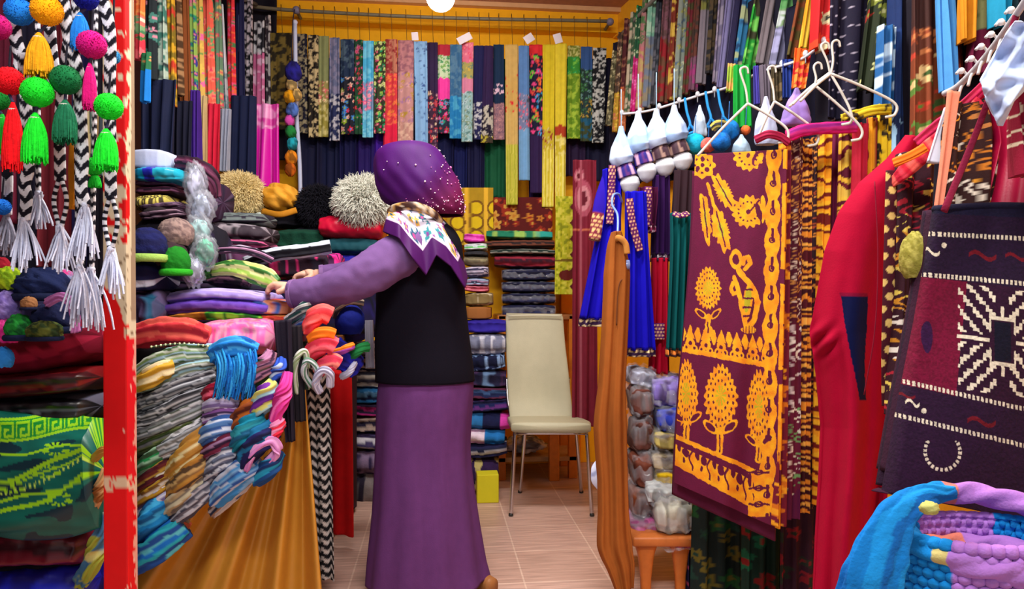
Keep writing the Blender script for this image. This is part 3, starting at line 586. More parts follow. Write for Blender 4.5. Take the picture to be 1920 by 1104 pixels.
# face features inside the headscarf opening
hc = at(772, 330, DW)
b = MB(); b.ball(hc + FD * .012, .083, .083, .105, spec=('S', (226, 178, 154)), n=28)
b.tube([hc + FD * .088 + UP * .02, hc + FD * .104 - UP * .008, hc + FD * .112 - UP * .028, hc + FD * .092 - UP * .036], [.012, .02, .028, .016], nc=12, nl=12, x=SD, spec=('S', (226, 176, 150)))
face = b.build('face', M['skin'], woman)
for s in (-1, 1):
    b = MB(); b.ball(hc + FD * .084 + SD * s * .034 + UP * .012, .013, spec=('S', (240, 236, 230)), n=12); b.ball(hc + FD * .0935 + SD * s * .034 + UP * .012, .0065, spec=('S', (50, 30, 20)), n=10); b.build('eye', M['plastic'], face)
    b = MB(); b.tube([hc + FD * .080 + SD * s * .052 + UP * .034, hc + FD * .094 + SD * s * .034 + UP * .042, hc + FD * .097 + SD * s * .014 + UP * .036], .006, nc=8, nl=8, spec=('S', (40, 26, 20))); b.build('eyebrow', M['fur'], face)
b = MB(); b.tube([hc + FD * .083 + SD * .025 - UP * .062, hc + FD * .095 - UP * .060, hc + FD * .083 - SD * .025 - UP * .062], [.004, .012, .004], nc=8, nl=10, x=UP, spec=('S', (176, 84, 84))); b.build('mouth', M['skin'], face)

def rings(rows, d, depth, n=64, gap=None, ex=1.0, ripple=0, nr=9, dsh=0):
    """horizontal rings given as (py, left px, right px); depth half-width in metres"""
    a = np.linspace(0, 2 * np.pi, n, endpoint=False); G = []
    for k, row in enumerate(rows):
        py, l, r = row[:3]; dep = row[3] if len(row) > 3 else depth
        ca, sa = np.cos(a), np.sin(a)
        cx = np.sign(ca) * np.abs(ca) ** ex; sy = np.sign(sa) * np.abs(sa) ** ex
        rp = 1 + ripple * (k / (len(rows) - 1)) * np.sin(nr * a + k * .05)
        c = at((l + r) / 2, py, d + dsh * k)
        G.append(c + RV * ((r - l) / 2 * d / F * cx * rp)[:, None] + FV * (dep * sy * rp)[:, None])
    return np.array(G), a
def dense(rows, n):
    rows = np.array([list(r) + [0] * (4 - len(r)) for r in rows], float)
    return [tuple(r) for r in crom(rows, n)]
# --- long skirt
rows = dense([(690, 716, 884, .115), (720, 711, 886, .13), (760, 708, 884, .14), (850, 706, 880, .15), (950, 702, 892, .17), (1040, 694, 907, .19), (1090, 691, 916, .2)], 60)
G, a = rings(rows, DW, .15, n=110, ripple=.03, nr=11)
tt = np.linspace(0, 1, 60)[:, None]
hem = .03 * np.clip(np.cos(a), 0, 1)[None] * np.clip((tt - .85) / .15, 0, 1)
G[..., 2] += hem * 1.0
U = a[None] * .2 + 0 * tt; V = tt * .8 + 0 * a[None]
C = lin((92, 50, 104))[None, None] * (1 + .10 * (vn(U / .004, V / .05, 3) - .5) + .1 * (vn(U / .05, V / .1, 5) - .5))[..., None]
b = MB(); b.grid(G, C); b.build('skirt', M['velvet'], woman, solid=.006)
# --- black vest
rows = dense([(714, 706, 888, .135), (690, 706, 886, .135), (640, 705, 879, .128), (580, 707, 872, .126), (530, 708, 868, .126), (490, 716, 866, .124), (455, 732, 862, .115), (430, 752, 848, .09), (415, 768, 826, .06)], 44)
G, a = rings(rows, DW, .13, n=80, ripple=.02, nr=7)
b = MB(); b.grid(G, lin((15, 12, 24))); b.build('vest', M['velvet'], woman, solid=.008)
# --- sleeves
def sleeve(pts, w, seed):
    b = MB(); P = [at(*p) for p in pts]
    L = lin((112, 80, 134))
    def col(P_, U, V, S): return L * (1 + .14 * (vn(U / .03, V / .05, seed) - .5))[..., None]
    b.tube(P, np.array(w) * DW / F, x=UP, nc=48, nl=64, rid=.035, nr=3, drift=1.4, rough=.10, col=col, seed=seed)
    cf = MB(); q = P[-1]; tdir = nrm(P[-1] - P[-2]); cf.tube([q - tdir * .012, q + tdir * .004], np.array([w[-1] + 3, w[-1] + 1]) * DW / F, x=UP, nc=32, nl=6, spec=('S', (128, 94, 146)), straight=True)
    o = b.build('sleeve', M['velvet'], woman); cf.build('cuff', M['velvet'], o)
sleeve([(794, 458, 2.58), (762, 470, 2.51), (710, 503, 2.46), (655, 530, 2.44), (600, 547, 2.46), (549, 551, 2.478)], [66, 82, 78, 68, 58, 50], 2)
sleeve([(815, 450, 2.70), (780, 468, 2.76), (735, 492, 2.80), (690, 510, 2.82), (640, 516, 2.80), (600, 517, 2.78)], [80, 82, 70, 60, 50, 42], 3)
# --- headscarf
rows = dense([(268.5, 764, 786, .012), (270, 742, 800, .05), (277, 718, 815, .075), (290, 706, 828, .092), (312, 702, 842, .105), (332, 703, 852, .112), (350, 708, 860, .112), (368, 716, 866, .108), (382, 730, 870, .10), (394, 766, 870, .088), (404, 806, 868, .06)], 56)
n = 90; G, a = rings(rows, DW, .1, n=n)
pr = np.array([r[0] for r in rows])[:, None]
# angle gap for the face
fa = math.atan2(.78, -.62); da = np.abs((a - fa + np.pi) % (2 * np.pi) - np.pi)[None]
fold = 1 + .034 * np.sin(5 * a[None] + pr * .06) * np.clip((pr - 280) / 60, 0, 1) + .018 * np.sin(13 * a[None] - pr * .09) * np.clip((pr - 285) / 60, 0, 1)
cen = G.mean(1, keepdims=True); G = cen + (G - cen) * fold[..., None]
push = np.clip(1 - da / .62, 0, 1) * np.clip((pr - 300) / 15, 0, 1) * np.clip((392 - pr) / 15, 0, 1)
G = G - (FD * .055)[None, None] * (push ** .5)[..., None] * 0
up_, vp_ = proj(G)
sq = lambda p, s: ((np.hypot(up_ / p - np.floor(up_ / p) - .2 - .6 * hsh(np.floor(up_ / p), np.floor(vp_ / p), s), vp_ / p - np.floor(vp_ / p) - .2 - .6 * hsh(np.floor(up_ / p), np.floor(vp_ / p), s + 1)) < .3) & (hsh(np.floor(up_ / p), np.floor(vp_ / p), s + 2) < np.clip((up_ - 760 + (vp_ - 330) * .5) / 120, 0, .8)))
C = np.broadcast_to(lin((66, 8, 92)), G.shape).copy()
C *= (1 + .2 * (vn(up_ / 9, vp_ / 40, 4) - .5))[..., None]
red = np.clip((up_ - 790 + (vp_ - 340)) / 90, 0, 1)[..., None]; C = C * (1 - red) + lin((92, 8, 60)) * red
b = MB(); b.grid(G, C); hj = b.build('headscarf', M['scarf'], woman, solid=.006, sub=1)
# sequins sewn on towards the back of the headscarf
rng = np.random.default_rng(5); b = MB(); cnt = 0
while cnt < 120:
    i, j = rng.integers(6, 54), rng.integers(0, n); x, y = up_[i, j], vp_[i, j]
    if math.sin(a[j]) > .2 or rng.random() > np.clip((x - 765 + (y - 330) * .55) / 90, 0.02, .95): continue
    p = G[i, j]; nn = nrm(p - cen[i, 0]); b.ball(p + nn * .006, .0016 + .0022 * rng.random() ** 2, spec=('S', ((250, 230, 245), (240, 190, 220), (235, 120, 190))[rng.integers(0, 3)]), n=6); cnt += 1
sq_ = b.build('sequins', M['plastic'], hj); sq_['kind'] = 'stuff'; sq_['label'] = 'pale glittering sequins'
# --- folded neck band and floral shoulder scarf with purple border
b = MB(); ring = [at(730, 398, 2.56), at(742, 390, 2.50), at(775, 386, 2.47), at(806, 397, 2.50), at(826, 415, 2.58), at(815, 408, 2.70), at(770, 396, 2.74), at(735, 396, 2.66), at(730, 398, 2.56)]
b.tube(ring, .030, .02, x=UP, nc=16, nl=50, spec=('B', (60, 34, 26), (196, 150, 84), .012, (206, 190, 170)), rid=.1, nr=3); b.build('collar', M['satin'], woman)
na = 150; nr_ = 60; ang = np.linspace(0, 2 * np.pi, na, endpoint=False)
key = [(-180, 736, 444, .0), (-165, 718, 434, -.14), (-150, 748, 446, -.225), (-125, 772, 482, -.225), (-103, 799, 516, -.185), (-82, 818, 478, -.165), (-60, 846, 500, -.15), (-38, 872, 540, -.11), (-15, 876, 520, -.02), (20, 866, 480, .08), (60, 840, 470, .14), (100, 800, 490, .16), (140, 757, 470, .12), (180, 736, 444, .0)]
kA = np.radians([k[0] for k in key]); aa = (ang + np.pi) % (2 * np.pi) - np.pi
ox, oy, od = (np.interp(aa, kA, [k[i] for k in key]) for i in (1, 2, 3))
ix = 783 + 44 * np.cos(aa); iy = 398 + 10 * np.cos(aa); idp = .075 * np.sin(aa)
t = np.linspace(0, 1, nr_)[:, None]
sm_ = t ** .9
PX = ix * (1 - sm_) + ox * sm_; PY = iy * (1 - t) + oy * t - 12 * np.sin(np.pi * t); DD = DW + idp * (1 - sm_ ** .7) + od * sm_ ** .7 + .006 * np.sin(9 * aa + 5 * t) * t
G = np.array([[at(PX[i, j], PY[i, j], DD[i, j]) for j in range(na)] for i in range(nr_)])
Um = aa[None] * .16 + 0 * t; Vm = t * .16 + 0 * aa[None]
Cf = colf(('F', (206, 202, 222), [(40, 130, 140), (120, 40, 130), (206, 160, 70), (30, 80, 110), (190, 60, 130), (150, 190, 210)], .042, .9), Um, Vm, Um, 4)
bord = (t > .70) & (np.ones_like(aa)[None] > 0); Cf[bord] = lin((66, 10, 84))
eg = (t > .665) & (t <= .70) & (np.ones_like(aa)[None] > 0); Cf[eg] = lin((214, 190, 220))
right = bord & ((aa[None] > -1.45) | (aa[None] < -2.8)) & (t > .9); 
b = MB(); b.grid(G, Cf); o = b.build('shoulder_scarf', M['scarf'], woman, solid=.005); o['label'] = 'white floral shoulder scarf with purple border'
# --- shoes
for px, d in ((905, 2.60), (735, 2.70)):
    p = at(px, 1104, d); p[2] = 0.0
    b = MB(); b.tube([p + FD * -.06 + UP * .034, p + FD * .02 + UP * .036, p + FD * .10 + UP * .028, p + FD * .17 + UP * .018], [.052, .07, .076, .04], [.064, .06, .044, .024], x=SD, nc=24, nl=24, e=.8, spec=('S', (150, 96, 52))); 
    sh = b.build('shoe', M['leather'], woman)
    b = MB(); b.tube([p + FD * -.065 + UP * .006, p + FD * .06 + UP * .006, p + FD * .175 + UP * .005], [.05, .074, .04], .011, x=SD, nc=20, nl=16, e=.6, spec=('S', (196, 150, 92))); b.build('sole', M['leather'], sh)

# ================================================================== LEFT SIDE
# ---- counter
tt_ = thing('counter_table', 'wooden counter buried under heaps of scarves on the left', 'table', (-.85, 3.1, 0))
def tb(cx, d, z): return RV * cx + FV * d + UP * z
b = MB(); b.box(tb(-1.22, 3.05, .885), .80, 1.10, .04, (140, 90, 50), -TH); b.build('tabletop', M['wood'], tt_, smooth=False)
for cx in (-1.57, -.87):
    for d in (2.56, 3.54):
        b = MB(); b.box(tb(cx, d, .4325), .06, .06, .865, (120, 76, 42), -TH); b.build('leg', M['wood'], tt_, smooth=False)
# ---- gathered gold cloth on the counter front
na, nr_ = 150, 40
th = np.linspace(-.05, 1.12, na)[None]; rr = np.linspace(40, 640, nr_)[:, None]
ax_, ay_ = 566, 655
PX = ax_ - rr * np.sin(th) + 20 * (rr / 640); PY = ay_ + rr * np.cos(th) * 1.0
fl_ = np.sin(th * 30 + .9 * np.sin(th * 9)) + .4 * np.sin(th * 67 + 1)
DD = 2.40 + .036 * fl_ * np.clip(rr / 260, .2, 1.2) + 0 * PX
G = np.array([[at(PX[i, j], PY[i, j], DD[i, j]) for j in range(na)] for i in range(nr_)]); G[..., 2] = np.maximum(G[..., 2], .004)
C = lin((196, 136, 46)) * (1 + .12 * fl_[..., None]) ** 0 * np.ones_like(G)
b = MB(); b.grid(G, C, wrap=False); tag(b.build('counter_drape', M['satin'], solid=.004), 'gold satin cloth gathered in folds down the front of the counter', 'cloth')

# ---- painted post
def post_col(P_, U, V, S):
    px, py = proj(P_); n1 = vn(px / 7, py / 9, 3) * .6 + vn(px / 3, py / 4, 4) * .4; n2 = vn(px / 9, py / 16, 7)
    o = np.broadcast_to(lin((206, 192, 162)), P_.shape).copy()
    o[(vn(px / 3, py / 3, 9) > .86)] = lin((120, 96, 70))
    red = lin((206, 14, 18)) 
    low = py + (px - 225) * -2.2 + 60 * (n2 - .5) > 585
    o[low] = red
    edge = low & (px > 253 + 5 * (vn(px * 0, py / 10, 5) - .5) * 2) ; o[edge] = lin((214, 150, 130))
    chip = low & ((n1 > .80) & (px > 232)); o[chip] = lin((226, 180, 160))
    band = (np.abs(py - 905 - 5 * (n1 - .5)) < 13) & (n1 > .36); o[band] = lin((200, 170, 140))
    up = (py < 460) & (px < 243) & (n2 + .35 * n1 > .66); o[up] = red
    for cx, cy, r in ((226, 0, 18), (229, 82, 15), (232, 122, 14), (228, 165, 16), (226, 235, 15)):
        o[np.hypot(px - cx, (py - cy)) + 8 * (n1 - .5) < r] = red
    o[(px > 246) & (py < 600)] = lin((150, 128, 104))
    return o
def boxtube(p0, p1, wx, wy, col, nz=220):
    p0, p1 = np.asarray(p0), np.asarray(p1); t = np.linspace(0, 1, nz)[:, None]; a = []
    k = 14
    for (ax, ay, bx, by) in ((-1, -1, 1, -1), (1, -1, 1, 1), (1, 1, -1, 1), (-1, 1, -1, -1)):
        s = np.linspace(0, 1, k, endpoint=False); a += [(ax + (bx - ax) * q, ay + (by - ay) * q) for q in s]
    a = np.array(a) * .5; a *= np.where(np.abs(a).min(1, keepdims=True) > .47, .975, 1)
    P = (p0 * (1 - t) + p1 * t)[:, None] + RV * (a[:, 0] * wx)[None, :, None] + FV * (a[:, 1] * wy)[None, :, None]
    P = np.concatenate([P[:1] * 0 + p0, P, P[:1] * 0 + p1])
    return P, col(P, 0, 0, 0)
pt, pb = at(222, -30, 1.95), at(227, 1104, 1.80); pb = pb + (pb - pt) * ((0 - pb[2]) / (pb[2] - pt[2])); pt = pt + (pt - pb) * ((2.95 - pt[2]) / (pt[2] - pb[2]))
P, C = boxtube(pt, pb, .062, .048, post_col, 320)
b = MB(); b.grid(P, C); tag(b.build('stall_post', M['paint'], smooth=False), 'square stall post with worn red and cream paint in front of the counter', 'post')

# ---- plaited straps with white tassels, and pompoms, hanging in front of the post
DS = 1.5
hookrail = MB(); hookrail.tube([at(-60, -60, DS), at(260, -60, DS)], .02, nc=10, nl=6, x=UP, spec=('S', (60, 60, 66)))
tag(hookrail.build('clothes_rail', M['metal']), 'rail above the hanging pompoms at the stall front', 'rail')
def strap(pts, w, tassel, d, lb, cords=None, seed=0, period=26, tc=(206, 212, 236), tl=70):
    loc = at(pts[0][0], pts[0][1], d); o = thing('plaited_strap', lb, 'strap', loc, 'black and white plaited straps')
    P = [at(x, y, d) for x, y in pts]
    b = MB(); b.tube(P, w * d / F, .010, x=RV, nc=40, nl=150, e=.7, spec=('Z', (16, 16, 30), (220, 222, 232), period * d / F, 1.1), rid=.02); b.build('braid', M['wool'], o)
    x, y = pts[-1]
    if cords:
        for s in (-1, 1):
            L = crom([at(x + s * 2, y - 4, d - .004), at(x + s * 12, y + cords * .45, d - .006 * s), at(x + s * 2, y + cords, d)], 60)
            b = MB(); b.tube(L, .0095, nc=10, nl=60, x=RV, spec=('H', [(16, 16, 30), (216, 220, 232)], .008, 0)); b.build('twisted_cord', M['wool'], o)
        y += cords
    if tassel:
        rng = np.random.default_rng(seed + 10); n = 34; c = at(x, y, d)
        b = MB(); b.ball(c, .008, spec=('S', tc), n=12)
        r0 = c + rng.normal(0, .003, (n, 3)); ang = rng.uniform(-1, 1, n); sp = rng.uniform(.4, 1, n)
        L = tl * d / F * rng.uniform(.75, 1.12, n)
        tip = c + RV * (ang * sp * L * .42)[:, None] + FV * (rng.normal(0, .012, n))[:, None] - UP * (L * np.sqrt(1 - .16 * ang ** 2))[:, None]
        bend = c + RV * (ang * sp * L * .30)[:, None] - UP * (L * .35)[:, None]
        b.strands(r0, tip, bend, .0029, wcol(tc, n, rng, .12), rows=7, taper=.25); b.build('tassel', M['wool'], o)
    return o
strap([(106, -60), (118, 0), (130, 75), (149, 150), (152, 240), (155, 300), (152, 352), (160, 385)], 23, 1, 1.50, 'longest black and white chevron strap, crossing the dark green pompom, with spread white tassel', seed=1, tl=100)
strap([(180, -60), (192, 0), (206, 60), (206, 160), (207, 300), (208, 372)], 22, 1, 1.53, 'chevron strap nearest the painted post, ending in two beaded cords and a tassel', cords=95, seed=2, tl=85)
strap([(128, 80), (116, 180), (112, 250), (113, 338)], 21, 1, 1.58, 'chevron strap hanging below the dark green tassel', cords=88, seed=3, tl=80)
strap([(44, 100), (50, 230), (54, 310), (46, 345), (50, 372), (45, 412)], 22, 1, 1.56, 'chevron strap below the lime tassel, kinked above its white tassel', seed=4, tl=90)
strap([(20, -60), (28, 60), (38, 110), (30, 150)], 24, 0, 1.60, 'chevron strap below the sky blue pompom', seed=5)
strap([(92, -60), (94, 60), (100, 130), (96, 170)], 22, 0, 1.62, 'chevron strap behind the yellow tassel', seed=6)
strap([(10, 280), (14, 330), (12, 402)], 20, 1, 1.64, 'dark strap at the left edge with a greyish tassel', seed=7, tc=(150, 150, 170), tl=70, period=60)
strap([(70, -60), (71, 150), (72, 362)], 8, 1, 1.62, 'thin strap with a small white tassel between the two left chevron straps', seed=8, tl=62, period=18)
strap([(140, -60), (146, 250), (150, 500)], 14, 1, 1.60, 'short strap with the lowest white tassel, above the navy bundles', seed=9, tl=105, period=22)
strap([(180, -60), (176, 300), (172, 505)], 8, 1, 1.63, 'thin strap with a white tassel beside the post base colours', seed=11, tl=110, period=18)
def pompom(px, py, r, c, d, lb, tx=None, ty0=None, ty1=None, tw=None, tcol=None, seed=0, top=None):
    o = thing('pompom', lb, 'pompom', at(px, py, d), 'woollen pompoms at the stall front')
    R = r * d / F; cc = at(px, py, d); rng = np.random.default_rng(seed)
    b = MB(); b.ball(cc, R * .97, spec=('B', c, tuple(int(x * .95) for x in c), .006), n=56, bump=.03, bs=14, seed=seed)
    n = 700; D = nrm(rng.normal(size=(n, 3))); r0 = cc + D * R * .93; r1 = cc + D * R * rng.uniform(.985, 1.02, (n, 1)); b.strands(r0, r1, (r0 + r1) / 2 + rng.normal(0, .0006, (n, 3)), .0011, wcol(c, n, rng, .08), rows=3, taper=.4)
    b.build('pompom_ball', M['wool'], o)
    b = MB(); b.wire([cc + UP * R * .9, at(px + 3, top if top is not None else py - r - 40, d)], .0022, (30, 30, 44)); 
    b.build('cord', M['wool'], o)
    if ty0: b = MB(); b.wire([cc - UP * R * .9, at(tx, ty0, d)], .003, (60, 60, 90)); b.build('tassel_cord', M['wool'], o)
    if ty0:
        tcol = tcol or c; L = (ty1 - ty0) * d / F; W = tw * d / F; t0 = at(tx, ty0, d)
        b = MB(); b.tube([t0, t0 - UP * L * .18, t0 - UP * L * .55, t0 - UP * L * .97], [W * .16, W * .55, W * .92, W * .98], [W * .14, W * .5, W * .8, W * .8], x=RV, nc=44, nl=30, rid=.05, nr=13, drift=.3, spec=('T', [tcol, tuple(int(x * .88) for x in tcol)], .004, .5), caps=True)
        n = 130; a = rng.uniform(0, 6.28, n); ra = np.sqrt(rng.uniform(0, 1, n)); off = RV * (np.cos(a) * ra * W * .48)[:, None] + FV * (np.sin(a) * ra * W * .4)[:, None]
        r0 = t0 - UP * L * .5 + off * .95; r1 = t0 + off * 1.12 - UP * (L * rng.uniform(.93, 1.1, n))[:, None]; b.strands(r0, r1, (r0 + r1) / 2 + off * .12, .0016, wcol(tcol, n, rng, .15), rows=4, taper=.3)
        n = 110; a = rng.uniform(0, 6.28, n); off = RV * (np.cos(a) * W * .44)[:, None] + FV * (np.sin(a) * W * .36)[:, None]; r0 = t0 + off * .1; r1 = t0 + off * 1.1 - UP * (L * rng.uniform(.7, 1.0, n))[:, None]; b.strands(r0, r1, t0 + off * 1.15 - UP * L * .3, .0016, wcol(tcol, n, rng, .15), rows=6, taper=.3)
        b.build('tassel', M['wool'], o)
        b = MB(); b.tube([t0 - UP * L * .10, t0 - UP * L * .14], W * .42, x=RV, nc=14, nl=4, spec=('S', (206, 200, 190)), straight=True); b.build('tassel_band', M['wool'], o)
BL, YE, NV, MG, RE, LG, DG = (26, 128, 226), (255, 176, 8), (8, 22, 150), (206, 10, 128), (232, 12, 30), (24, 226, 44), (10, 110, 58)
pompom(36, 22, 25, BL, 1.47, 'sky blue pompom at the top left')
pompom(88, 20, 28, YE, 1.46, 'golden yellow pompom with a golden tassel', 73, 62, 140, 46, (238, 168, 20), seed=2)
pompom(161, -4, 22, NV, 1.50, 'royal blue pompom at the top edge with a light blue tassel', 150, 24, 92, 34, (30, 130, 226), seed=3)
pompom(172, 84, 26, MG, 1.455, 'magenta pompom with a magenta tassel', 168, 118, 200, 24, (214, 14, 120), seed=4)
pompom(17, 152, 26, RE, 1.46, 'red pompom with a long red tassel at the left edge', 24, 192, 312, 34, (238, 10, 24), seed=5)
pompom(70, 173, 28, LG, 1.45, 'bright green pompom with a green tassel, left of the dark green one', 66, 212, 300, 44, LG, seed=6)
pompom(123, 150, 27, DG, 1.475, 'dark green pompom with a dark green tassel', 122, 188, 264, 42, (20, 108, 72), seed=7)
pompom(204, 200, 25, LG, 1.44, 'bright green pompom with a green tassel in front of the post', 199, 242, 315, 42, LG, seed=8)
pompom(-6, 50, 24, (190, 10, 110), 1.55, 'magenta pompom cut by the left edge')
pompom(-4, 186, 20, (20, 140, 50), 1.55, 'green pompom behind the red one with a green tassel', 4, 214, 284, 26, (30, 190, 50), seed=10)
pompom(212, 107, 13, (60, 150, 210), 1.60, 'small light blue pompom behind the strap by the post', seed=11, top=-60)
pompom(4, 388, 15, (20, 110, 210), 1.62, 'small blue pompom low at the left edge', seed=12)
pompom(176, 312, 17, (30, 200, 50), 1.60, 'small green pompom low beside the long chevron strap', 178, 326, 350, 20, (24, 190, 46), seed=13)
b = MB(); b.tube([at(136, 250, 1.63), at(138, 320, 1.63), at(136, 392, 1.63)], [.012, .024, .014], .012, x=RV, nc=24, nl=20, rid=.08, nr=7, spec=('S', (206, 130, 20))); tag(b.build('hanging_tassel', M['wool']), 'slim ochre tassel hanging behind the chevron straps', 'tassel')
for i, (x0, x1, y0, y1, c, lb) in enumerate(((-12, 34, -60, 420, (90, 10, 40), 'dark crimson cloth behind the red pompom'), (30, 82, -60, 470, (20, 16, 40), 'black cloth behind the bright green pompom'), (76, 132, -60, 500, (96, 14, 30), 'wine red cloth behind the dark green pompom'), (128, 172, -60, 530, (24, 20, 70), 'dark indigo cloth behind the magenta pompom'), (168, 214, -60, 560, (30, 26, 40), 'charcoal cloth behind the post top'))):
    hang(x0, x1, y0, x0, x1, y1, 2.25 + .03 * (i % 2), spec=('S', c), seed=i + 3, fold=.016, thick=.014, name='shawl', cat='shawl', label=lb, nc=40, nl=40, group='plain shawls behind the pompoms')
hang(152, 196, 180, 154, 196, 330, 2.0, spec=('T', [(206, 190, 140), (40, 50, 60), (120, 160, 150), (196, 150, 60)], .007), seed=8, fold=.006, label='striped scarf in sand, teal and ochre behind the green tassel by the post', name='scarf')

# ---- left row of scarves running back along the rail
def dl(px): return 2.62 + (px - 255) / 245 * 1.6
left = [
 (250, 274, -70, 252, 272, 112, ('V', [(.55, ('F', (240, 110, 50), [(246, 150, 80), (226, 80, 60)], .05)), (.75, ('F', (120, 160, 110), [(230, 220, 190), (60, 120, 80), (240, 110, 100)], .04)), (1.1, ('F', (220, 50, 70), [(240, 100, 110), (60, 110, 60)], .05))]), 'orange and crimson flowered scarf beside the post'),
 (262, 286, 100, 262, 284, 192, ('V', [(.35, ('F', (40, 110, 70), [(230, 150, 90), (60, 140, 90)], .03)), (1.1, ('S', (16, 120, 206)))]), 'short azure cloth below the orange scarf'),
 (274, 292, -70, 276, 292, 150, ('F', (20, 30, 36), [(200, 130, 150), (60, 120, 110)], .035, .5), 'black scarf with pale pink blossoms in the left row'),
 (284, 310, -70, 290, 316, 178, ('B', (56, 116, 104), (170, 190, 176), .02, (40, 50, 54)), 'sea green and silver scarf in the left row'),
 (310, 326, -70, 314, 332, 200, ('B', (130, 110, 30), (220, 170, 40), .025, (200, 60, 40)), 'olive gold scarf with red touches in the left row'),
 (324, 338, -70, 328, 343, 180, ('B', (70, 46, 24), (160, 120, 80), .014), 'brown speckled scarf in the left row'),
 (335, 352, -70, 340, 358, 206, ('S', (128, 66, 24)), 'plain rust brown scarf in the left row'),
 (348, 366, -70, 354, 373, 190, ('F', (150, 190, 90), [(40, 150, 110), (60, 60, 150), (226, 120, 150)], .034, .95), 'lime green flowered scarf in the left row'),
 (364, 380, -70, 368, 386, 196, ('F', (220, 180, 90), [(240, 110, 170), (90, 160, 80), (246, 200, 90)], .034, .95), 'yellow and pink flowered scarf in the left row'),
 (378, 396, -70, 382, 404, 210, ('F', (240, 100, 80), [(250, 140, 110), (236, 60, 100), (110, 170, 110)], .034, .9), 'salmon flowered scarf in the left row'),
 (396, 412, -70, 402, 418, 205, ('F', (110, 150, 120), [(230, 90, 110), (220, 190, 110)], .03), 'mossy green scarf with rose flowers in the left row'),
 (404, 420, 10, 414, 432, 260, ('V', [(.5, ('S', (206, 214, 226))), (1.1, ('B', (190, 196, 206), (110, 140, 150), .02))]), 'silvery white scarf in the left row'),
 (424, 440, -40, 427, 443, 216, ('F', (226, 50, 60), [(246, 110, 60), (240, 80, 130), (80, 130, 80)], .034, .95), 'red and orange flowered scarf in the left row'),
 (440, 458, -20, 440, 460, 296, ('T', [(20, 22, 66), (20, 22, 66), (120, 140, 190), (24, 26, 70)], .012), 'navy scarf with a silvery blue line in the left row'),
 (458, 474, -10, 456, 472, 250, ('B', (18, 18, 26), (190, 180, 190), .016), 'black scarf with silver flecks in the left row'),
 (476, 498, 40, 474, 500, 215, ('V', [(.35, ('B', (40, 40, 50), (220, 220, 226), .03)), (1.1, ('B', (214, 110, 160), (240, 190, 220), .03))]), 'silver and pink brocade scarf above the magenta satin'),
 (496, 508, 30, 500, 512, 235, ('B', (60, 50, 60), (206, 200, 200), .02), 'grey sequined scarf at the far end of the left row'),
]
for i, (a, b_, c, x0, x1, f, sp, lb) in enumerate(left):
    d = dl((a + b_) / 2) - (.1 if c > 60 else 0)
    hang(a, b_, c, x0, x1, f, d, spec=sp, seed=i + 60, thick=.016, fold=.008, nf=2, yaw=.5, label=lb, group='scarves in the left row')
left2 = [
 (266, 332, 150, 268, 326, 288, 2.85, (10, 20, 54), 'navy cloth hanging behind the azure one'),
 (326, 362, 190, 328, 360, 310, 3.15, (12, 14, 40), 'black shawl below the rust brown scarf'),
 (358, 374, 170, 360, 376, 300, 3.2, (64, 26, 130), 'violet shawl in the lower left row'),
 (372, 388, 180, 372, 386, 312, 3.3, (196, 170, 120), 'beige shawl in the lower left row'),
 (386, 414, 195, 384, 412, 328, 3.4, (212, 26, 60), 'scarlet shawl in the lower left row'),
 (414, 434, 205, 412, 430, 322, 3.5, (150, 156, 176), 'pale grey shawl in the lower left row'),
 (432, 480, 180, 428, 478, 330, 3.75, (16, 26, 64), 'deep navy shawl left of the magenta satin'),
 (250, 520, -60, 255, 520, 200, 4.3, (20, 16, 30), 'wide black shawl hanging behind the left row of scarves'),
 ]
for i, (a, b_, c, x0, x1, f, d, cc, lb) in enumerate(left2):
    hang(a, b_, c, x0, x1, f, d, spec=('S', cc), seed=i + 80, thick=.02, fold=.014, nf=3, label=lb, name='shawl', cat='shawl')
hang(480, 524, 196, 474, 526, 350, 3.9, spec=('V', [(.3, ('B', (220, 60, 170), (240, 150, 210), .05)), (1.1, ('S', (226, 20, 176)))]), m='satin', seed=90, thick=.03, fold=.02, nf=2, label='glossy magenta satin shawl at the end of the left row', name='shawl', cat='shawl')

# ---- fur hats and cushions at the back of the counter
def fur_hat(px, py, rx, ry, d, c, lb, n, L, r, seed, cat='hat', c2=None, base=None):
    o = thing('fur_hat', lb, cat, at(px, py + ry, d)); cc = at(px, py, d); RX, RZ = rx * d / F, ry * d / F; RY = RX * .85
    b = MB(); b.ball(cc, RX * .82, RY * .82, RZ * .84, spec=('S', base or c), n=32, bump=.1); b.build('crown', M['fur'], o)
    rng = np.random.default_rng(seed); D = nrm(rng.normal(size=(n, 3))); D = D[D[:, 1] * FV[1] < .6]; n = len(D)
    r0 = cc + D * np.array([RX, RY, RZ]) * .78; ln = L * rng.uniform(.6, 1.15, (n, 1)); curl = rng.normal(0, .35, (n, 3))
    r1 = r0 + nrm(D + curl - UP * .35) * ln; mid = r0 + nrm(D + curl * .3) * ln * .6
    b = MB(); b.strands(r0, r1, mid, r, wcol(c, n, rng, .18), rows=5, taper=.85); f = b.build('fur', M['fur'], o); f['kind'] = 'stuff'; return o
fur_hat(447, 367, 46, 38, 3.45, (236, 216, 160), 'cream long-haired fur hat at the left of the hat row', 6500, .05, .0026, 1)
fur_hat(679, 378, 47, 42, 3.40, (222, 222, 210), 'white shaggy fur hat on the crimson cushion', 4500, .06, .003, 2)
fur_hat(596, 388, 40, 42, 3.50, (14, 12, 26), 'black fur hat between mustard cap and white shaggy hat', 4000, .035, .0024, 3)
o = thing('cloth_cap', 'mustard cloth cap between cream and black fur hats', 'hat', at(524, 400, 3.48)); cc = at(524, 372, 3.48)
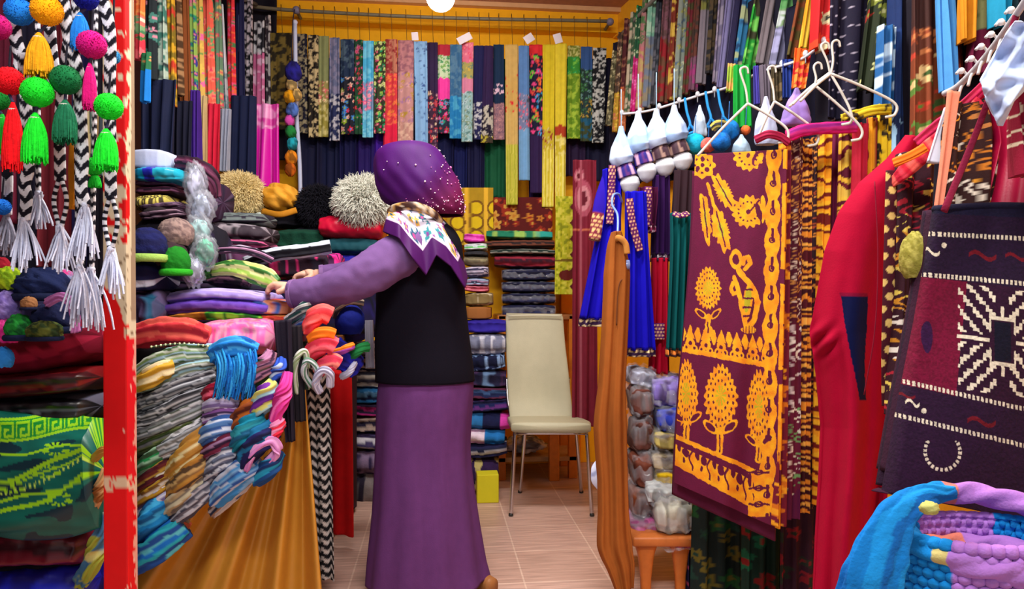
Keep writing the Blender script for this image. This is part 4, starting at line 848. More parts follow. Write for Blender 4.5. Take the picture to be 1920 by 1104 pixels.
b = MB(); b.ball(cc, .092, .085, .07, spec=('B', (196, 132, 24), (224, 160, 50), .05), bump=.35, bs=4, n=40, seed=4); b.build('crown', M['cotton'], o)
b = MB(); b.tube([at(492, 396, 3.42), at(524, 402, 3.39), at(556, 394, 3.42)], .03, .018, x=UP, spec=('S', (186, 122, 20)), nc=16, nl=20); b.build('brim', M['cotton'], o)
hb = MB(); hb.tube([at(405, 405, 3.42), at(445, 414, 3.37), at(490, 404, 3.42)], .035, .03, x=UP, nc=20, nl=20, spec=('T', [(190, 206, 200), (30, 130, 140)], .018), rid=.06); tag(hb.build('cap_band', M['cotton']), 'pale band with teal edge under the cream fur hat', 'band')
slab(606, 722, 404, 450, 3.36, .26, ('S', (214, 16, 60)), 'satin', 'crimson cushion under the white shaggy hat', 'cushion', 'cushion', seed=402, e=.8, rid=.02, taper=1.15)
slab(610, 716, 449, 482, 3.38, .28, ('S', (8, 66, 78)), 'cotton', 'dark teal folded cloth under the crimson cushion', seed=403)
slab(612, 720, 480, 514, 3.37, .28, ('S', (26, 22, 140)), 'cotton', 'ultramarine folded cloth under the dark teal one', seed=404)
slab(560, 640, 428, 458, 3.46, .24, ('S', (12, 12, 28)), 'wool', 'black knit under the black fur hat', seed=405)
slab(500, 580, 402, 432, 3.5, .24, ('S', (16, 14, 24)), 'wool', 'black knit under the mustard cap', seed=408)
slab(516, 616, 432, 470, 3.4, .24, ('S', (8, 60, 44)), 'wool', 'dark green knit between hat row and black-white scarf', seed=406)
slab(500, 716, 510, 640, 3.4, .25, ('Y', [(20, 14, 60), (30, 20, 90), (14, 14, 30)], .3), 'cotton', 'dark indigo folded blanket under the ultramarine cloth', seed=407)
# ---- knit caps and cloth stacks along the left
def knit_cap(px, py, rx, ry, d, spec, lb, brim=None, seed=0, m='wool', name='knit_cap', cat='cap', bump=.1):
    o = thing(name, lb, cat, at(px, py + ry, d)); cc = at(px, py, d); RX, RZ = rx * d / F, ry * d / F
    b = MB(); b.ball(cc, RX, RX * .9, RZ, spec=spec, n=48, bump=bump, seed=seed, zlo=-.75); b.build('crown', M[m], o)
    if brim:
        a = np.linspace(0, 2 * np.pi, 25); L = [cc + RV * math.cos(t) * RX * .98 + FV * math.sin(t) * RX * .88 - UP * RZ * .62 for t in a]
        b = MB(); b.tube(L, RZ * .42, RZ * .3, x=UP, nc=14, nl=60, spec=brim, rid=.05); b.build('brim', M[m], o)
    return o
slab(268, 333, 288, 326, 2.62, .22, ('S', (190, 200, 232)), 'paper', 'pale lilac-white carton on top of the left stack', 'box', 'carton', e=.25, rid=0, rough=0, seed=410)
o = slab(274, 352, 320, 347, 2.56, .24, ('V', [(.3, ('S', (20, 150, 200))), (.55, ('S', (40, 50, 190))), (1.1, ('S', (40, 180, 210)))]), 'plastic', 'turquoise packet with a blue label under the pale carton', 'packet', 'packet', e=.5, seed=411)
bundle([(336, 304, 2.7), (368, 310, 2.66), (396, 330, 2.66), (402, 368, 2.7)], 26, 20, ('T', [(80, 30, 60), (40, 24, 40), (120, 60, 90)], .01), 'dark plum rolled scarf curving beside the turquoise packet', seed=412)
lst = [
 (276, 346, 345, 357, ('Y', [(96, 60, 96), (150, 110, 140)], .5), 'mauve folded cloth below the turquoise packet'),
 (278, 346, 357, 372, ('Y', [(60, 20, 44), (110, 60, 90), (40, 20, 40)], .4), 'wine folded cloth in the left stack'),
 (274, 334, 372, 400, ('D', (60, 50, 30), (206, 190, 90), .012, .36), 'gold flecked brocade cloth in the left stack'),
 (288, 356, 386, 400, ('Y', [(60, 44, 66), (120, 90, 120)], .4), 'grey-violet folded cloth in the left stack'),
 (286, 356, 399, 415, ('Y', [(150, 120, 140), (50, 30, 50)], .5), 'mauve and black folded cloth in the left stack'),
]
for i, (x0, x1, y0, y1, sp, lb) in enumerate(lst): slab(x0, x1, y0, y1 + 1, 2.62 - .03 * i, .24, sp, 'cotton', lb, seed=420 + i, sag=-.004, tilt=.004 * i, group='cloths in the left stack')
knit_cap(330, 438, 33, 30, 2.46, ('B', (150, 126, 120), (110, 90, 90), .01), 'beige-grey knit cap tipped in the left stack', seed=1)
knit_cap(318, 478, 32, 28, 2.44, ('S', (54, 36, 44)), 'dark brown knit cap under the beige-grey one', seed=2)
knit_cap(330, 492, 26, 30, 2.40, ('S', (20, 120, 26)), 'grass green knit cap in the left stack', ('S', (40, 160, 30)), seed=3)
knit_cap(277, 462, 34, 36, 2.36, ('H', [(18, 22, 70), (20, 26, 84)], .02), 'navy knit cap with pale lime rim beside the post', ('S', (150, 190, 90)), seed=4)
knit_cap(300, 402, 30, 16, 2.56, ('S', (34, 26, 30)), 'black cap squeezed above the beige-grey cap', seed=5)
slab(252, 314, 488, 548, 2.36, .24, ('Y', [(18, 22, 64), (24, 28, 80), (18, 20, 60), (190, 196, 214), (20, 22, 64)], .36, .1), 'wool', 'navy knit with a white stripe beside the post', seed=430)
slab(252, 316, 546, 610, 2.36, .24, ('B', (40, 30, 66), (120, 110, 160), .04, (40, 110, 150)), 'cotton', 'dark blue crumpled cloth under the navy knit', seed=431, rough=.3)
knit_cap(306, 450, 52, 50, 2.62, ('S', (20, 18, 30)), 'black knit at the core of the left stack', seed=6)
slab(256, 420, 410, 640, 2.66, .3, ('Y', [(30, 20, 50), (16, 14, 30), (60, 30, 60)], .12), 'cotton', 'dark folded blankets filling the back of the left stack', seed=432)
slab(350, 420, 340, 420, 2.9, .3, ('Y', [(60, 30, 60), (30, 24, 50), (90, 70, 100)], .2), 'cotton', 'plum folded blankets behind the plastic bags', seed=433)
# hanging clear plastic bags with pale contents
for i, (px, py, rx, ry, c, lb) in enumerate(((366, 345, 20, 40, (196, 200, 230), 'topmost clear plastic bag with lilac contents beside the stack'), (378, 392, 24, 34, (176, 190, 220), 'clear plastic bag with pale blue contents in the column of bags'), (372, 436, 24, 34, (150, 200, 200), 'clear plastic bag with mint contents in the column of bags'), (384, 474, 22, 32, (70, 180, 140), 'clear plastic bag with sea green contents in the column of bags'), (362, 508, 22, 30, (190, 196, 226), 'lowest clear plastic bag beside the green cap'))):
    d = 2.58 - .03 * i; cc = at(px, py, d); o = thing('plastic_bag', lb, 'bag', at(px, py + ry, d), 'clear plastic bags beside the left stack')
    b = MB(); b.ball(cc, rx * .7 * d / F, .03, ry * .75 * d / F, spec=('B', c, tuple(int(x * .6) for x in c), .02), n=28, bump=.5, bs=5, seed=i); b.build('contents', M['cotton'], o)
    b = MB(); b.ball(cc, rx * d / F, .045, ry * d / F, spec=('S', (225, 230, 245)), n=36, bump=.55, bs=6, seed=i + 9); b.build('clear_film', M['film'], o)
# ---- middle of the counter: shallow heaps
mid = [
 (398, 508, 402, 424, 3.05, .24, ('Y', [(40, 36, 50), (110, 120, 120)], .4), 'smoky grey folded knit under the cream fur hat', .0),
 (396, 512, 422, 452, 3.0, .26, ('B', (60, 50, 60), (150, 140, 150), .03, (20, 16, 26)), 'charcoal marled knit below the smoky grey one', -.02),
 (392, 508, 450, 466, 2.95, .26, ('Y', [(200, 90, 140), (60, 16, 40), (30, 20, 40)], .4), 'dark maroon cloth with a pink edge below the marled knit', -.012),
 (390, 486, 462, 512, 2.85, .26, ('B', (176, 160, 186), (110, 60, 100), .03, (210, 200, 220)), 'pale lilac patterned cloth left of the black and white scarf', .01),
 (470, 622, 478, 522, 2.9, .2, ('F', (40, 14, 34), [(206, 40, 110), (150, 20, 70), (30, 20, 40)], .04, .9), 'black and pink patterned cloth under the black and white scarf', .01),
 (560, 640, 476, 520, 2.96, .2, ('T', [(226, 40, 140), (60, 16, 60)], .02), 'hot pink striped cloth end behind the far hand', .02),
 (330, 530, 526, 548, 2.62, .26, ('Y', [(50, 30, 60), (20, 20, 40)], .5), 'dark cloth on top of the lavender pile', .0),
]
for i, (x0, x1, y0, y1, d, dp, sp, lb, tl) in enumerate(mid): slab(x0, x1, y0, y1 + 2, d, dp, sp, 'cotton', lb, seed=440 + i, tilt=tl, rid=.06)
bundle([(462, 494, 2.82), (510, 478, 2.8), (570, 470, 2.8), (620, 462, 2.82)], 24, 22, ('T', [(16, 16, 26), (206, 210, 226), (190, 196, 214), (20, 18, 30), (16, 14, 24)], .011, .3), 'rolled black and white scarf lying behind the woman’s hands', seed=450, rid=.1)
bundle([(396, 470, 2.8), (440, 468, 2.76), (480, 474, 2.74), (512, 488, 2.76)], 14, 12, ('T', [(206, 150, 190), (30, 20, 40)], .01), 'thin pink and black rolled scarf above the held cloth', seed=451)
# cloth held in her hands
bundle([(398, 506, 2.56), (436, 502, 2.52), (474, 512, 2.52), (502, 522, 2.52), (520, 532, 2.52)], [20, 26, 34, 36, 22], [10, 14, 16, 16, 14], ('T', [(214, 224, 130), (150, 190, 80), (226, 232, 160), (60, 120, 50)], .012, .5), 'pale lime green folded scarf held in the woman’s near hand', seed=452, m='satin', x=UP)
bundle([(360, 522, 2.60), (400, 508, 2.58), (440, 506, 2.56), (470, 512, 2.55)], 20, 14, ('B', (90, 150, 60), (30, 90, 40), .02, (206, 226, 140)), 'leaf green crumpled scarf end left of the held cloth', seed=453)
bundle([(372, 530, 2.66), (420, 522, 2.62), (470, 530, 2.6)], 16, 12, ('B', (40, 30, 40), (110, 70, 90), .02), 'dark scarf end under the held lime green cloth', seed=454)
# lavender pile
lav = [
 (326, 518, 540, 562, 2.46, ('Y', [(150, 130, 206), (176, 160, 220)], .5), 'lavender folded shawl on top of the pile by the near hand', .035),
 (324, 524, 558, 584, 2.45, ('Y', [(96, 60, 170), (130, 96, 200), (110, 70, 180)], .4), 'violet folded shawl under the lavender one', .03),
 (330, 516, 580, 598, 2.45, ('V', [(.45, ('B', (150, 90, 30), (206, 130, 40), .03)), (1.1, ('B', (30, 110, 24), (120, 190, 40), .02))]), 'ochre and green folded shawl under the violet one', .03),
 (322, 520, 594, 616, 2.46, ('Y', [(16, 14, 24), (60, 20, 60)], .5), 'black folded shawl under the ochre and green one', .02),
 (470, 560, 560, 590, 2.48, ('B', (190, 120, 90), (60, 90, 160), .04, (200, 60, 60)), 'peach and blue crumpled cloth right of the lavender pile', .01),
 (498, 572, 588, 612, 2.46, ('Y', [(190, 60, 40), (206, 120, 60), (120, 30, 30)], .4), 'orange-red folded cloth under the peach and blue one', .0),
 (480, 580, 610, 650, 2.46, ('B', (40, 24, 60), (110, 40, 60), .03), 'dark aubergine cloth below the orange-red one', .0),
]
for i, (x0, x1, y0, y1, d, sp, lb, sg) in enumerate(lav): slab(x0, x1, y0, y1 + 2, d, .26, sp, 'cotton', lb, seed=460 + i, sag=sg * .5, rid=.05)
# ---- coral and pink cloths over the front edge
bundle([(250, 632, 2.36), (300, 622, 2.33), (350, 622, 2.32), (392, 632, 2.33)], [42, 50, 50, 34], 26, ('T', [(206, 50, 60), (226, 96, 84), (170, 30, 50)], .016, .6), 'coral red rolled scarf on the counter edge right of the post', seed=470, x=UP)
slab(386, 520, 598, 662, 2.33, .24, ('B', (240, 100, 176), (226, 150, 180), .01, (190, 110, 130)), 'satin', 'pink sequined cloth folded over the counter edge', seed=471, e=.75, taper=1.1)
b = MB(); rng = np.random.default_rng(3)
for k in range(26): b.ball(at(284 + k * 4.4, 650 - 6 * math.sin(k / 25 * 3.1) + (k % 2), 2.29), .0042, spec=('S', ((206, 216, 170), (40, 60, 30))[k % 2]), n=8)
tag(b.build('bead_string', M['plastic']), 'string of pale beads lying under the coral red scarf', 'beads')

# ================================================================== FRONT AND SIDE OF THE COUNTER
hang(-60, 572, 652, -60, 572, 1146, 2.47, spec=('S', (22, 16, 24)), fold=.012, nf=9, thick=.012, nc=160, nl=30, name='counter_cloth', label='black cloth covering the front of the counter behind the scarf bundles', cat='cloth')
p0, p1 = RV * -.80 + FV * 2.50 + UP * .87, RV * -.80 + FV * 2.50 + UP * .03
b = MB(); b.tube([p + FV * .57 for p in (p0, (p0 + p1) / 2, p1)], 1.08, .014, x=FV, nc=80, nl=30, e=.6, fold=.008, nf=7, spec=('S', (40, 14, 24)))
tag(b.build('counter_cloth', M['cotton']), 'dark maroon cloth covering the side of the counter towards the woman', 'cloth')

TQ, GY, WH = (20, 130, 206), (120, 122, 130), (206, 206, 214)
fb = [
 ([(258, 702, 2.32), (300, 678, 2.30), (350, 664, 2.30), (402, 662, 2.32)], 34, ('T', [(120, 150, 90), (200, 210, 196), (60, 90, 50), (150, 180, 200)], .006, .6), 'green and white striped scarf bundle under the beads'),
 ([(258, 726, 2.31), (300, 712, 2.29), (350, 690, 2.29), (404, 680, 2.31)], 26, ('T', [(150, 190, 206), (80, 90, 80), (210, 216, 210), (130, 140, 120)], .006, .6), 'pale blue and grey scarf bundle, second under the beads'),
 ([(256, 722, 2.27), (278, 710, 2.25), (304, 694, 2.26), (326, 688, 2.28)], 30, ('T', [(206, 160, 50), (226, 206, 160), (190, 140, 30)], .014, .4), 'small mustard and cream bundle beside the post'),
 ([(256, 764, 2.31), (300, 746, 2.28), (350, 724, 2.28), (406, 706, 2.30)], 34, ('T', [(40, 42, 50), GY, (190, 192, 200), (60, 60, 70), (150, 150, 156)], .005, .8), 'charcoal and silver striped scarf bundle, upper left of the display'),
 ([(256, 790, 2.30), (300, 776, 2.27), (350, 750, 2.27), (404, 728, 2.29)], 32, ('T', [(20, 20, 26), WH, (90, 92, 100), (40, 40, 46), (160, 160, 170)], .005, .8), 'black and white striped scarf bundle beside the post'),
 ([(256, 818, 2.30), (300, 802, 2.27), (350, 778, 2.26), (400, 752, 2.28)], 32, ('T', [(110, 112, 120), (200, 200, 206), (70, 76, 66), (140, 146, 150)], .006, .7), 'ash grey scarf bundle in the middle of the left column'),
 ([(256, 846, 2.30), (300, 828, 2.27), (350, 806, 2.26), (398, 776, 2.28)], 30, ('T', [(66, 80, 40), (120, 130, 80), (110, 110, 116), (50, 60, 36)], .007, .5), 'moss green and grey scarf bundle in the left column'),
 ([(280, 862, 2.28), (320, 838, 2.25), (360, 814, 2.25), (398, 786, 2.27)], 32, ('T', [(170, 174, 184), (90, 92, 100), (214, 214, 222), (120, 120, 120)], .006, .8), 'silver grey scarf bundle above the tan one'),
 ([(256, 884, 2.29), (280, 868, 2.26), (305, 850, 2.26), (322, 838, 2.28)], 30, ('T', [(30, 130, 70), (60, 90, 60), (150, 190, 160)], .009, .5), 'small emerald scarf bundle beside the post'),
 ([(256, 914, 2.29), (284, 894, 2.26), (312, 872, 2.26), (338, 856, 2.28)], 32, ('T', [(80, 20, 36), (190, 150, 60), (110, 40, 40)], .01, .5), 'maroon and gold scarf bundle beside the post'),
 ([(318, 884, 2.26), (342, 862, 2.23), (366, 834, 2.23), (396, 806, 2.26)], 36, ('T', [(196, 146, 60), (170, 120, 50), (226, 210, 160)], .012, .4), 'tan and cream scarf bundle in the middle of the display'),
 ([(256, 944, 2.29), (284, 922, 2.26), (312, 898, 2.26), (336, 880, 2.28)], 32, ('T', [(196, 150, 40), (220, 214, 200), (120, 80, 30)], .009, .5), 'gold and white scarf bundle beside the post'),
 ([(318, 922, 2.26), (346, 900, 2.23), (372, 872, 2.23), (402, 842, 2.26)], 36, ('T', [(180, 126, 50), (140, 100, 60), (206, 170, 110), (90, 70, 50)], .01, .5), 'caramel striped scarf bundle below the tan and cream one'),
 ([(256, 974, 2.29), (284, 952, 2.26), (312, 926, 2.26), (336, 906, 2.28)], 32, ('T', [(180, 180, 216), (110, 100, 150), (214, 214, 230)], .009, .5), 'lilac and white scarf bundle low beside the post'),
 ([(306, 958, 2.27), (336, 934, 2.24), (368, 900, 2.24), (402, 872, 2.26)], 34, ('T', [(206, 196, 166), (120, 110, 100), (180, 160, 120)], .009, .5), 'cream and taupe scarf bundle low in the display'),
 ([(326, 976, 2.27), (352, 950, 2.24), (384, 918, 2.24), (414, 886, 2.26)], 32, ('T', [(70, 70, 86), (190, 190, 200), (110, 110, 124)], .006, .7), 'slate grey striped scarf bundle at the lower edge of the display'),
 ([(256, 1006, 2.29), (276, 982, 2.25), (296, 956, 2.25), (318, 936, 2.27)], 40, ('T', [(20, 130, 200), (60, 170, 226), (16, 90, 150)], .014, .4), 'bright blue scarf bundle low beside the post'),
 ([(252, 1058, 2.29), (282, 1036, 2.25), (314, 1008, 2.25), (346, 984, 2.27)], 46, ('T', [(40, 170, 190), (20, 110, 200), (90, 190, 206), (30, 80, 160)], .014, .4), 'turquoise and blue scarf bundle, lowest beside the post'),
 ([(256, 966, 2.31), (300, 958, 2.29), (330, 980, 2.28), (350, 994, 2.29)], 26, ('T', [(190, 90, 60), (130, 110, 90), (60, 90, 120)], .012, .4), 'brick and grey scarf end between the two blue bundles'),
 ([(386, 742, 2.25), (398, 734, 2.23), (412, 730, 2.23), (424, 734, 2.25)], 26, ('T', [(176, 20, 60), (226, 90, 120), (120, 10, 40)], .012, .4), 'small crimson rolled scarf under the turquoise fringe'),
 ([(384, 764, 2.24), (402, 758, 2.22), (424, 754, 2.22), (446, 758, 2.24)], 22, ('T', [(200, 196, 226), (110, 90, 140), (170, 160, 200)], .01, .4), 'lilac rolled scarf below the crimson one'),
 ([(384, 786, 2.24), (402, 780, 2.22), (424, 774, 2.22), (448, 778, 2.24)], 22, ('T', [(130, 80, 150), (206, 190, 226), (60, 40, 80)], .009, .4), 'purple and white rolled scarf below the lilac one'),
 ([(378, 824, 2.24), (400, 808, 2.21), (424, 798, 2.21), (446, 800, 2.23)], 34, ('T', [(90, 140, 206), (206, 216, 236), (50, 90, 160)], .01, .5), 'sky blue and white scarf bundle in the right column'),
 ([(380, 852, 2.24), (404, 838, 2.21), (428, 822, 2.21), (450, 816, 2.23)], 28, ('T', [(110, 30, 60), (50, 26, 60), (160, 120, 160)], .01, .5), 'burgundy scarf bundle in the right column'),
 ([(440, 796, 2.22), (456, 780, 2.20), (472, 766, 2.20), (490, 760, 2.22)], 34, ('T', [(130, 60, 20), (190, 100, 30), (80, 30, 20)], .012, .5), 'rust orange scarf bundle in the right column'),
 ([(474, 776, 2.21), (490, 756, 2.19), (504, 738, 2.19), (516, 722, 2.21)], 36, ('T', [(206, 206, 110), (110, 40, 150), (70, 20, 110), (150, 190, 200)], .012, .5), 'purple and pale yellow scarf bundle in the right column'),
 ([(470, 724, 2.23), (486, 704, 2.21), (500, 684, 2.21), (510, 662, 2.23)], 34, ('T', [(60, 30, 60), (176, 120, 160), (40, 60, 40), (150, 100, 120)], .008, .6), 'dark mauve scarf bundle right of the turquoise fringe'),
 ([(440, 834, 2.22), (458, 814, 2.19), (476, 796, 2.19), (492, 784, 2.21)], 40, ('T', [(10, 130, 160), (20, 90, 130), (50, 170, 190)], .016, .4), 'teal scarf bundle in the right column'),
 ([(452, 868, 2.21), (474, 838, 2.18), (496, 816, 2.18), (516, 802, 2.20)], 40, ('T', [(24, 24, 84), (20, 110, 160), (16, 18, 60)], .016, .4), 'navy scarf bundle with a teal streak, lower right of the display'),
 ([(402, 934, 2.25), (432, 904, 2.22), (462, 876, 2.21), (484, 858, 2.22)], 46, ('T', [(60, 140, 206), (190, 200, 220), (40, 80, 150), (120, 170, 216)], .007, .7), 'blue and white striped scarf bundle along the lower edge of the display'),
 ([(386, 888, 2.25), (406, 872, 2.22), (430, 852, 2.21), (452, 842, 2.23)], 34, ('T', [(110, 120, 150), (200, 206, 220), (70, 76, 100)], .007, .6), 'grey-blue striped scarf bundle in the right column'),
 ([(398, 962, 2.27), (424, 936, 2.25), (452, 910, 2.24), (470, 890, 2.25)], 24, ('T', [(150, 120, 100), (60, 70, 100), (196, 190, 190)], .008, .6), 'taupe striped scarf bundle on the lowest diagonal edge'),
 ([(462, 880, 2.18), (474, 850, 2.16), (492, 830, 2.16), (512, 826, 2.17), (520, 846, 2.18), (500, 868, 2.19)], 16, ('T', [(226, 160, 220), (206, 130, 200)], .012, .3), 'pink-lilac scarf looped at the lower right of the display'),
 ([(478, 900, 2.22), (498, 884, 2.2), (512, 868, 2.2), (524, 846, 2.22)], 30, ('T', [(20, 70, 130), (30, 150, 190), (16, 40, 90)], .014, .4), 'deep blue scarf end below the pink loop'),
 ([(510, 800, 2.2), (522, 764, 2.18), (534, 728, 2.18), (540, 700, 2.2)], 26, ('T', [(226, 60, 160), (240, 110, 190), (180, 30, 120)], .014, .4), 'hot pink rolled scarf hanging at the right end of the display'),
 ([(500, 828, 2.19), (510, 814, 2.18), (520, 800, 2.18), (530, 790, 2.2)], 22, ('T', [(226, 40, 70), (240, 150, 200)], .012, .4), 'scarlet scarf end below the hot pink one'),
 ([(506, 712, 2.22), (516, 704, 2.21), (524, 692, 2.21), (526, 676, 2.23)], 26, ('T', [(40, 80, 190), (170, 190, 226), (24, 40, 120)], .01, .5), 'cobalt scarf bundle at the right end of the display'),
]
for i, (pts, wd, sp, lb) in enumerate(fb):
    wd *= 1.12
    bundle(pts, [wd * .8, wd, wd * 1.05, wd * .9], [wd * .62, wd * .8, wd * .8, wd * .6], sp, lb, seed=500 + i, rid=.12, nr=5 + i % 4, group='scarf bundles on the counter front')
# turquoise fringed scarf: folded top and combed fringe
o = thing('fringed_scarf', 'bright turquoise scarf with thick combed fringe in the middle of the display', 'scarf', at(440, 745, 2.22))
bb = bundle([(402, 668, 2.24), (424, 654, 2.22), (452, 650, 2.22), (478, 660, 2.24)], [34, 40, 40, 34], 30, ('T', [(20, 120, 206), (60, 160, 230), (16, 90, 170)], .01, .5), name='folded_top', parent=o, seed=5)
rng = np.random.default_rng(9); n = 260; u = rng.uniform(0, 1, n)
def atn(px, py, d): return np.array([at(a, b2, c) for a, b2, c in zip(px, py, d)])
dd = 2.215 + rng.normal(0, .008, n); r0 = atn(402 + 76 * u, 664 + rng.uniform(-10, 12, n), dd); ln = rng.uniform(.45, 1, n)
tip = atn(412 + 62 * u - 14 * ln * (1 - u), 676 + 74 * ln, dd - .012); bd = atn(408 + 72 * u + 6, 664 + 30 * ln, dd - .03)
b = MB(); cs = np.array([lin(c) for c in ((20, 120, 206), (60, 170, 236), (16, 90, 176), (40, 150, 220))])[rng.integers(0, 4, n)]; b.strands(r0, tip, bd, .0042, cs, rows=6, taper=.4); f = b.build('fringe', M['wool'], o); f['kind'] = 'stuff'

# ---- right end of the counter: dark strips, loops, coral roll, balls
def strip(x0, x1, yt, X0, X1, yb, d, c, lb, seed, m='cotton', fold=.008): hang(x0, x1, yt, X0, X1, yb, d, spec=('S', c) if len(c) == 3 and not isinstance(c[0], str) else c, seed=seed, fold=fold, label=lb, m=m, nc=40, nl=50)
strip(512, 546, 600, 536, 552, 828, 2.24, (22, 14, 34), 'black scarf end hanging at the right end of the display', 1)
strip(540, 566, 610, 548, 574, 790, 2.30, (26, 20, 30), 'dark brown-black scarf end above the gold drape', 2)
strip(556, 578, 640, 560, 582, 730, 2.36, ('T', [(60, 90, 70), (150, 170, 150), (30, 40, 40)], .008), 'grey-green striped scarf end above the gold drape', 3)
for i, (pts, wd, sp, lb) in enumerate((
 ([(556, 738, 2.3), (552, 700, 2.28), (558, 668, 2.27), (572, 660, 2.28), (576, 690, 2.29)], 11, ('T', [(150, 170, 130), (206, 206, 196)], .006), 'sage green looped cord scarf beside the coral roll'),
 ([(584, 724, 2.3), (570, 700, 2.27), (574, 676, 2.26), (590, 684, 2.27), (600, 712, 2.29)], 10, ('T', [(190, 200, 206), (90, 130, 110)], .006), 'pale grey looped cord scarf under the coral roll'),
 ([(600, 735, 2.3), (592, 716, 2.28), (604, 694, 2.27), (618, 700, 2.28), (620, 724, 2.3)], 14, ('T', [(196, 196, 220), (150, 150, 180)], .006), 'silvery scarf end bunched above the zigzag cloth'))):
    bundle(pts, wd, wd, sp, lb, seed=560 + i, rid=.08)
coral = [([(578, 620, 2.34), (588, 598, 2.32), (604, 586, 2.32), (620, 592, 2.33)], 34, ('T', [(236, 60, 70), (250, 100, 96)], .02), 'coral red roll at the top right corner of the counter'),
 ([(582, 636, 2.32), (598, 626, 2.30), (614, 624, 2.30), (626, 628, 2.31)], 22, ('S', (250, 120, 20)), 'orange band around the coral rolls'),
 ([(584, 660, 2.33), (600, 648, 2.31), (614, 644, 2.31), (626, 650, 2.32)], 34, ('T', [(230, 56, 80), (246, 96, 110)], .02), 'rose red roll below the orange band'),
 ([(596, 694, 2.34), (610, 682, 2.32), (624, 676, 2.32), (634, 682, 2.33)], 28, ('T', [(226, 60, 90), (246, 130, 120)], .02), 'lowest coral roll above the red cloth')]
for i, (pts, wd, sp, lb) in enumerate(coral): bundle(pts, wd, wd * .8, sp, lb, seed=570 + i, rid=.07)
knit_cap(656, 602, 28, 32, 2.62, ('S', (10, 30, 140)), 'royal blue ball cap at the counter corner beside the vest', seed=11, bump=.05, m='cotton')
for i, (pts, wd, sp, lb) in enumerate((
 ([(628, 594, 2.6), (634, 578, 2.58), (654, 566, 2.58), (682, 568, 2.6)], 12, ('T', [(60, 50, 60), (190, 170, 150)], .008), 'beige and black twisted scarf over the royal blue cap'),
 ([(568, 582, 2.5), (584, 574, 2.48), (602, 570, 2.48), (620, 574, 2.5)], 16, ('T', [(20, 100, 180), (60, 140, 210)], .01), 'azure folded scarf at the counter corner'),
 ([(540, 606, 2.44), (556, 594, 2.42), (570, 580, 2.42), (580, 576, 2.44)], 26, ('T', [(30, 30, 44), (170, 170, 170), (20, 60, 60)], .007), 'black and grey checked scarf bunched at the counter corner'),
 ([(548, 632, 2.42), (562, 616, 2.4), (576, 604, 2.4), (584, 598, 2.42)], 24, ('T', [(24, 50, 110), (60, 60, 80)], .012), 'navy scarf bunched left of the coral roll'),
 ([(622, 650, 2.5), (640, 664, 2.47), (654, 676, 2.47), (664, 688, 2.5)], 44, ('T', [(30, 40, 190), (20, 20, 120)], .02), 'ultramarine bunched scarf above the red cloth'),
 ([(622, 662, 2.42), (640, 658, 2.40), (652, 652, 2.40), (662, 648, 2.42)], 14, ('T', [(246, 130, 30), (150, 60, 160)], .014), 'orange and violet scarf end across the ultramarine one'),
 ([(656, 668, 2.46), (668, 660, 2.44), (678, 652, 2.44), (690, 650, 2.46)], 18, ('S', (20, 120, 60)), 'green scarf end pointing towards the vest'),
 ([(640, 706, 2.46), (652, 700, 2.44), (660, 690, 2.44), (666, 680, 2.46)], 12, ('S', (190, 196, 226)), 'pale blue scarf end above the red cloth'))):
    bundle(pts, wd, wd * .8, sp, lb, seed=580 + i, rid=.09)
strip(684, 700, 600, 686, 704, 690, 2.9, (176, 176, 196), 'pale scarf end hanging beside the vest', 7)
# hanging cloths on the counter side
def zz(P, U, V, S):
    o = np.broadcast_to(lin((18, 18, 24)), P.shape).copy(); q = V / .036 + np.abs(U / .03 - np.floor(U / .03) - .5) * 1.3; o[(q - np.floor(q)) < .42] = lin((196, 192, 190)); return o
hang(574, 620, 690, 588, 630, 1084, 2.44, 2.58, col=zz, seed=4, yaw=.25, fold=.006, nf=2, nc=90, nl=200, label='black and white zigzag scarf hanging down the counter corner', m='wool')
hang(612, 660, 696, 616, 664, 1000, 2.72, 3.02, spec=('S', (216, 10, 14)), seed=5, yaw=.35, fold=.006, nf=1, thick=.02, label='plain bright red cloth hanging down the side of the counter', name='hanging_cloth', cat='cloth')
hang(574, 604, 760, 586, 612, 1120, 2.66, 2.74, spec=('S', (96, 14, 36)), seed=6, fold=.008, label='dark crimson cloth edge behind the zigzag scarf', name='hanging_cloth', cat='cloth')

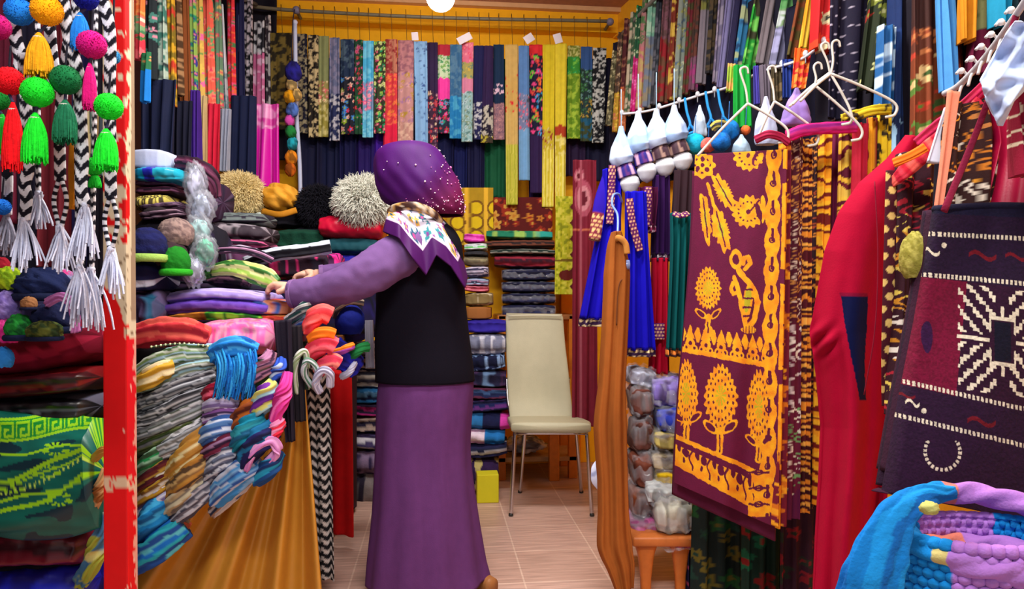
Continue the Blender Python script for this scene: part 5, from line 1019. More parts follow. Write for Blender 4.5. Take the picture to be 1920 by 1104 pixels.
# ================================================================== LEFT OF THE POST
def greek(P, U, V, S):
    px, py = proj(P); o = np.broadcast_to(lin((8, 96, 84)), P.shape).copy()
    o = o * (1 + .5 * (vn(px / 30, py / 9, 2) - .5))[..., None]
    dk = vn(px / 60 + 3, (py + px * .15) / 16, 5) > .62; o[dk] = lin((6, 48, 60))
    LM, GR = lin((150, 214, 30)), lin((20, 140, 50))
    yc = 806 - 26 * px / 195 + 4 * np.sin(px / 30.)
    v = py - yc; band = np.abs(v) < 22; o[band] = GR
    o[(np.abs(np.abs(v) - 20) < 2.6)] = LM
    q = (px / 30.0) - np.floor(px / 30.0); w_ = v / 22 * .5 + .5
    key = ((np.abs(w_ - .22) < .06) & (q < .8)) | ((np.abs(q - .8) < .07) & (w_ > .16) & (w_ < .82)) | ((np.abs(w_ - .78) < .06) & (q > .28) & (q < .86)) | ((np.abs(q - .3) < .07) & (w_ > .44) & (w_ < .84)) | ((np.abs(w_ - .5) < .06) & (q > .28) & (q < .58)) | ((np.abs(q - .02) < .06) & (w_ > .16) & (w_ < .84))
    o[band & key] = LM
    for k, (a, b2, c) in enumerate(((850, -22, 2.2), (900, -90, 4.5), (914, -94, 2.0), (940, -60, 3), (962, -98, 4))):
        yy = a + b2 * (px / 195) ** 1.5 + 5 * np.sin(px / 24. + k); o[np.abs(py - yy) < c] = LM
    yy = 926 - 96 * (px / 195) ** 1.5; dots = (np.abs(py - yy) < 3.4) & ((px / 9 - np.floor(px / 9)) < .45); o[dots] = lin((190, 230, 90))
    for mx, my in ((88, 884), (20, 912), (110, 936), (104, 842)):
        r = np.hypot((px - mx) / 27, (py - my) / 13); a = np.arctan2(py - my, px - mx); o[(r < 1) & (r > .5) & (np.sin(a * 9) > -.2)] = LM
    return o
b = MB(); P = [at(x, 885 + 8 * math.sin(x / 60), 2.06) for x in (-60, 0, 70, 140, 200)]
b.tube(P, .22, m_px(1, 2.06) * np.array([226, 222, 222, 218, 200]), x=FV, nc=260, nl=260, e=.75, rid=.035, nr=8, drift=.8, col=greek)
tag(b.build('folded_scarf', M['satin']), 'emerald folded scarf with lime greek-key border left of the post', 'scarf')
lp = [
 (-60, 200, 612, 700, 2.08, .3, ('Y', [(110, 16, 40), (150, 30, 60), (90, 10, 30)], .5), 'maroon velvet cloth heaped on top, left of the post', 'velvet', -.03),
 (-60, 200, 690, 742, 2.06, .3, ('Y', [(60, 8, 18), (110, 14, 20), (30, 8, 14)], .4), 'blackish red folded cloth under the maroon velvet', 'satin', .0),
 (-60, 200, 735, 792, 2.06, .3, ('Y', [(16, 14, 22), (14, 12, 18), (90, 90, 110), (18, 14, 22)], .22), 'black satin cloth with a thin pale stripe left of the post', 'satin', .01),
 (-60, 192, 968, 1046, 2.08, .3, ('Y', [(96, 14, 36), (120, 16, 40), (60, 8, 24)], .5), 'wine red folded cloth under the greek-key scarf', 'satin', .02),
 (-60, 200, 1040, 1130, 2.1, .3, ('B', (16, 20, 130), (30, 40, 190), .05), 'royal blue cloth at the bottom left corner', 'satin', .0),
 (-60, 200, 1010, 1060, 2.16, .3, ('S', (14, 12, 26)), 'black cloth between wine red and royal blue ones', 'cotton', .0),
]
for i, (x0, x1, y0, y1, d, dp, sp, lb, m_, sg) in enumerate(lp): slab(x0, x1, y0, y1, d, dp, sp, m_, lb, seed=600 + i, tilt=.03 if i < 3 else .02, sag=sg, e=.75, rid=.06)
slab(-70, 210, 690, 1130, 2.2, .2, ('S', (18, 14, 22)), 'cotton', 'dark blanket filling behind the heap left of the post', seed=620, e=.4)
bundle([(150, 1090, 2.05), (170, 1060, 2.02), (188, 1010, 2.02), (204, 960, 2.04)], 34, 24, ('B', (160, 170, 60), (60, 110, 150), .03, (206, 200, 120)), 'lime and blue crumpled scarf end beside the foot of the post', seed=621)
bundle([(166, 968, 2.02), (178, 940, 2.0), (190, 910, 2.0), (202, 880, 2.02)], 24, 18, ('B', (150, 90, 40), (206, 160, 110), .02), 'tan crumpled scarf end left of the post', seed=622)
bundle([(176, 860, 2.0), (186, 850, 1.99), (196, 845, 1.99), (206, 846, 2.0)], 16, 12, ('S', (190, 140, 60)), 'small ochre scarf end touching the post', seed=623)
# coloured knits in front, upper left
kn = [(18, 524, 24, 24, 1.98, ('B', (170, 200, 30), (120, 160, 20), .012), 'lime yellow knitted ball at the left edge'),
 (78, 536, 46, 34, 2.0, ('S', (16, 30, 74)), 'large navy knit cap below the white tassels'),
 (10, 576, 28, 30, 1.96, ('B', (150, 130, 206), (120, 100, 180), .012), 'lavender knitted ball at the left edge'),
 (12, 622, 26, 26, 1.95, ('B', (206, 30, 130), (240, 70, 160), .014), 'magenta knitted ball at the left edge'),
 (36, 616, 24, 27, 1.92, ('B', (30, 140, 50), (16, 90, 40), .014), 'green knitted ball between magenta ball and navy cap'),
 (104, 598, 40, 32, 1.96, ('S', (18, 26, 66)), 'smaller navy knit cap under the large one'),
 (6, 672, 18, 22, 1.92, ('S', (40, 130, 216)), 'light blue knitted ball at the left edge beside the maroon cloth'),
 (84, 622, 30, 20, 1.9, ('B', (90, 100, 40), (40, 60, 30), .014), 'olive knitted ball under the smaller navy cap'),
 (54, 570, 14, 14, 1.92, ('S', (160, 110, 70)), 'small tan knitted ball between navy caps'),
 (112, 530, 30, 26, 2.06, ('B', (190, 60, 130), (120, 130, 170), .012), 'pink and grey knitted ball behind the large navy cap'),
 (4, 500, 14, 18, 2.04, ('S', (150, 20, 40)), 'small crimson knitted ball at the left edge')]
for i, (px, py, rx, ry, d, sp, lb) in enumerate(kn): knit_cap(px, py, rx, ry, d, sp, lb, ('S', (14, 24, 60)) if 'cap' in lb else None, seed=630 + i, name='knit_cap' if 'cap' in lb else 'knitted_ball', cat='cap' if 'cap' in lb else 'knitted ball', bump=.22)
bundle([(88, 568, 1.92), (116, 556, 1.9), (138, 576, 1.9), (142, 622, 1.92)], 16, 12, ('T', [(206, 130, 200), (176, 100, 170)], .008), 'orchid pink rolled scarf draped over the smaller navy cap', seed=650)
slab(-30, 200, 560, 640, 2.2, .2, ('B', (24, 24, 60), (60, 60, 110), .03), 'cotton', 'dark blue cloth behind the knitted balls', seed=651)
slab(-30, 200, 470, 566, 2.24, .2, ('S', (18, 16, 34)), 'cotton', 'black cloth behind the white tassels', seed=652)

# ================================================================== RIGHT SIDE
def dr(px): return 4.2 - (px - 1140) / 400 * 1.55
right = [
 (1148, 1160, 96, 1134, 1149, 236, ('F', (90, 84, 60), [(206, 196, 150), (150, 140, 100)], .03, .9), 'olive and cream scarf first at the back of the right wall row'),
 (1159, 1172, 62, 1148, 1162, 248, ('V', [(.6, ('F', (80, 60, 50), [(206, 180, 140), (150, 110, 80)], .03)), (1.1, ('F', (180, 140, 40), [(226, 190, 70), (206, 120, 90)], .03))]), 'brown scarf with golden lower flowers in the right wall row'),
 (1171, 1184, 36, 1160, 1173, 246, ('V', [(.6, ('B', (80, 30, 36), (140, 90, 70), .02)), (1.1, ('F', (200, 110, 60), [(230, 150, 110), (150, 60, 50)], .03))]), 'maroon scarf with orange end in the right wall row'),
 (1183, 1194, 24, 1170, 1183, 216, ('B', (190, 176, 150), (70, 100, 70), .02), 'cream and green scarf in the right wall row'),
 (1193, 1206, 12, 1180, 1195, 210, ('V', [(.5, ('F', (40, 90, 60), [(30, 150, 80), (200, 210, 170)], .03)), (1.1, ('F', (206, 30, 120), [(240, 120, 190), (226, 60, 150)], .03))]), 'scarf turning from green to hot pink in the right wall row'),
 (1205, 1219, -10, 1192, 1207, 206, ('V', [(.45, ('B', (190, 130, 130), (90, 130, 80), .02)), (1.1, ('B', (206, 120, 130), (200, 170, 110), .02))]), 'rose and straw scarf in the right wall row'),
 (1218, 1235, -40, 1205, 1221, 202, ('V', [(.45, ('B', (120, 176, 150), (170, 206, 180), .03)), (1.1, ('B', (110, 120, 140), (140, 130, 110), .03))]), 'mint scarf fading to slate in the right wall row'),
 (1234, 1246, -40, 1218, 1231, 197, ('B', (44, 50, 60), (90, 90, 100), .02), 'dark slate scarf in the right wall row'),
 (1244, 1264, -40, 1229, 1253, 192, ('V', [(.5, ('B', (130, 84, 96), (100, 70, 70), .02)), (1.1, ('B', (150, 30, 40), (110, 70, 50), .03))]), 'dusty rose scarf with brick red end in the right wall row'),
 (1262, 1278, -40, 1251, 1265, 188, ('B', (120, 44, 30), (206, 170, 70), .022), 'brick and gold scarf in the right wall row'),
 (1276, 1294, -40, 1262, 1281, 186, ('F', (130, 140, 130), [(190, 196, 160), (80, 100, 120), (150, 150, 80)], .03), 'sage and grey flowered scarf in the right wall row'),
 (1292, 1306, -40, 1278, 1293, 178, ('B', (70, 66, 36), (110, 30, 40), .025), 'olive and wine scarf in the right wall row'),
 (1304, 1320, -40, 1291, 1307, 170, ('V', [(.7, ('B', (96, 50, 40), (60, 46, 40), .02)), (1.1, ('B', (150, 50, 110), (110, 70, 90), .02))]), 'brown scarf with a magenta end in the right wall row'),
 (1318, 1336, -40, 1305, 1324, 158, ('V', [(.3, ('B', (110, 110, 50), (60, 60, 40), .02)), (1.1, ('S', (116, 106, 116)))]), 'mauve grey scarf in the right wall row'),
 (1334, 1350, -40, 1322, 1339, 140, ('B', (70, 56, 36), (20, 20, 26), .02), 'brown and black patterned scarf in the right wall row'),
 (1348, 1366, -40, 1334, 1350, 156, ('B', (104, 96, 124), (140, 130, 150), .03), 'lavender grey scarf in the right wall row'),
 (1364, 1386, -40, 1343, 1361, 166, ('S', (112, 106, 150)), 'plain lilac slate scarf in the right wall row'),
 (1384, 1400, -40, 1358, 1374, 172, ('S', (28, 24, 60)), 'plain navy scarf in the right wall row'),
 (1398, 1422, -50, 1372, 1396, 128, ('B', (40, 106, 150), (24, 60, 100), .03, (150, 160, 120)), 'teal blue patterned scarf in the right wall row'),
 (1420, 1448, -50, 1388, 1416, 126, ('B', (36, 150, 50), (120, 206, 90), .04, (60, 60, 40)), 'vivid green patterned scarf in the right wall row'),
 (1444, 1478, -50, 1416, 1442, 122, ('V', [(.3, ('B', (120, 60, 70), (100, 90, 90), .03)), (1.1, ('S', (114, 104, 110)))]), 'taupe grey scarf in the right wall row'),
 (1474, 1510, -50, 1440, 1472, 128, ('V', [(.42, ('B', (50, 120, 60), (90, 150, 90), .04)), (.6, ('B', (110, 140, 100), (180, 190, 190), .03)), (1.1, ('B', (150, 150, 190), (110, 110, 140), .04))]), 'scarf turning from green to lavender grey in the right wall row'),
 (1502, 1526, -50, 1470, 1500, 110, ('B', (80, 70, 30), (120, 60, 30), .03), 'olive brown scarf in the right wall row'),
 (1518, 1544, -50, 1498, 1516, 92, ('T', [(240, 150, 30), (226, 190, 60)], .02), 'orange and yellow striped scarf in the right wall row'),
]
for i, (a, b_, c, x0, x1, f, sp, lb) in enumerate(right):
    hang(a, b_, c, x0, x1, f, dr(x0), dr(x0) - .03, spec=sp, seed=i + 100, thick=.016, fold=.006, nf=2, yaw=-.5, label=lb, group='scarves in the right wall row', nl=80)
for i, (a, b_, c, x0, x1, f, d, cc, lb) in enumerate((
 (1150, 1215, 80, 1140, 1215, 330, 4.25, (16, 14, 40), 'black shawl behind the first scarves of the right wall row'),
 (1210, 1290, 0, 1200, 1290, 330, 4.0, (18, 16, 50), 'navy shawl behind the dusty rose scarf of the right wall row'),
 (1285, 1370, -40, 1280, 1370, 320, 3.75, (14, 12, 30), 'black shawl behind the mauve scarf of the right wall row'),
 (1365, 1450, -40, 1360, 1450, 330, 3.45, (14, 22, 50), 'midnight blue shawl behind the vivid green scarf'),
 (1445, 1560, -50, 1440, 1560, 360, 3.1, (16, 14, 34), 'black shawl behind the lavender grey scarf end'),
 (1550, 1700, -60, 1550, 1700, 420, 2.72, (14, 12, 40), 'midnight shawl behind the dotted black shawl'),
 (1690, 1960, -60, 1690, 1960, 460, 2.3, (20, 14, 30), 'black shawl behind the upper right garments'))):
    if i:
        u_ = ((a + b_) / 2 - CX) / F; d = min(d, 2.105 / ((sT + cT * u_) + .189 * (cT - sT * u_)) - .05)
        hang(a - 4, b_ + 4, c, x0 - 4, x1 + 4, f, d, spec=('S', cc), seed=i + 130, thick=.014, fold=.012, nf=5, yaw=1.2, label=lb, name='shawl', cat='shawl', nc=64, nl=40)
    else: hang(a, b_, c, x0, x1, f, d, spec=('S', cc), seed=i + 130, thick=.02, fold=.02, nf=3, label=lb, name='shawl', cat='shawl', nc=48, nl=40)
big = [
 (1526, 1596, -60, 1520, 1560, 96, 2.62, ('F', (190, 24, 30), [(30, 40, 40), (226, 60, 30), (206, 190, 150)], .10, .9), 'red shawl with large black flowers at the top right'),
 (1556, 1648, -60, 1548, 1632, 224, 2.6, ('D', (18, 12, 40), (180, 170, 190), .034, .13, .8), 'black shawl with scattered white dots at the top right'),
 (1636, 1678, -60, 1610, 1650, 170, 2.5, ('F', (30, 40, 20), [(120, 130, 50), (190, 190, 130), (150, 40, 30)], .06, .9), 'dark shawl with olive and gold flowers at the top right'),
 (1668, 1722, -60, 1666, 1706, 310, 2.45, ('V', [(.75, ('B', (16, 40, 90), (30, 60, 120), .06)), (1.1, ('T', [(16, 30, 70), (150, 190, 220)], .014, .6))]), 'indigo shawl with white tie-dye streaks at the top right'),
 (1646, 1680, 50, 1638, 1672, 210, 2.42, ('B', (30, 90, 150), (190, 216, 236), .04), 'blue and white tie-dye cloth end beside the indigo shawl'),
 (1708, 1762, -60, 1706, 1770, 260, 2.3, ('V', [(.35, ('S', (60, 30, 26))), (.5, ('F', (100, 50, 34), [(200, 120, 70), (150, 70, 40)], .05)), (1.1, ('F', (130, 60, 30), [(90, 130, 50), (226, 190, 130), (60, 90, 40), (190, 60, 40)], .06, .95))]), 'brown shawl with green leaf print at the top right'),
 (1756, 1782, -60, 1768, 1790, 170, 2.2, ('S', (76, 150, 216)), 'light blue silk strip at the top right'),
 (1776, 1806, -60, 1780, 1840, 150, 2.24, ('V', [(.5, ('S', (30, 26, 60))), (1.1, ('F', (110, 24, 16), [(150, 50, 24), (60, 14, 20)], .06))]), 'navy and rust shawl right of the light blue strip'),
 (1796, 1834, -60, 1798, 1826, 78, 2.14, ('S', (206, 130, 16)), 'mustard shawl end at the top right'),
 (1830, 1866, -60, 1812, 1870, 140, 2.16, ('V', [(.6, ('B', (96, 100, 60), (140, 140, 90), .03)), (1.1, ('S', (100, 10, 50)))]), 'olive and magenta shawl at the top right'),
 (1858, 1898, -60, 1862, 1884, 50, 2.08, ('S', (20, 140, 180)), 'teal silk end at the top right corner'),
 (1880, 1960, -60, 1884, 1960, 120, 2.1, ('S', (20, 50, 60)), 'dark petrol shawl at the top right corner'),
]
for i, (a, b_, c, x0, x1, f, d, sp, lb) in enumerate(big):
    hang(a, b_, c, x0, x1, f, d, spec=sp, seed=i + 140, thick=.03, fold=.016, nf=2, label=lb, name='shawl', cat='shawl', nc=80, nl=100)
# ---- cord strung in front of the row, with clips, and cloths below it
cord_pts = [(1166, 214, 3.42), (1215, 208, 3.36), (1270, 192, 3.28), (1320, 176, 3.2), (1364, 164, 3.12), (1430, 134, 2.9), (1500, 112, 2.72), (1550, 76, 2.6)]
b = MB(); b.wire([at(*p) for p in cord_pts], .006, (206, 206, 216), nl=60); tag(b.build('washing_line', M['cotton']), 'white cord strung across the right side carrying caps and hangers', 'cord')
for k in range(11):
    t = k / 10 * 6.9; i = int(t); p = np.array(cord_pts[i]) * (1 - t + i) + np.array(cord_pts[min(i + 1, 7)]) * (t - i)
    q = at(*p); b = MB(); b.ball(q + UP * .008, .011, .01, .014, spec=('S', (206, 206, 214)), n=12); b.wire([q + UP * .02, q, q - UP * .03], .003, (120, 120, 130)); tag(b.build('cord_clip', M['plastic']), 'small white clip on the cord across the right side', 'clip', 'clips on the right cord')
for i, (a, b_, c, x0, x1, f, d, sp, lb) in enumerate((
 (1376, 1408, 122, 1376, 1412, 238, 2.95, ('S', (10, 150, 50)), 'emerald cloth hanging below the cord'),
 (1364, 1382, 120, 1360, 1376, 172, 2.98, ('B', (150, 180, 60), (206, 160, 90), .03), 'lime and peach cloth end hanging at the cord'),
 (1412, 1424, 124, 1414, 1426, 196, 2.9, ('S', (70, 60, 160)), 'violet cloth end hanging below the cord'),
 (1424, 1442, 122, 1426, 1444, 198, 2.88, ('S', (100, 90, 104)), 'mauve grey cloth end hanging below the cord'),
 (1446, 1466, 122, 1446, 1468, 190, 2.84, ('B', (60, 50, 30), (110, 90, 60), .02), 'dark olive cloth end hanging below the cord'),
 (1466, 1486, 112, 1466, 1486, 184, 2.8, ('S', (24, 50, 130)), 'cobalt cloth end hanging below the cord'),
 (1490, 1522, 92, 1484, 1508, 166, 2.72, ('F', (230, 90, 20), [(246, 140, 60), (206, 40, 40)], .07), 'orange cloth hanging at the upper end of the cord'))):
    hang(a, b_, c, x0, x1, f, d, spec=sp, seed=i + 160, fold=.01, label=lb, name='hanging_cloth', cat='cloth')

# ---- skullcaps stuffed with white paper cones
def cap_cone(px, py, d, lb, band, cone_h=68, s=1.0, seed=0, yc=None):
    """dome at (px,py), striped band above it and a tall paper cone above that"""
    o = thing('stuffed_skullcap', lb, 'cap', at(px, py + 18, d), 'skullcaps with paper cones'); k = d / F * s
    c = at(px, py, d)
    b = MB(); b.tube([c - UP * 18 * k, c - UP * 12 * k, c, c + UP * 10 * k, c + UP * 17 * k], np.array([2, 20, 33, 29, 12]) * k, x=RV, nc=32, nl=22, spec=('S', (216, 218, 226)), caps=True); b.build('dome', M['cotton'], o)
    ax = -RV * .28 + UP
    b = MB(); b.tube([c + ax * 12 * k, c + ax * 24 * k, c + ax * 34 * k], np.array([33, 31, 24]) * k, x=RV, nc=32, nl=16, spec=band); b.build('band', M['cotton'], o)
    q = c + ax * 32 * k; b = MB(); b.tube([q, q + ax * 10 * k, q + UP * (cone_h * .45) * k - RV * 4 * k, q + UP * (cone_h * .8) * k - RV * 5 * k, q + UP * cone_h * k - RV * 5 * k], np.array([32, 42, 34, 12, 7]) * k, x=RV, nc=36, nl=40, rid=.06, nr=6, seed=seed, spec=('B', (190, 206, 236), (150, 180, 226), .05)); b.build('paper_cone', M['paper'], o)
    b = MB(); q2 = q + UP * cone_h * k - RV * 5 * k; b.wire([q2 - UP * .004, q2 + UP * .05, q2 + UP * 60 * k], .002, (150, 180, 206)); b.build('string', M['cotton'], o)
BP = ('T', [(40, 30, 120), (90, 40, 110), (40, 30, 120), (206, 160, 190)], .012, .3); BR_ = ('T', [(70, 50, 60), (150, 120, 110), (60, 36, 50)], .012, .3)
cap_cone(1181, 346, 2.92, 'leftmost skullcap with a violet band and pale paper cone', BP, 62, 1.16, 1)
cap_cone(1213, 322, 2.90, 'skullcap with violet band in front of the wine dress, second from left', BP, 66, 1.16, 2)
cap_cone(1247, 312, 2.88, 'skullcap with brown striped band, third from left', BR_, 60, 1.16, 3)
cap_cone(1280, 302, 2.86, 'skullcap with brown striped band nearest the big batik cloth', BR_, 60, 1.14, 4)
def paper_bag(px, py, w, h, d, c, lb, seed):
    c0 = at(px, py, d); k = d / F; b = MB(); b.tube([c0 - UP * h / 2 * k, c0 - UP * h * .4 * k, c0, c0 + UP * h * .32 * k, c0 + UP * h * .5 * k], np.array([w * .9, w, w * .8, w * .3, w * .12]) * k, np.array([w * .5, w * .6, w * .5, w * .2, w * .1]) * k, x=RV, nc=40, nl=36, rid=.08, nr=5, seed=seed, drift=.4, rough=.15, spec=('B', c, tuple(int(v * .8) for v in c), .05))
    tag(b.build('paper_cone', M['paper']), lb, 'paper cone')
paper_bag(1216, 272, 30, 66, 2.98, (196, 212, 238), 'pale paper cone behind the violet banded caps', 1)
paper_bag(1312, 226, 26, 58, 2.94, (196, 216, 240), 'pale paper cone above the turquoise cap', 2)
paper_bag(1436, 226, 44, 90, 2.62, (190, 200, 236), 'lilac-white paper bag hanging behind the wire hangers', 3)
paper_bag(1390, 270, 34, 36, 2.64, (170, 200, 226), 'crumpled pale blue paper beside the blue balls', 4)
def hang_ball(px, py, r, d, c, lb, seed=0):
    cc = at(px, py, d); o = thing('hanging_ball', lb, 'ball', cc - UP * r * d / F); b = MB(); b.ball(cc, r * d / F, spec=('B', c, tuple(int(x * .8) for x in c), .02), n=30, bump=.1, seed=seed); b.build('ball', M['wool'], o)
    b = MB(); b.wire([cc + UP * r * d / F * .9, at(px + 2, py - r - 34, d)], .002, (40, 90, 150)); b.build('cord', M['cotton'], o)
hang_ball(1366, 244, 20, 2.66, (16, 120, 206), 'larger sky blue woollen ball below the cord', 1)
hang_ball(1352, 266, 18, 2.62, (20, 110, 200), 'smaller sky blue woollen ball left of the larger one', 2)
hang_ball(1303, 270, 20, 2.9, (20, 170, 206), 'turquoise woollen ball beside the skullcaps', 3)
hang_ball(1328, 272, 14, 2.7, (226, 100, 90), 'coral woollen ball beside the sky blue balls', 4)
hang_ball(1398, 244, 9, 2.66, (240, 110, 50), 'small orange woollen ball right of the sky blue balls', 5)
bundle([(1336, 240, 2.66), (1346, 232, 2.64), (1356, 232, 2.64), (1362, 240, 2.66)], 14, 12, ('T', [(206, 190, 90), (40, 40, 50)], .008), 'yellow and black braid beside the sky blue balls', seed=170)
for k, (px, py) in enumerate(((1284, 184), (1323, 172), (1346, 168))):
    b = MB(); q = [at(px, py, 3.0), at(px + 4, py + 26, 2.98), at(px + 10, py + 50, 2.96), at(px + 2, py + 66, 2.95), at(px + 18, py + 62, 2.95), at(px + 10, py + 50, 2.95)]; b.wire(q, .006, (30, 130, 200), nl=40); tag(b.build('cap_strap', M['cotton']), ('azure strap looped over the cord nearest the white cones', 'azure strap looped over the middle of the cord', 'azure strap looped over the cord nearest the emerald cloth')[k], 'strap')

# ---- hanging dresses and trousers
def dress(lb, x0, x1, yt, X0, X1, yb, d, c, hem, trim, seed, sleeve=None, group=None):
    o = thing('child_dress', lb, 'dress', at((X0 + X1) / 2, yb, d))
    hang(x0, x1, yt, X0, X1, yb - 12, d, d, spec=('S', c), m='velvet', seed=seed, thick=.05, fold=.02, nf=3, name='dress_body', parent=o, mid=[(x0 * .9 + X0 * .1, x1 * .85 + X1 * .15, yt + (yb - yt) * .3)], nc=64, nl=60)
    hang(X0 - 1, X1 + 1, yb - 16, X0 - 1, X1 + 1, yb, d, d, spec=hem, seed=seed, thick=.055, fold=.02, nf=3, name='hem_trim', parent=o, nc=64, nl=10)
    if trim:
        t0, t1 = trim; b = MB(); b.tube([at(*q) for q in t0], m_px(t1, d), .012, x=RV, nc=20, nl=60, spec=('D', (90, 16, 90), (226, 170, 130), .014, .3)); b.build('neck_trim', M['cotton'], o)
    if sleeve:
        b = MB(); b.tube([at(*q) for q in sleeve[0]], np.array(sleeve[1]) * d / F, np.array(sleeve[1]) * d / F * .6, x=RV, nc=32, nl=40, rid=.05, nr=3, spec=sleeve[2], seed=seed); b.build('sleeve', M['velvet'], o)
    return o
HEM = ('D', (50, 20, 60), (226, 200, 150), .022, .3)
dress('cobalt blue child dress hanging leftmost beside the maroon cloth', 1130, 1166, 318, 1086, 1160, 612, 2.95, (24, 12, 176), HEM, ([(1148, 310, 2.9), (1146, 370, 2.91), (1143, 420, 2.91)], 14), 1, ([(1140, 330, 2.96), (1126, 380, 2.93), (1114, 450, 2.9)], [22, 26, 22], ('V', [(.6, ('S', (40, 20, 150))), (1.1, ('D', (120, 40, 60), (226, 180, 120), .02, .33))])))
dress('cobalt blue child dress hanging under the skullcaps', 1172, 1212, 360, 1164, 1228, 668, 2.80, (22, 14, 180), HEM, ([(1180, 372, 2.74), (1186, 420, 2.74), (1200, 470, 2.75)], 14), 2)
dress('wine red child dress under the second skullcap', 1196, 1232, 352, 1200, 1226, 436, 2.86, (70, 12, 50), ('D', (120, 30, 70), (226, 190, 206), .02, .3), ([(1216, 350, 2.82), (1214, 390, 2.82), (1212, 425, 2.82)], 14), 3)
dress('dark violet dress hanging between the blue and teal ones', 1224, 1256, 330, 1222, 1256, 490, 2.9, (44, 14, 66), ('D', (40, 16, 50), (206, 200, 206), .03, .25), None, 4)
dress('crimson dress with embroidered hem below the violet one', 1222, 1254, 484, 1216, 1256, 712, 2.88, (176, 10, 44), ('D', (110, 16, 20), (230, 150, 60), .03, .36), ([(1236, 606, 2.83), (1236, 622, 2.83), (1236, 636, 2.83)], 20), 5)
dress('dark teal dress hanging beside the big batik cloth', 1256, 1294, 400, 1248, 1286, 668, 2.78, (8, 84, 86), ('D', (60, 24, 30), (230, 130, 50), .028, .36), ([(1262, 400, 2.73), (1276, 404, 2.72), (1290, 400, 2.73)], 14), 6)
hang(1264, 1300, 320, 1258, 1296, 420, 2.84, spec=('S', (40, 14, 26)), seed=7, thick=.03, label='blackish maroon cloth above the dark teal dress', name='hanging_cloth', cat='cloth')
# brown trousers on a pale blue hanger
tr = thing('hanging_trousers', 'brown corduroy trousers hanging full length in front of the blue dresses', 'trousers', at(1158, 1100, 2.56))
def brown(P, U, V, S): return lin((150, 84, 34)) * (1 + .25 * (vn(U / .012, V / .3, 3) - .5) + .3 * (vn(U / .05, V / .25, 5) - .5))[..., None]
hang(1146, 1166, 436, 1152, 1188, 1102, 2.52, 2.46, col=brown, m='velvet', thick=.085, fold=.010, nf=2, seed=3, name='trouser_leg', parent=tr, mid=[(1138, 1174, 465), (1132, 1182, 515), (1128, 1178, 620), (1122, 1173, 720), (1113, 1176, 800), (1120, 1177, 900), (1121, 1179, 960), (1119, 1186, 1020), (1136, 1190, 1060)], nc=90, nl=140, e=1.0)
b = MB(); b.tube([at(1150, 452, 2.50), at(1160, 446, 2.47), at(1172, 456, 2.47), at(1176, 476, 2.47)], .022, .014, x=UP, nc=20, nl=24, rid=.06, spec=('S', (186, 126, 60))); b.build('waistband', M['velvet'], tr)
b = MB(); b.tube([at(1176, 488, 2.49), at(1177, 496, 2.48), at(1176, 504, 2.49)], .018, .006, x=RV, nc=16, nl=8, spec=('S', (130, 150, 206))); b.build('button', M['plastic'], tr)
b = MB(); b.tube([at(1172, 520, 2.475), at(1162, 530, 2.466), at(1158, 560, 2.463), at(1156, 610, 2.46)], .004, nc=8, nl=30, x=RV, spec=('S', (96, 50, 20))); b.build('seam', M['cotton'], tr)
o = thing('wire_hanger', 'pale blue wire hanger hooked on the blue dress above the brown trousers', 'hanger', at(1156, 440, 2.6))
b = MB(); b.wire([at(1166, 378, 2.72), at(1160, 364, 2.66), at(1150, 366, 2.62), at(1148, 384, 2.6), at(1158, 404, 2.58), at(1158, 442, 2.54)], .0045, (120, 150, 240), nl=40); b.build('hook', M['plastic'], o)
b = MB(); b.wire([at(1138, 470, 2.54), at(1146, 446, 2.54), at(1158, 440, 2.54), at(1170, 448, 2.54), at(1176, 470, 2.54)], .004, (120, 150, 240), nl=30); b.build('shoulder_wire', M['plastic'], o)
b = MB(); c0 = at(1121, 892, 2.62); b.tube([at(1124, 862, 2.50), at(1122, 880, 2.49), at(1121, 900, 2.49), at(1127, 920, 2.50)], np.array([12, 26, 24, 8]) * 2.6 / F, .012, x=RV, nc=24, nl=20, rough=.2, spec=('B', (206, 214, 240), (150, 160, 200), .04)); tag(b.build('paper_tag', M['paper']), 'crumpled white paper tag hanging left of the brown trousers', 'tag')

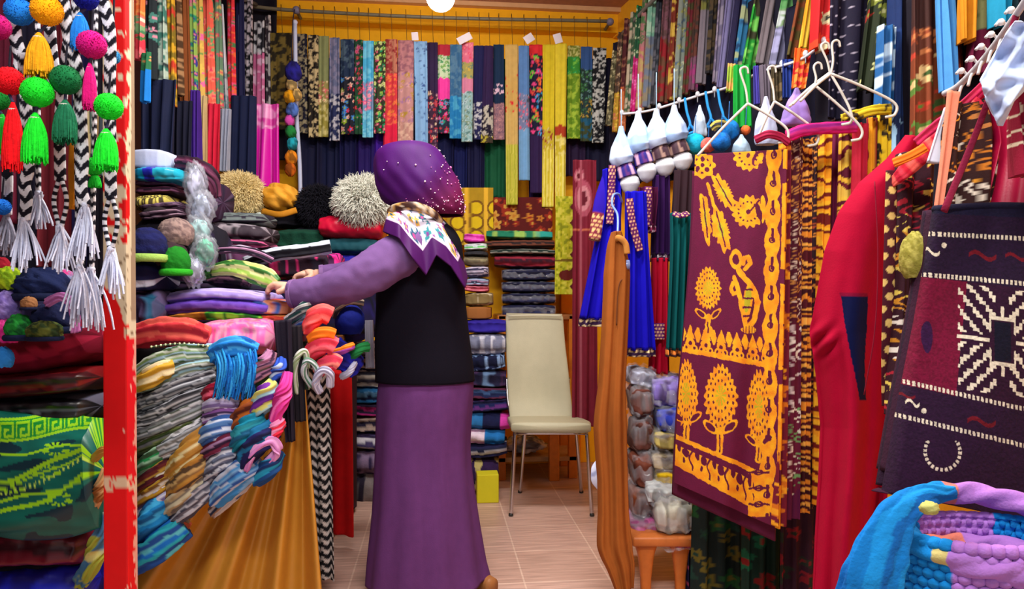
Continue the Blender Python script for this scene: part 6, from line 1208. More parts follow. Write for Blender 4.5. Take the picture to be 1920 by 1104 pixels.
# ---- goods in plastic on a wooden stool, lower right
st = thing('wooden_stool', 'orange-brown wooden stool carrying plastic-wrapped goods', 'stool', (*at(1240, 1000, 2.55)[:2], 0))
zc = at(1240, 1006, 2.55); c = at(1244, 1000, 2.72)
b = MB(); b.box((c[0], c[1], zc[2] - .018), .30, .36, .035, (196, 110, 50), -TH, .008); b.build('seat', M['wood'], st)
for sx, sy in ((-.11, -.13), (.02, -.13), (.12, .13), (-.11, .13)):
    b = MB(); p = np.array([c[0] + sx, c[1] + sy, zc[2] - .036]); b.tube([p, p - UP * .04, p - UP * .12, np.array([p[0], p[1], 0.0])], [.085, .06, .04, .036], [.05, .045, .036, .034], x=RV, nc=16, nl=16, spec=('S', (200, 110, 44)), e=.6); b.build('leg', M['wood'], st)
pk = [
 (1180, 1216, 904, 960, 2.66, .2, (120, 60, 30), 'brown packet low in the pile behind the trousers'),
 (1182, 1218, 840, 906, 2.68, .2, (110, 56, 40), 'brown packet second in the pile behind the trousers'),
 (1182, 1216, 776, 842, 2.7, .2, (84, 44, 36), 'dark brown packet third in the pile behind the trousers'),
 (1180, 1216, 718, 778, 2.72, .2, (96, 50, 40), 'dark brown packet topmost in the pile behind the trousers'),
 (1176, 1240, 958, 1008, 2.62, .22, (190, 90, 150), 'pink packet at the left end of the stool seat'),
 (1226, 1292, 984, 1012, 2.56, .24, (176, 60, 90), 'rose packet lowest on the stool under the white plastic'),
 (1220, 1296, 916, 986, 2.56, .24, (206, 206, 190), 'white plastic-wrapped garment on the stool'),
 (1206, 1270, 894, 936, 2.60, .22, (200, 206, 206), 'milky plastic roll on the stool beside the yellow packet'),
 (1222, 1296, 868, 918, 2.64, .22, (226, 190, 20), 'bright yellow packet above the white plastic on the stool'),
 (1216, 1282, 836, 872, 2.66, .22, (176, 160, 130), 'beige packet above the yellow one'),
 (1220, 1286, 800, 838, 2.68, .22, (190, 170, 90), 'straw coloured packet above the beige one'),
 (1226, 1284, 756, 804, 2.7, .22, (40, 60, 180), 'blue packet leaning above the straw coloured one'),
 (1216, 1292, 700, 760, 2.74, .22, (130, 110, 190), 'violet plastic-wrapped garment on top of the packets'),
 (1178, 1222, 684, 722, 2.78, .2, (190, 196, 220), 'clear plastic packet below the blue dress hem'),
]
for i, (x0, x1, y0, y1, d, dp, cc, lb) in enumerate(pk):
    o = slab(x0, x1, y0 + 3, y1 - 1, d, dp, ('B', cc, tuple(int(x * .7) for x in cc), .04), 'cotton', lb, 'packet', 'wrapped_packet', seed=700 + i, rid=.08, rough=.25, tilt=.012 * math.sin(i * 2.3))
    slab(x0 - 2, x1 + 2, y0, y1 + 1, d - .008, dp + .016, ('S', (225, 228, 240)), 'film', parent=o, name='plastic_wrap', seed=i, rid=.09, rough=.45)
slab(1290, 1380, 640, 990, 2.9, .2, ('S', (16, 14, 24)), 'cotton', 'dark cloth pile standing behind the big batik cloth', seed=720)

# ================================================================== FOREGROUND RIGHT
# ---- batik cloths on white wire hangers
def el(px, py, cx, cy, rx, ry, ang=0):
    c, s = math.cos(ang), math.sin(ang); dx, dy = px - cx, py - cy
    return np.hypot((dx * c + dy * s) / rx, (-dx * s + dy * c) / ry)
GO, GD, MR, GR_ = lin((240, 172, 22)), lin((226, 130, 20)), lin((94, 8, 52)), lin((176, 168, 30))
def seg(px, py, pts, w):
    d = np.full(px.shape, 1e9)
    for (x0, y0), (x1, y1) in zip(pts[:-1], pts[1:]):
        L = (x1 - x0) ** 2 + (y1 - y0) ** 2; t = np.clip(((px - x0) * (x1 - x0) + (py - y0) * (y1 - y0)) / L, 0, 1)
        d = np.minimum(d, np.hypot(px - x0 - t * (x1 - x0), py - y0 - t * (y1 - y0)))
    return d < w
def batik(P, U, V, S):
    px, py = proj(P); px = px + 2.2 * (vn(px / 7, py / 7, 1) - .5); py = py + 2.2 * (vn(px / 7 + 9, py / 7, 2) - .5)
    o = np.broadcast_to(MR, P.shape).copy(); o *= (1 + .14 * (vn(px / 30, py / 60, 3) - .5))[..., None]
    G = np.zeros(px.shape, bool); D = np.zeros(px.shape, bool); Y = np.zeros(px.shape, bool)
    def flower(cx, cy, r, k=11, a0=0):
        nonlocal G, D
        rr = np.hypot(px - cx, py - cy); a = np.arctan2(py - cy, px - cx); G |= rr < r * (1 + .09 * np.cos(k * a + a0))
        D |= (np.abs(rr - r * .62) < 1.8) & (np.cos(k * a) > .2); D |= (rr < r * .16)
    def cone(cx, cy, rx, ry, cut=0):
        nonlocal G, D, Y
        e = el(px, py, cx, cy, rx, ry); a = np.arctan2((py - cy) / ry, (px - cx) / rx)
        taper = 1 - .22 * np.clip((cy - py) / ry, 0, 1); e = np.hypot((px - cx) / (rx * taper), (py - cy) / ry)
        G |= e < 1 + .07 * np.cos(22 * a); D |= (np.abs(e - .78) < .05) & (np.cos(22 * a) > .1); D |= (np.abs(e - .5) < .05) & (np.cos(14 * a) > .3); Y |= (e < .34) & (np.cos(10 * a) > 0)
    def leaves(cx, cy, s=1.0):
        nonlocal G, D, Y
        for sg in (-1, 1):
            e = el(px, py, cx + sg * 17 * s, cy, 17 * s, 7.5 * s, sg * -.75); G |= e < 1; D |= (e < .66); Y |= e < .46
        G |= seg(px, py, [(cx, cy + 6), (cx - 1, cy + 44 * s)], 6 * s); D |= seg(px, py, [(cx - .5, cy + 16), (cx - 1, cy + 44 * s)], 1.2)
    flower(1318, 310, 23, 8); 
    for dx, dy in ((-9, 6), (9, 8), (0, -12)): D |= el(px, py, 1318 + dx, 310 + dy, 4, 5) < 1
    flower(1404, 292, 27, 13); G &= ~((el(px, py, 1422, 296, 9, 16, .5) < 1)); G |= (el(px, py, 1424, 298, 6, 13, .5) < 1) 
    # leaf sprig
    for cx, cy, rx, ry, an in ((1358, 360, 13, 38, .5), (1324, 408, 9, 48, .12), (1353, 430, 13, 44, .25)):
        e = el(px, py, cx, cy, rx, ry, -an); a = np.arctan2(py - cy, px - cx); G |= e < 1 + .12 * np.cos(17 * a); D |= (np.abs((px - cx) * math.cos(an) - (py - cy) * math.sin(an)) < 1.3) & (e < .8); Y |= e < .36
    G |= seg(px, py, [(1328, 345), (1342, 395), (1340, 440)], 3)
    flower(1404, 397, 29, 15); D |= seg(px, py, [(1404, 400), (1424, 376)], 1.6); G |= el(px, py, 1431, 392, 5, 26) < 1; D |= el(px, py, 1423, 397, 5, 17, -.25) < 1
    cone(1329, 540, 23, 38); leaves(1329, 588, .8); G |= el(px, py, 1329, 618, 8, 7) < 1; G |= (np.abs(px - 1330) < (636 - py) * .6) & (py > 618) & (py < 634)
    # paisley
    G |= el(px, py, 1381, 486, 12, 19) < 1; D |= el(px, py, 1381, 486, 6, 10) < 1
    G |= seg(px, py, [(1386, 506), (1396, 520), (1412, 540), (1421, 566), (1414, 600), (1404, 612)], 5.5); G |= seg(px, py, [(1378, 520), (1386, 548), (1392, 580), (1398, 610)], 4); G |= seg(px, py, [(1398, 504), (1407, 494), (1404, 482), (1396, 484), (1394, 494)], 4)
    G |= el(px, py, 1402, 566, 9, 36, .12) < 1; Y |= el(px, py, 1402, 562, 6, 24, .12) < 1; D |= (el(px, py, 1402, 566, 9, 36, .12) < 1) & (np.sin(py / 2.6) > .72)
    G |= seg(px, py, [(1376, 530), (1371, 540), (1376, 552), (1384, 548)], 3.2); G |= el(px, py, 1404, 618, 14, 7) < 1; D |= (el(px, py, 1404, 618, 14, 7) < 1) & (np.sin(px * 1.2) > .6)
    # right-hand scalloped border
    bx = 1452 - (py - 285) * .02; wv = 9 + 6 * np.abs(np.sin(py / 17.)); G |= (np.abs(px - bx) < wv) & (py < 960); D |= (np.abs(px - bx - 1) < 2.6) & (np.sin(py / 8.5) > .1); D |= (el(px - bx, (py % 53) - 26, 0, 0, 6, 7) < 1) & (el(px - bx, (py % 53) - 26, 0, 0, 3, 4) > 1)
    G |= (np.abs(px - bx - 21) < 3.6) & (np.sin(py / 30.) > -.9)
    # frieze of trefoils
    fy = 632 + (px - 1285) * .15; k = (px - 1281) % 29 - 14.5; q = py - fy; inx = (px < 1440)
    G |= inx & ((np.hypot(k / 9, (q - 8) / 10) < 1) | (np.hypot((k - 7) / 6, (q - 18) / 7) < 1) | (np.hypot((k + 7) / 6, (q - 18) / 7) < 1) | ((np.abs(k) < (q + 26) * .35) & (q > -24) & (q < 0)))
    D |= inx & ((np.hypot(k / 3.4, (q - 9) / 4) < 1) | (np.hypot((k - 8) / 2.2, (q - 18) / 3) < 1) | (np.hypot((k + 8) / 2.2, (q - 18) / 3) < 1))
    k2 = (px - 1295.5) % 29 - 14.5; G |= inx & (np.abs(k2) < (20 - np.abs(q + 8)) * .32) & (q < 6) & (q > -22)
    G |= inx & (np.abs(py - (655 + (px - 1285) * .19)) < 5)
    # tall cones
    cone(1288, 738, 21, 62); cone(1352, 742, 30, 58); cone(1424, 762, 24, 66); leaves(1289, 782, .9); leaves(1351, 800, 1.05); leaves(1424, 824, .9)
    # lower band between two slanting lines
    l1 = 818 + (px - 1268) * .44; l2 = 868 + (px - 1268) * .56; low = inx & (px < 1415)
    G |= low & ((np.abs(py - l1) < 4.5) | (np.abs(py - l2) < 4.5)); ins = low & (py > l1 + 4) & (py < l2 - 4)
    f = (py - l1) / (l2 - l1); kk = (px - 1268) % 33 - 16
    G |= ins & (f > .28) ; D |= ins & (np.hypot((kk - 3) / 6, (f - .42) / .16) < 1); D |= ins & (np.hypot((kk + 9) / 4, (f - .3) / .2) < 1); D |= ins & (np.hypot((kk + 1) / 2.5, (f - .72) / .1) < 1); D |= ins & (np.abs(kk - 13 - 3 * np.sin(f * 9)) < 1.8)
    bl = (px > 1404) & (px < 1444) & (py > 880) & (py < 968); D |= bl & (np.abs((py % 30) - 15) < 2); G |= bl
    D |= bl & (np.hypot((px - 1424) / 9, ((py % 30) - 15) / 6) < 1) & (np.hypot((px - 1424) / 5, ((py % 30) - 15) / 3) > 1)
    n = vn(px / 9, py / 9, 7)[..., None]; gold = GO * n + GD * (1 - n)
    o[G] = gold[G]; o[G & Y] = GR_; o[G & D] = MR * .9; o[Y & ~G] = GR_
    # orange rim round the gold
    return o
def hanger(lb, hook_top, neck, l, r, d, c=(214, 214, 206), bar=None, group=None):
    o = thing('wire_hanger', lb, 'hanger', at(neck[0], neck[1], d), group)
    nx, ny = neck; hx, hy = hook_top
    b = MB(); b.wire([at(hx + 9, hy + 12, d), at(hx + 7, hy + 2, d), at(hx, hy, d), at(hx - 6, hy + 8, d), at((hx + nx) / 2, (hy + ny) / 2 + 6, d), at(nx, ny, d)], .0035, c, nl=40); b.build('hook', M['plastic'], o)
    b = MB(); b.wire([at(nx, ny, d), at((nx + l[0]) / 2, (ny + l[1]) / 2 - 3, d + .01), at(*l, d + .02)], .0042, c, nl=24); b.build('shoulder_wire', M['plastic'], o)
    b = MB(); b.wire([at(nx, ny, d), at((nx + r[0]) / 2, (ny + r[1]) / 2 - 3, d - .01), at(*r, d - .02), at(r[0] + 2, r[1] + 22, d - .02), at(r[0] - 16, r[1] + 28, d - .015)], .0042, c, nl=30); b.build('shoulder_wire', M['plastic'], o)
hanger('white wire hanger holding the big maroon and gold batik cloth', (1394, 126), (1402, 194), (1308, 292), (1474, 240), 2.14)
hanger('white wire hanger behind the lilac paper bag, second from left', (1446, 124), (1452, 190), (1420, 262), (1530, 246), 2.18)
hanger('white wire hanger with long arms over the dotted shawl, rightmost', (1566, 76), (1558, 138), (1500, 190), (1676, 192), 2.06)
hanger('white wire hanger just left of the rightmost one', (1546, 80), (1556, 136), (1480, 200), (1594, 206), 2.12)
hanger('cream wire hanger over the crimson plain batik', (1532, 118), (1528, 160), (1486, 196), (1612, 236), 2.1)
paper_bag(1494, 200, 54, 70, 2.22, (160, 130, 216), 'lavender paper sheet tucked between the wire hangers', 6)
P0 = MB()
def big_batik():
    n, m = 620, 260
    t = np.linspace(0, 1, n)[:, None]; u = np.linspace(0, 1, m)[None]
    xl = 1304 - 38 * t + 3 * np.sin(t * 6); xr = 1476 - 14 * t; yl = 290 + 615 * t; yr = 280 + 712 * t
    PX = xl * (1 - u) + xr * u; PY = yl * (1 - u) + yr * u
    DD = (2.36 * (1 - u) + 2.10 * u) + .018 * np.sin(u * 7 + 1 + t * 1.5) * (.3 + t) + .012 * np.sin(u * 17 + t * 3) * t
    D3 = DD[..., None]; P = FV * D3 + RV * ((PX - CX) / F * DD)[..., None] + UP * (CH + (HY - PY) / F * DD)[..., None]
    return P
G = big_batik(); b = MB(); b.grid(G, batik(G, 0, 0, 0), wrap=False)
tag(b.build('batik_cloth', M['cotton'], solid=.006), 'large maroon batik cloth with golden cones, flowers and paisley hanging in front', 'cloth')
G2 = G + FV * .035 + UP * -.0; G2 = G2[:, :] ; b = MB(); b.grid(G2[::6, ::6] - UP * .05, lin((84, 8, 50)), wrap=False); tag(b.build('batik_cloth', M['cotton'], solid=.006), 'plain maroon backing cloth showing below the large batik', 'cloth')
MRB = (74, 8, 34)
bats = [
 (1462, 1484, 262, 1448, 1476, 985, 2.12, ('F', (110, 14, 40), [(236, 160, 30), (206, 110, 20)], .05, .95), 'folded maroon edge with gold flowers right behind the large batik'),
 (1476, 1506, 250, 1446, 1498, 972, 2.16, ('V', [(.5, ('Q', MRB, [(196, 130, 60), (214, 190, 170)], .020)), (.72, ('Q', (90, 10, 44), [(226, 216, 206), (206, 190, 190)], .05)), (.93, ('Q', (96, 12, 50), [(226, 220, 206), (110, 160, 100)], .03)), (1.1, ('S', (84, 8, 60)))]), 'maroon batik with white squiggles towards its lower end'),
 (1500, 1522, 262, 1494, 1514, 960, 2.2, ('H', [(226, 140, 40), (80, 8, 24), (236, 170, 70), (60, 6, 20)], .012, 1.6), 'dark maroon batik with orange squiggles, third behind the large one'),
 (1522, 1538, 258, 1512, 1526, 950, 2.24, ('Q', (40, 6, 20), [(206, 130, 50), (150, 60, 30)], .02), 'blackish batik with dull gold marks, fourth behind the large one'),
 (1536, 1562, 250, 1522, 1544, 945, 2.22, ('H', [(246, 186, 40), (110, 20, 16), (240, 160, 30)], .014, 1.5), 'golden squiggle batik, fifth behind the large one'),
 (1560, 1576, 250, 1548, 1566, 900, 2.26, ('S', (104, 10, 60)), 'plain plum cloth between the golden batiks'),
 (1572, 1602, 248, 1560, 1592, 900, 2.2, ('H', [(240, 200, 70), (90, 10, 40), (240, 190, 60), (110, 20, 40), (236, 196, 80)], .019, 1.2), 'plum batik with stacked pale gold blocks'),
 (1600, 1628, 232, 1588, 1616, 900, 2.16, ('S', (170, 10, 44)), 'plain crimson cloth folded over its hanger'),
 (1626, 1646, 222, 1612, 1634, 900, 2.18, ('T', [(150, 16, 40), (226, 150, 20), (120, 30, 20), (236, 180, 30)], .018, .2), 'gold and crimson striped cloth edge'),
 (1642, 1672, 198, 1628, 1660, 880, 2.2, ('B', (224, 190, 30), (40, 30, 20), .02), 'yellow and black mottled cloth next to the tie-dye shawl'),
]
for i, (a, b_, c, x0, x1, f, d, sp, lb) in enumerate(bats):
    hang(a, b_, c, x0, x1, f, d + .06, d, spec=sp, seed=i + 180, thick=.02, fold=.008, nf=2, yaw=-.2, label=lb, name='batik_cloth', cat='cloth', nc=56, nl=260, group='batik cloths on wire hangers')
bundle([(1476, 256, 2.16), (1510, 244, 2.15), (1560, 240, 2.15), (1606, 238, 2.14)], 22, 16, ('T', [(206, 10, 110), (170, 20, 100), (150, 30, 130)], .012), 'magenta folded cloth lying over the tops of the batiks', seed=195, rid=.05)
bundle([(1416, 262, 2.14), (1440, 252, 2.12), (1462, 256, 2.12), (1480, 268, 2.12)], 14, 10, ('S', (150, 12, 60)), 'raspberry cloth edge on the first wire hanger', seed=196)
bundle([(1580, 224, 2.2), (1610, 214, 2.2), (1640, 206, 2.19), (1668, 204, 2.2)], 18, 12, ('B', (206, 180, 30), (50, 36, 20), .02), 'yellow and black cloth folded over the rear hangers', seed=197)
# dark floral cloths low below the batik
for i, (x0, x1, yt, yb, d, sp, lb) in enumerate((
 (1300, 1400, 880, 1140, 2.5, ('F', (8, 26, 24), [(20, 70, 30), (90, 80, 20), (14, 50, 40)], .07, .8), 'dark green leaf-print cloth below the large batik'),
 (1392, 1470, 900, 1140, 2.4, ('F', (8, 40, 30), [(10, 90, 60), (120, 20, 20), (20, 60, 30)], .08, .8), 'bottle green cloth with red blooms below the large batik'),
 (1462, 1540, 930, 1140, 2.3, ('F', (44, 8, 30), [(120, 16, 30), (30, 40, 30)], .06, .7), 'dark plum cloth with red blooms beside the coat'),
 (1284, 1310, 900, 1140, 2.6, ('D', (20, 16, 56), (150, 60, 90), .03, .2, .6), 'midnight blue cloth with rose specks behind the stool'))):
    hang(x0, x1, yt, x0 - 4, x1, yb, d, spec=sp, seed=i + 200, fold=.014, thick=.02, nf=3, label=lb, name='hanging_cloth', cat='cloth', nc=70, nl=80)

# ---- crimson coat
ct = thing('velvet_coat', 'crimson coat with navy underarm gusset hanging in the right foreground', 'coat', at(1590, 1104, 1.62))
n, m = 300, 120
keyy = np.array([255, 300, 345, 400, 470, 540, 620, 700, 800, 900, 1000, 1120, 1230]); kl = np.array([1700, 1664, 1612, 1574, 1548, 1534, 1518, 1530, 1540, 1536, 1530, 1524, 1520]); kr = np.array([1728, 1716, 1700, 1690, 1684, 1682, 1682, 1680, 1672, 1664, 1652, 1648, 1644])
t = np.linspace(0, 1, n)[:, None]; u = np.linspace(0, 1, m)[None]; yy = 255 + (1230 - 255) * t
xl, xr = np.interp(yy, keyy, kl), np.interp(yy, keyy, kr); PX = xl * (1 - u) + xr * u; PY = yy + 8 * np.sin(u * 3) * t
amp = np.clip((yy - 420) / 500, 0, 1)
DD = 1.60 - .10 * u + .05 * (u - .25) ** 2 * 4 + .028 * amp * np.sin(u * 9.5 + 1.2 - t * 1.3) + .012 * amp * np.sin(u * 21 + t * 2)
el_ = np.exp(-(((PX - 1545) / 22) ** 2 + ((PY - 640) / 26) ** 2)); DD = DD + .014 * el_ * np.sin((PY + PX) / 6.5)
P = FV * DD[..., None] + RV * ((PX - CX) / F * DD)[..., None] + UP * (CH + (HY - PY) / F * DD)[..., None]
C = np.broadcast_to(lin((166, 6, 46)), P.shape).copy()
gus = (PY > 553) & (PX > 1577 + (PY - 553) * .16) & (PX < np.minimum(1624, 1630 - (PY - 553) * .02)) & (PY < 750) & (PX < 1621 + 3 * np.sin(PY / 40))
C[gus] = lin((12, 18, 62)); gl_ = (np.abs(PY - 552) < 2.5) & (PX > 1575) & (PX < 1624); C[gl_] = lin((130, 10, 50))
b = MB(); b.grid(P, C, wrap=False); bd = b.build('coat_body', M['velvet'], ct, solid=.008)
b = MB(); b.tube([at(1640, 340, 1.5), at(1646, 480, 1.49), at(1640, 620, 1.49), at(1620, 740, 1.5)], .0025, nc=8, nl=40, x=RV, spec=('S', (130, 6, 40))); b.build('seam', M['cotton'], bd)
ed = MB(); ed.tube([at(1672, 320, 1.49), at(1668, 480, 1.48), at(1664, 640, 1.48), at(1664, 760, 1.49)], [m_px(22, 1.5)] * 2, .01, x=RV, nc=30, nl=180, spec=('D', (70, 8, 30), (226, 190, 110), .028, .3)); o = ed.build('embroidered_edge', M['cotton'], ct); o['label'] = 'plum front edge with small pale embroidery'
# ---- embroidered robes behind the bag
SQ = [(230, 224, 214), (206, 140, 40), (226, 200, 90), (170, 30, 50)]
hang(1684, 1752, 290, 1664, 1736, 780, 1.5, 1.46, spec=('Q', (48, 8, 26), SQ, .026), seed=210, fold=.012, nf=2, thick=.03, nc=110, nl=260, label='dark robe with white and gold squiggle embroidery between coat and kilim bag', name='embroidered_robe', cat='robe')
hang(1776, 1866, 196, 1752, 1880, 470, 1.36, 1.34, spec=('Q', (46, 12, 10), [(226, 150, 40), (236, 220, 200), (206, 120, 30), (190, 120, 60)], .026), seed=211, fold=.014, nf=2, thick=.03, nc=130, nl=200, mid=[(1760, 1890, 260)], label='brown robe with thick orange and white embroidery above the kilim bag', name='embroidered_robe', cat='robe')
hang(1842, 1960, 190, 1816, 1960, 460, 1.36, 1.34, spec=('S', (176, 10, 62)), seed=212, fold=.02, nf=2, thick=.05, m='satin', nc=80, nl=80, mid=[(1856, 1960, 280)], label='raspberry garment at the right edge above the kilim bag', name='hanging_garment', cat='garment')
hang(1890, 1960, 170, 1900, 1960, 330, 1.2, spec=('Q', (150, 10, 50), [(236, 220, 190), (226, 140, 50)], .03), seed=213, fold=.01, thick=.03, label='crimson embroidered collar at the right edge under the white paper', name='embroidered_collar', cat='garment', nc=60, nl=70)
# striped red sash over the shoulder of the coat
bundle([(1842, 190, 1.34), (1790, 240, 1.38), (1740, 280, 1.42), (1694, 322, 1.46), (1664, 350, 1.5)], [26, 32, 34, 30, 16], [8, 9, 9, 8, 6], ('H', [(206, 20, 50), (226, 60, 80), (190, 14, 50), (240, 100, 90)], .012, .2), 'red striped sash running down over the shoulder of the coat', seed=214, rid=.08, x=UP)
bundle([(1850, 160, 1.38), (1800, 206, 1.42), (1760, 236, 1.45), (1720, 270, 1.48)], 22, 14, ('T', [(170, 14, 60), (206, 30, 90)], .01), 'raspberry sash above the red striped one', seed=215, x=UP)
bundle([(1736, 276, 1.40), (1712, 290, 1.41), (1690, 300, 1.42), (1676, 306, 1.43)], 16, 10, ('S', (250, 120, 20)), 'orange cloth tip on the red striped sash', seed=216)
hang(1776, 1798, 172, 1750, 1762, 400, 1.33, spec=('S', (236, 140, 110)), seed=217, fold=.004, nf=1, thick=.012, label='peach ribbon hanging between the two embroidered robes', name='ribbon', cat='ribbon', nc=24, nl=40)
hang(1770, 1800, 206, 1740, 1768, 306, 1.36, spec=('S', (206, 212, 230)), m='paper', seed=218, fold=.006, nf=1, label='white paper slip hanging under the peach ribbon', name='paper_slip', cat='paper', nc=24, nl=30)
# ---- steel rod with hooks
b = MB(); b.wire([at(1770, 176, 1.42), at(1800, 158, 1.38), at(1850, 104, 1.3), at(1912, 18, 1.18), at(1960, -60, 1.1)], .006, (190, 190, 196), nc=10, nl=40); tag(b.build('garment_rod', M['paint']), 'steel rod rising to the top right corner above the robes', 'rod')
for k, t_ in enumerate((.1, .25, .4, .55, .7, .85)):
    pa = np.array([1790, 165, 1.395]) * (1 - t_) + np.array([1914, 16, 1.18]) * t_; q = at(*pa)
    b = MB(); b.wire([q + UP * .012 - RV * .01, q + UP * .02, q + UP * .006 + RV * .012, q - UP * .014, q - UP * .034 - RV * .006], .0028, (206, 206, 210), nl=24); b.ball(q + UP * .018, .0065, spec=('S', (226, 226, 230)), n=10)
    tag(b.build('garment_hook', M['paint']), 'small steel hook on the rod at the top right', 'hook', 'hooks on the steel rod')
def tissue():
    n, m = 90, 90; t = np.linspace(0, 1, n)[:, None]; u = np.linspace(0, 1, m)[None]
    ky = [40, 60, 100, 150, 190, 236]; kl_ = [1904, 1888, 1866, 1838, 1850, 1872]; kr_ = [1918, 1960, 1964, 1940, 1900, 1880]
    yy = 40 + 196 * t; xl, xr = np.interp(yy, ky, kl_), np.interp(yy, ky, kr_); PX = xl * (1 - u) + xr * u; PY = yy + 0 * u
    DD = 1.14 + .06 * (vn(PX / 48, PY / 56, 3) - .5) + .022 * (vn(PX / 22, PY / 18, 5) - .5) + .016 * np.abs(np.sin((PX + PY * .7) / 17))
    return FV * DD[..., None] + RV * ((PX - CX) / F * DD)[..., None] + UP * (CH + (HY - PY) / F * DD)[..., None]
G = tissue(); b = MB(); b.grid(G, lin((196, 210, 240)), wrap=False); tag(b.build('tissue_paper', M['paper'], solid=.003), 'crumpled white tissue paper hanging from the rod at the top right', 'paper')
knit_cap(1716, 484, 28, 50, 1.36, ('B', (140, 132, 50), (176, 166, 80), .008), 'olive knitted ball beside the kilim bag', seed=220, name='knitted_ball', cat='knitted ball')

# ---- kilim bag
def kilim(P, U, V, S):
    px, py = proj(P); nz = vn(px / 3, py / 3, 2); o = np.broadcast_to(lin((40, 12, 44)), P.shape).copy()
    sl = lambda y0, k: y0 + (px - 1700) * k
    top = py < sl(520, .10); o[top] = lin((34, 14, 44))
    fld = (py > sl(516, .11)) & (py < sl(722, .22)); o[fld] = lin((44, 10, 40)); o[fld & (px < 1812 - (py - 540) * .10)] = lin((110, 8, 46))
    o[fld & (np.hypot((px - 1738) / 10, (py - 632) / 30) < 1)] = lin((50, 14, 60))
    o[(py < sl(398, .05))] = lin((20, 16, 46))
    CR = lin((226, 214, 190))
    for y0, k in ((436, .055), (512, .09), (716, .23), (782, .24)):
        d = py - sl(y0, k); o[(np.abs(d) < 4.2) & (np.sin(px / 1.25) > -.25)] = CR
    # maroon birds and cream ornaments in the dark bands
    for cx, cy, s in ((1842, 480, 1), (1905, 482, .8), (1838, 790, 1), (1700, 742, .6)):
        x, y = (px - cx) / s, (py - cy) / s; o[(np.abs(y - 7 * np.sin(x / 9)) < 4) & (np.abs(x) < 26)] = lin((110, 14, 30))
    for cx, cy in ((1748, 472), (1712, 756)):
        x, y = px - cx, py - cy; o[(np.abs(y - 6 * np.sin(x / 4)) < 3) & (np.abs(x) < 12)] = CR; o[np.hypot(x - 20, y + (12 if cy < 600 else -14)) < 5] = CR
    u_ = (el(px, py, 1766, 846, 32, 34)); o[(np.abs(u_ - 1) < .10) & (py > 826) & (np.sin(np.arctan2(py - 846, px - 1766) * 24) > -.3)] = CR
    # stepped star medallion
    x, y = (px - 1878) / 1.0, (py - 640 - (px - 1878) * .12) / 1.08; a, b2 = np.abs(x), np.abs(y); c = 6.0
    i, j = np.floor(a / c), np.floor(b2 / c); inside = (a < 82) & (b2 < 92) & ~((a < 12) & (b2 < 92) & (b2 > 40) ) 
    diag = ((i - j) % 5 < 2) & (((i + j) % 3 != 2) | ((i - j) % 5 == 0)) & (a > 10)
    o[inside & diag & (b2 > 8)] = CR; o[(b2 < 3.2) & (a > 18) & (a < 84)] = CR; o[(a < 3) & (b2 > 36) & (b2 < 60)] = CR
    fr = (np.maximum(a / 24, b2 / 42) < 1); o[fr] = lin((46, 10, 40)); o[fr & (np.maximum(a / 24, b2 / 42) > .86) & (a + b2 > 36)] = CR; o[(a < 15) & (b2 < 34)] = lin((14, 12, 34))
    o *= (1 + .5 * (nz - .5))[..., None]
    return o
n, m = 420, 300; t = np.linspace(0, 1, n)[:, None]; u = np.linspace(0, 1, m)[None]
xl = np.interp(t, [0, .1, .4, .7, 1], [1752, 1744, 1716, 1684, 1656]); xr = 1990 + 20 * t; yl = 392 + 530 * t; yr = 392 + 610 * t
PX = xl * (1 - u) + xr * u; PY = yl * (1 - u) + yr * u - 6 * np.sin(u * 3)
DD = 1.30 - .05 * u + .02 * (1 - np.clip(u / .08, 0, 1)) ** 2 + .012 * np.sin(u * 6 + t * 3)
P = FV * DD[..., None] + RV * ((PX - CX) / F * DD)[..., None] + UP * (CH + (HY - PY) / F * DD)[..., None]
kb = thing('kilim_bag', 'dark woven kilim bag with cream star medallion hanging at the right edge', 'bag', P.reshape(-1, 3)[P.reshape(-1, 3)[:, 2].argmin()])
b = MB(); b.grid(P, kilim(P, 0, 0, 0), wrap=False); b.build('front_panel', M['wool'], kb, solid=.008)
b = MB(); Pb = P[::5, 5::5] + FV * .035; b.grid(Pb, lin((36, 10, 38)), wrap=False); b.build('back_panel', M['wool'], kb, solid=.008)
b = MB(); b.tube([P[0, k] + FV * .0 for k in range(0, m, 20)], .014, nc=12, nl=60, x=UP, spec=('S', (18, 16, 44))); b.build('top_binding', M['wool'], kb)
for e_, k in ((P[:, 0], 0), (P[-1], 1)):
    b = MB(); q = [(e_[i] + FV * .018) for i in range(0, len(e_), 30)]; b.tube(q, .006, .04, x=(RV if k == 0 else UP), nc=16, nl=50, spec=('S', (50, 12, 40)) ); b.build('gusset', M['wool'], kb)
b = MB(); b.tube([at(1770, 396, 1.2), at(1830, 250, 1.24), at(1880, 110, 1.2), at(1905, 30, 1.19)], .012, .006, nc=12, nl=40, x=RV, spec=('S', (120, 14, 50))); b.build('strap', M['wool'], kb)

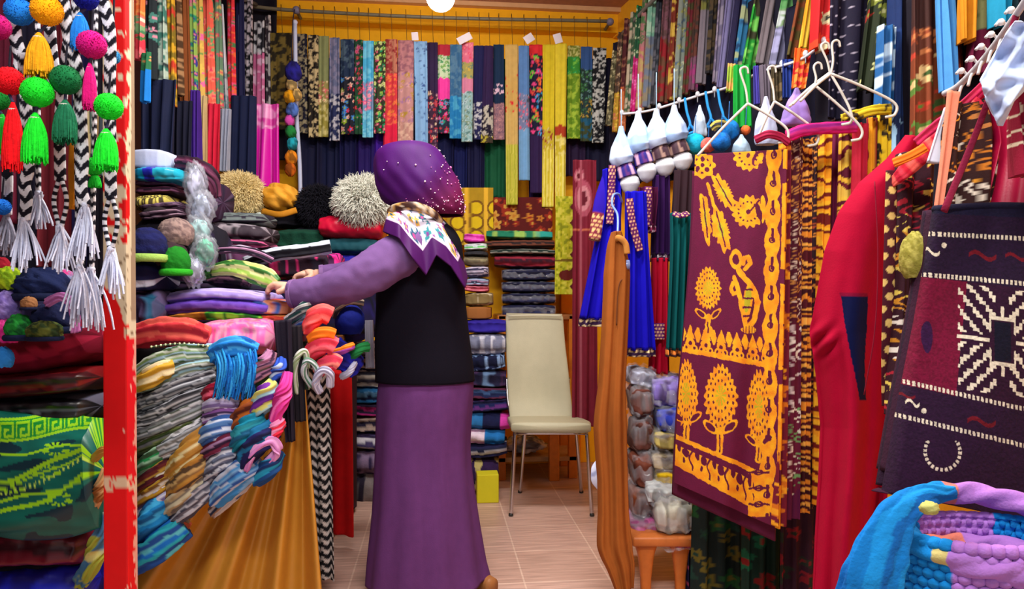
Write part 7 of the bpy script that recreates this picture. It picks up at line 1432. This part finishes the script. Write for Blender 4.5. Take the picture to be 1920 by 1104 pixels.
# ---- chunky knitted bag, bottom right
cc = at(1846, 956, 1.10); R0 = .112
kbg = thing('knitted_bag', 'chunky knitted bag in lavender and turquoise at the bottom right corner', 'bag', cc - UP * .26)
LV, TQ2, CO = (176, 120, 206), (10, 130, 206), (206, 120, 110)
n, m = 110, 330; t = np.linspace(0, 1, n)[:, None]; a = np.linspace(0, 2 * np.pi, m, endpoint=False)[None]
ka, kz = 46, 21
ph_ = (np.floor(t * kz) % 2) * .5; st = np.abs(np.sin((a / (2 * np.pi) * ka + ph_) * np.pi)) ** .7 * np.abs(np.sin(t * kz * np.pi)) ** .7
rad = R0 * (1 - .12 * t ** 2) + .011 * st
fwd = np.array([RV[0], RV[1]])
P = cc + RV * (rad * np.cos(a))[..., None] * 1.12 + FV * (rad * np.sin(a) * .72)[..., None] - UP * (.03 + .30 * t + 0 * a)[..., None]
an = (np.degrees(a) % 360) + 0 * t
C = np.broadcast_to(lin(LV), P.shape).copy(); C[(an > 284) | (an < 60)] = lin(TQ2); C[(an > 120) & (an < 228)] = lin(TQ2)
b = MB(); b.grid(P, C); b.build('knit_body', M['wool'], kbg, solid=.01)
L = np.linspace(0, 2 * np.pi, 41)
tw = MB(); pts = [cc + RV * math.cos(x) * R0 * 1.14 + FV * math.sin(x) * R0 * .74 + UP * (-.03 + .035 * math.sin(x)) for x in L]
def rimcol(P, U, V, S):
    th = np.degrees(np.arctan2((P - cc) @ FV, (P - cc) @ RV)) % 360; o = np.broadcast_to(lin(LV), P.shape).copy()
    o[(th > 296) | (th < 22)] = lin(TQ2); o[(th > 100) & (th < 206)] = lin(TQ2); o[(th > 88) & (th < 100)] = lin(CO); o[(th > 206) & (th < 214)] = lin((206, 190, 120)); return o
tw.tube(pts, .034, .03, nc=28, nl=340, x=UP, rid=.16, nr=3, drift=5.0, col=rimcol); tw.build('twisted_rim', M['wool'], kbg)
tw = MB(); pts2 = [cc + RV * math.cos(x) * R0 * .98 + FV * math.sin(x) * R0 * .60 + UP * (-.075) for x in L]; tw.tube(pts2, .03, .026, nc=24, nl=240, x=UP, rid=.16, nr=3, drift=5.0, spec=('H', [(226, 130, 110), (150, 60, 140), (176, 120, 206)], .13, .1)); tw.build('inner_band', M['wool'], kbg)
b = MB(); bt = []; 
for f in (.98, .5, .02): bt.append([cc + RV * math.cos(x) * R0 * f + FV * math.sin(x) * R0 * .62 * f - UP * .30 for x in np.linspace(0, 2 * np.pi, 60, endpoint=False)])
b.grid(np.array(bt), lin((120, 60, 150))); b.build('bag_bottom', M['wool'], kbg)
# turquoise scarf draped beside it
bundle([(1790, 922, 1.06), (1736, 930, 1.06), (1690, 958, 1.05), (1662, 1010, 1.04), (1640, 1080, 1.03), (1620, 1170, 1.03)], [22, 44, 62, 84, 108, 130], [18, 26, 30, 32, 34, 34], ('T', [(10, 120, 200), (20, 140, 216), (8, 100, 180)], .02, .5), 'turquoise woollen scarf draped down the left of the knitted bag', m='wool', seed=230, rid=.09, nr=6, nc=80, nl=90, x=RV, cat='scarf', name='draped_scarf')
for (px, py, d, c, lb, sd) in ((1742, 952, .96, (190, 190, 110), 'small pale lime knitted tuft beside the bag rim', 1),):
    cq = at(px, py, d); b = MB(); b.ball(cq, .013, .011, .009, spec=('S', c), bump=.4, n=24); tag(b.build('knitted_tuft', M['wool']), lb, 'tuft')
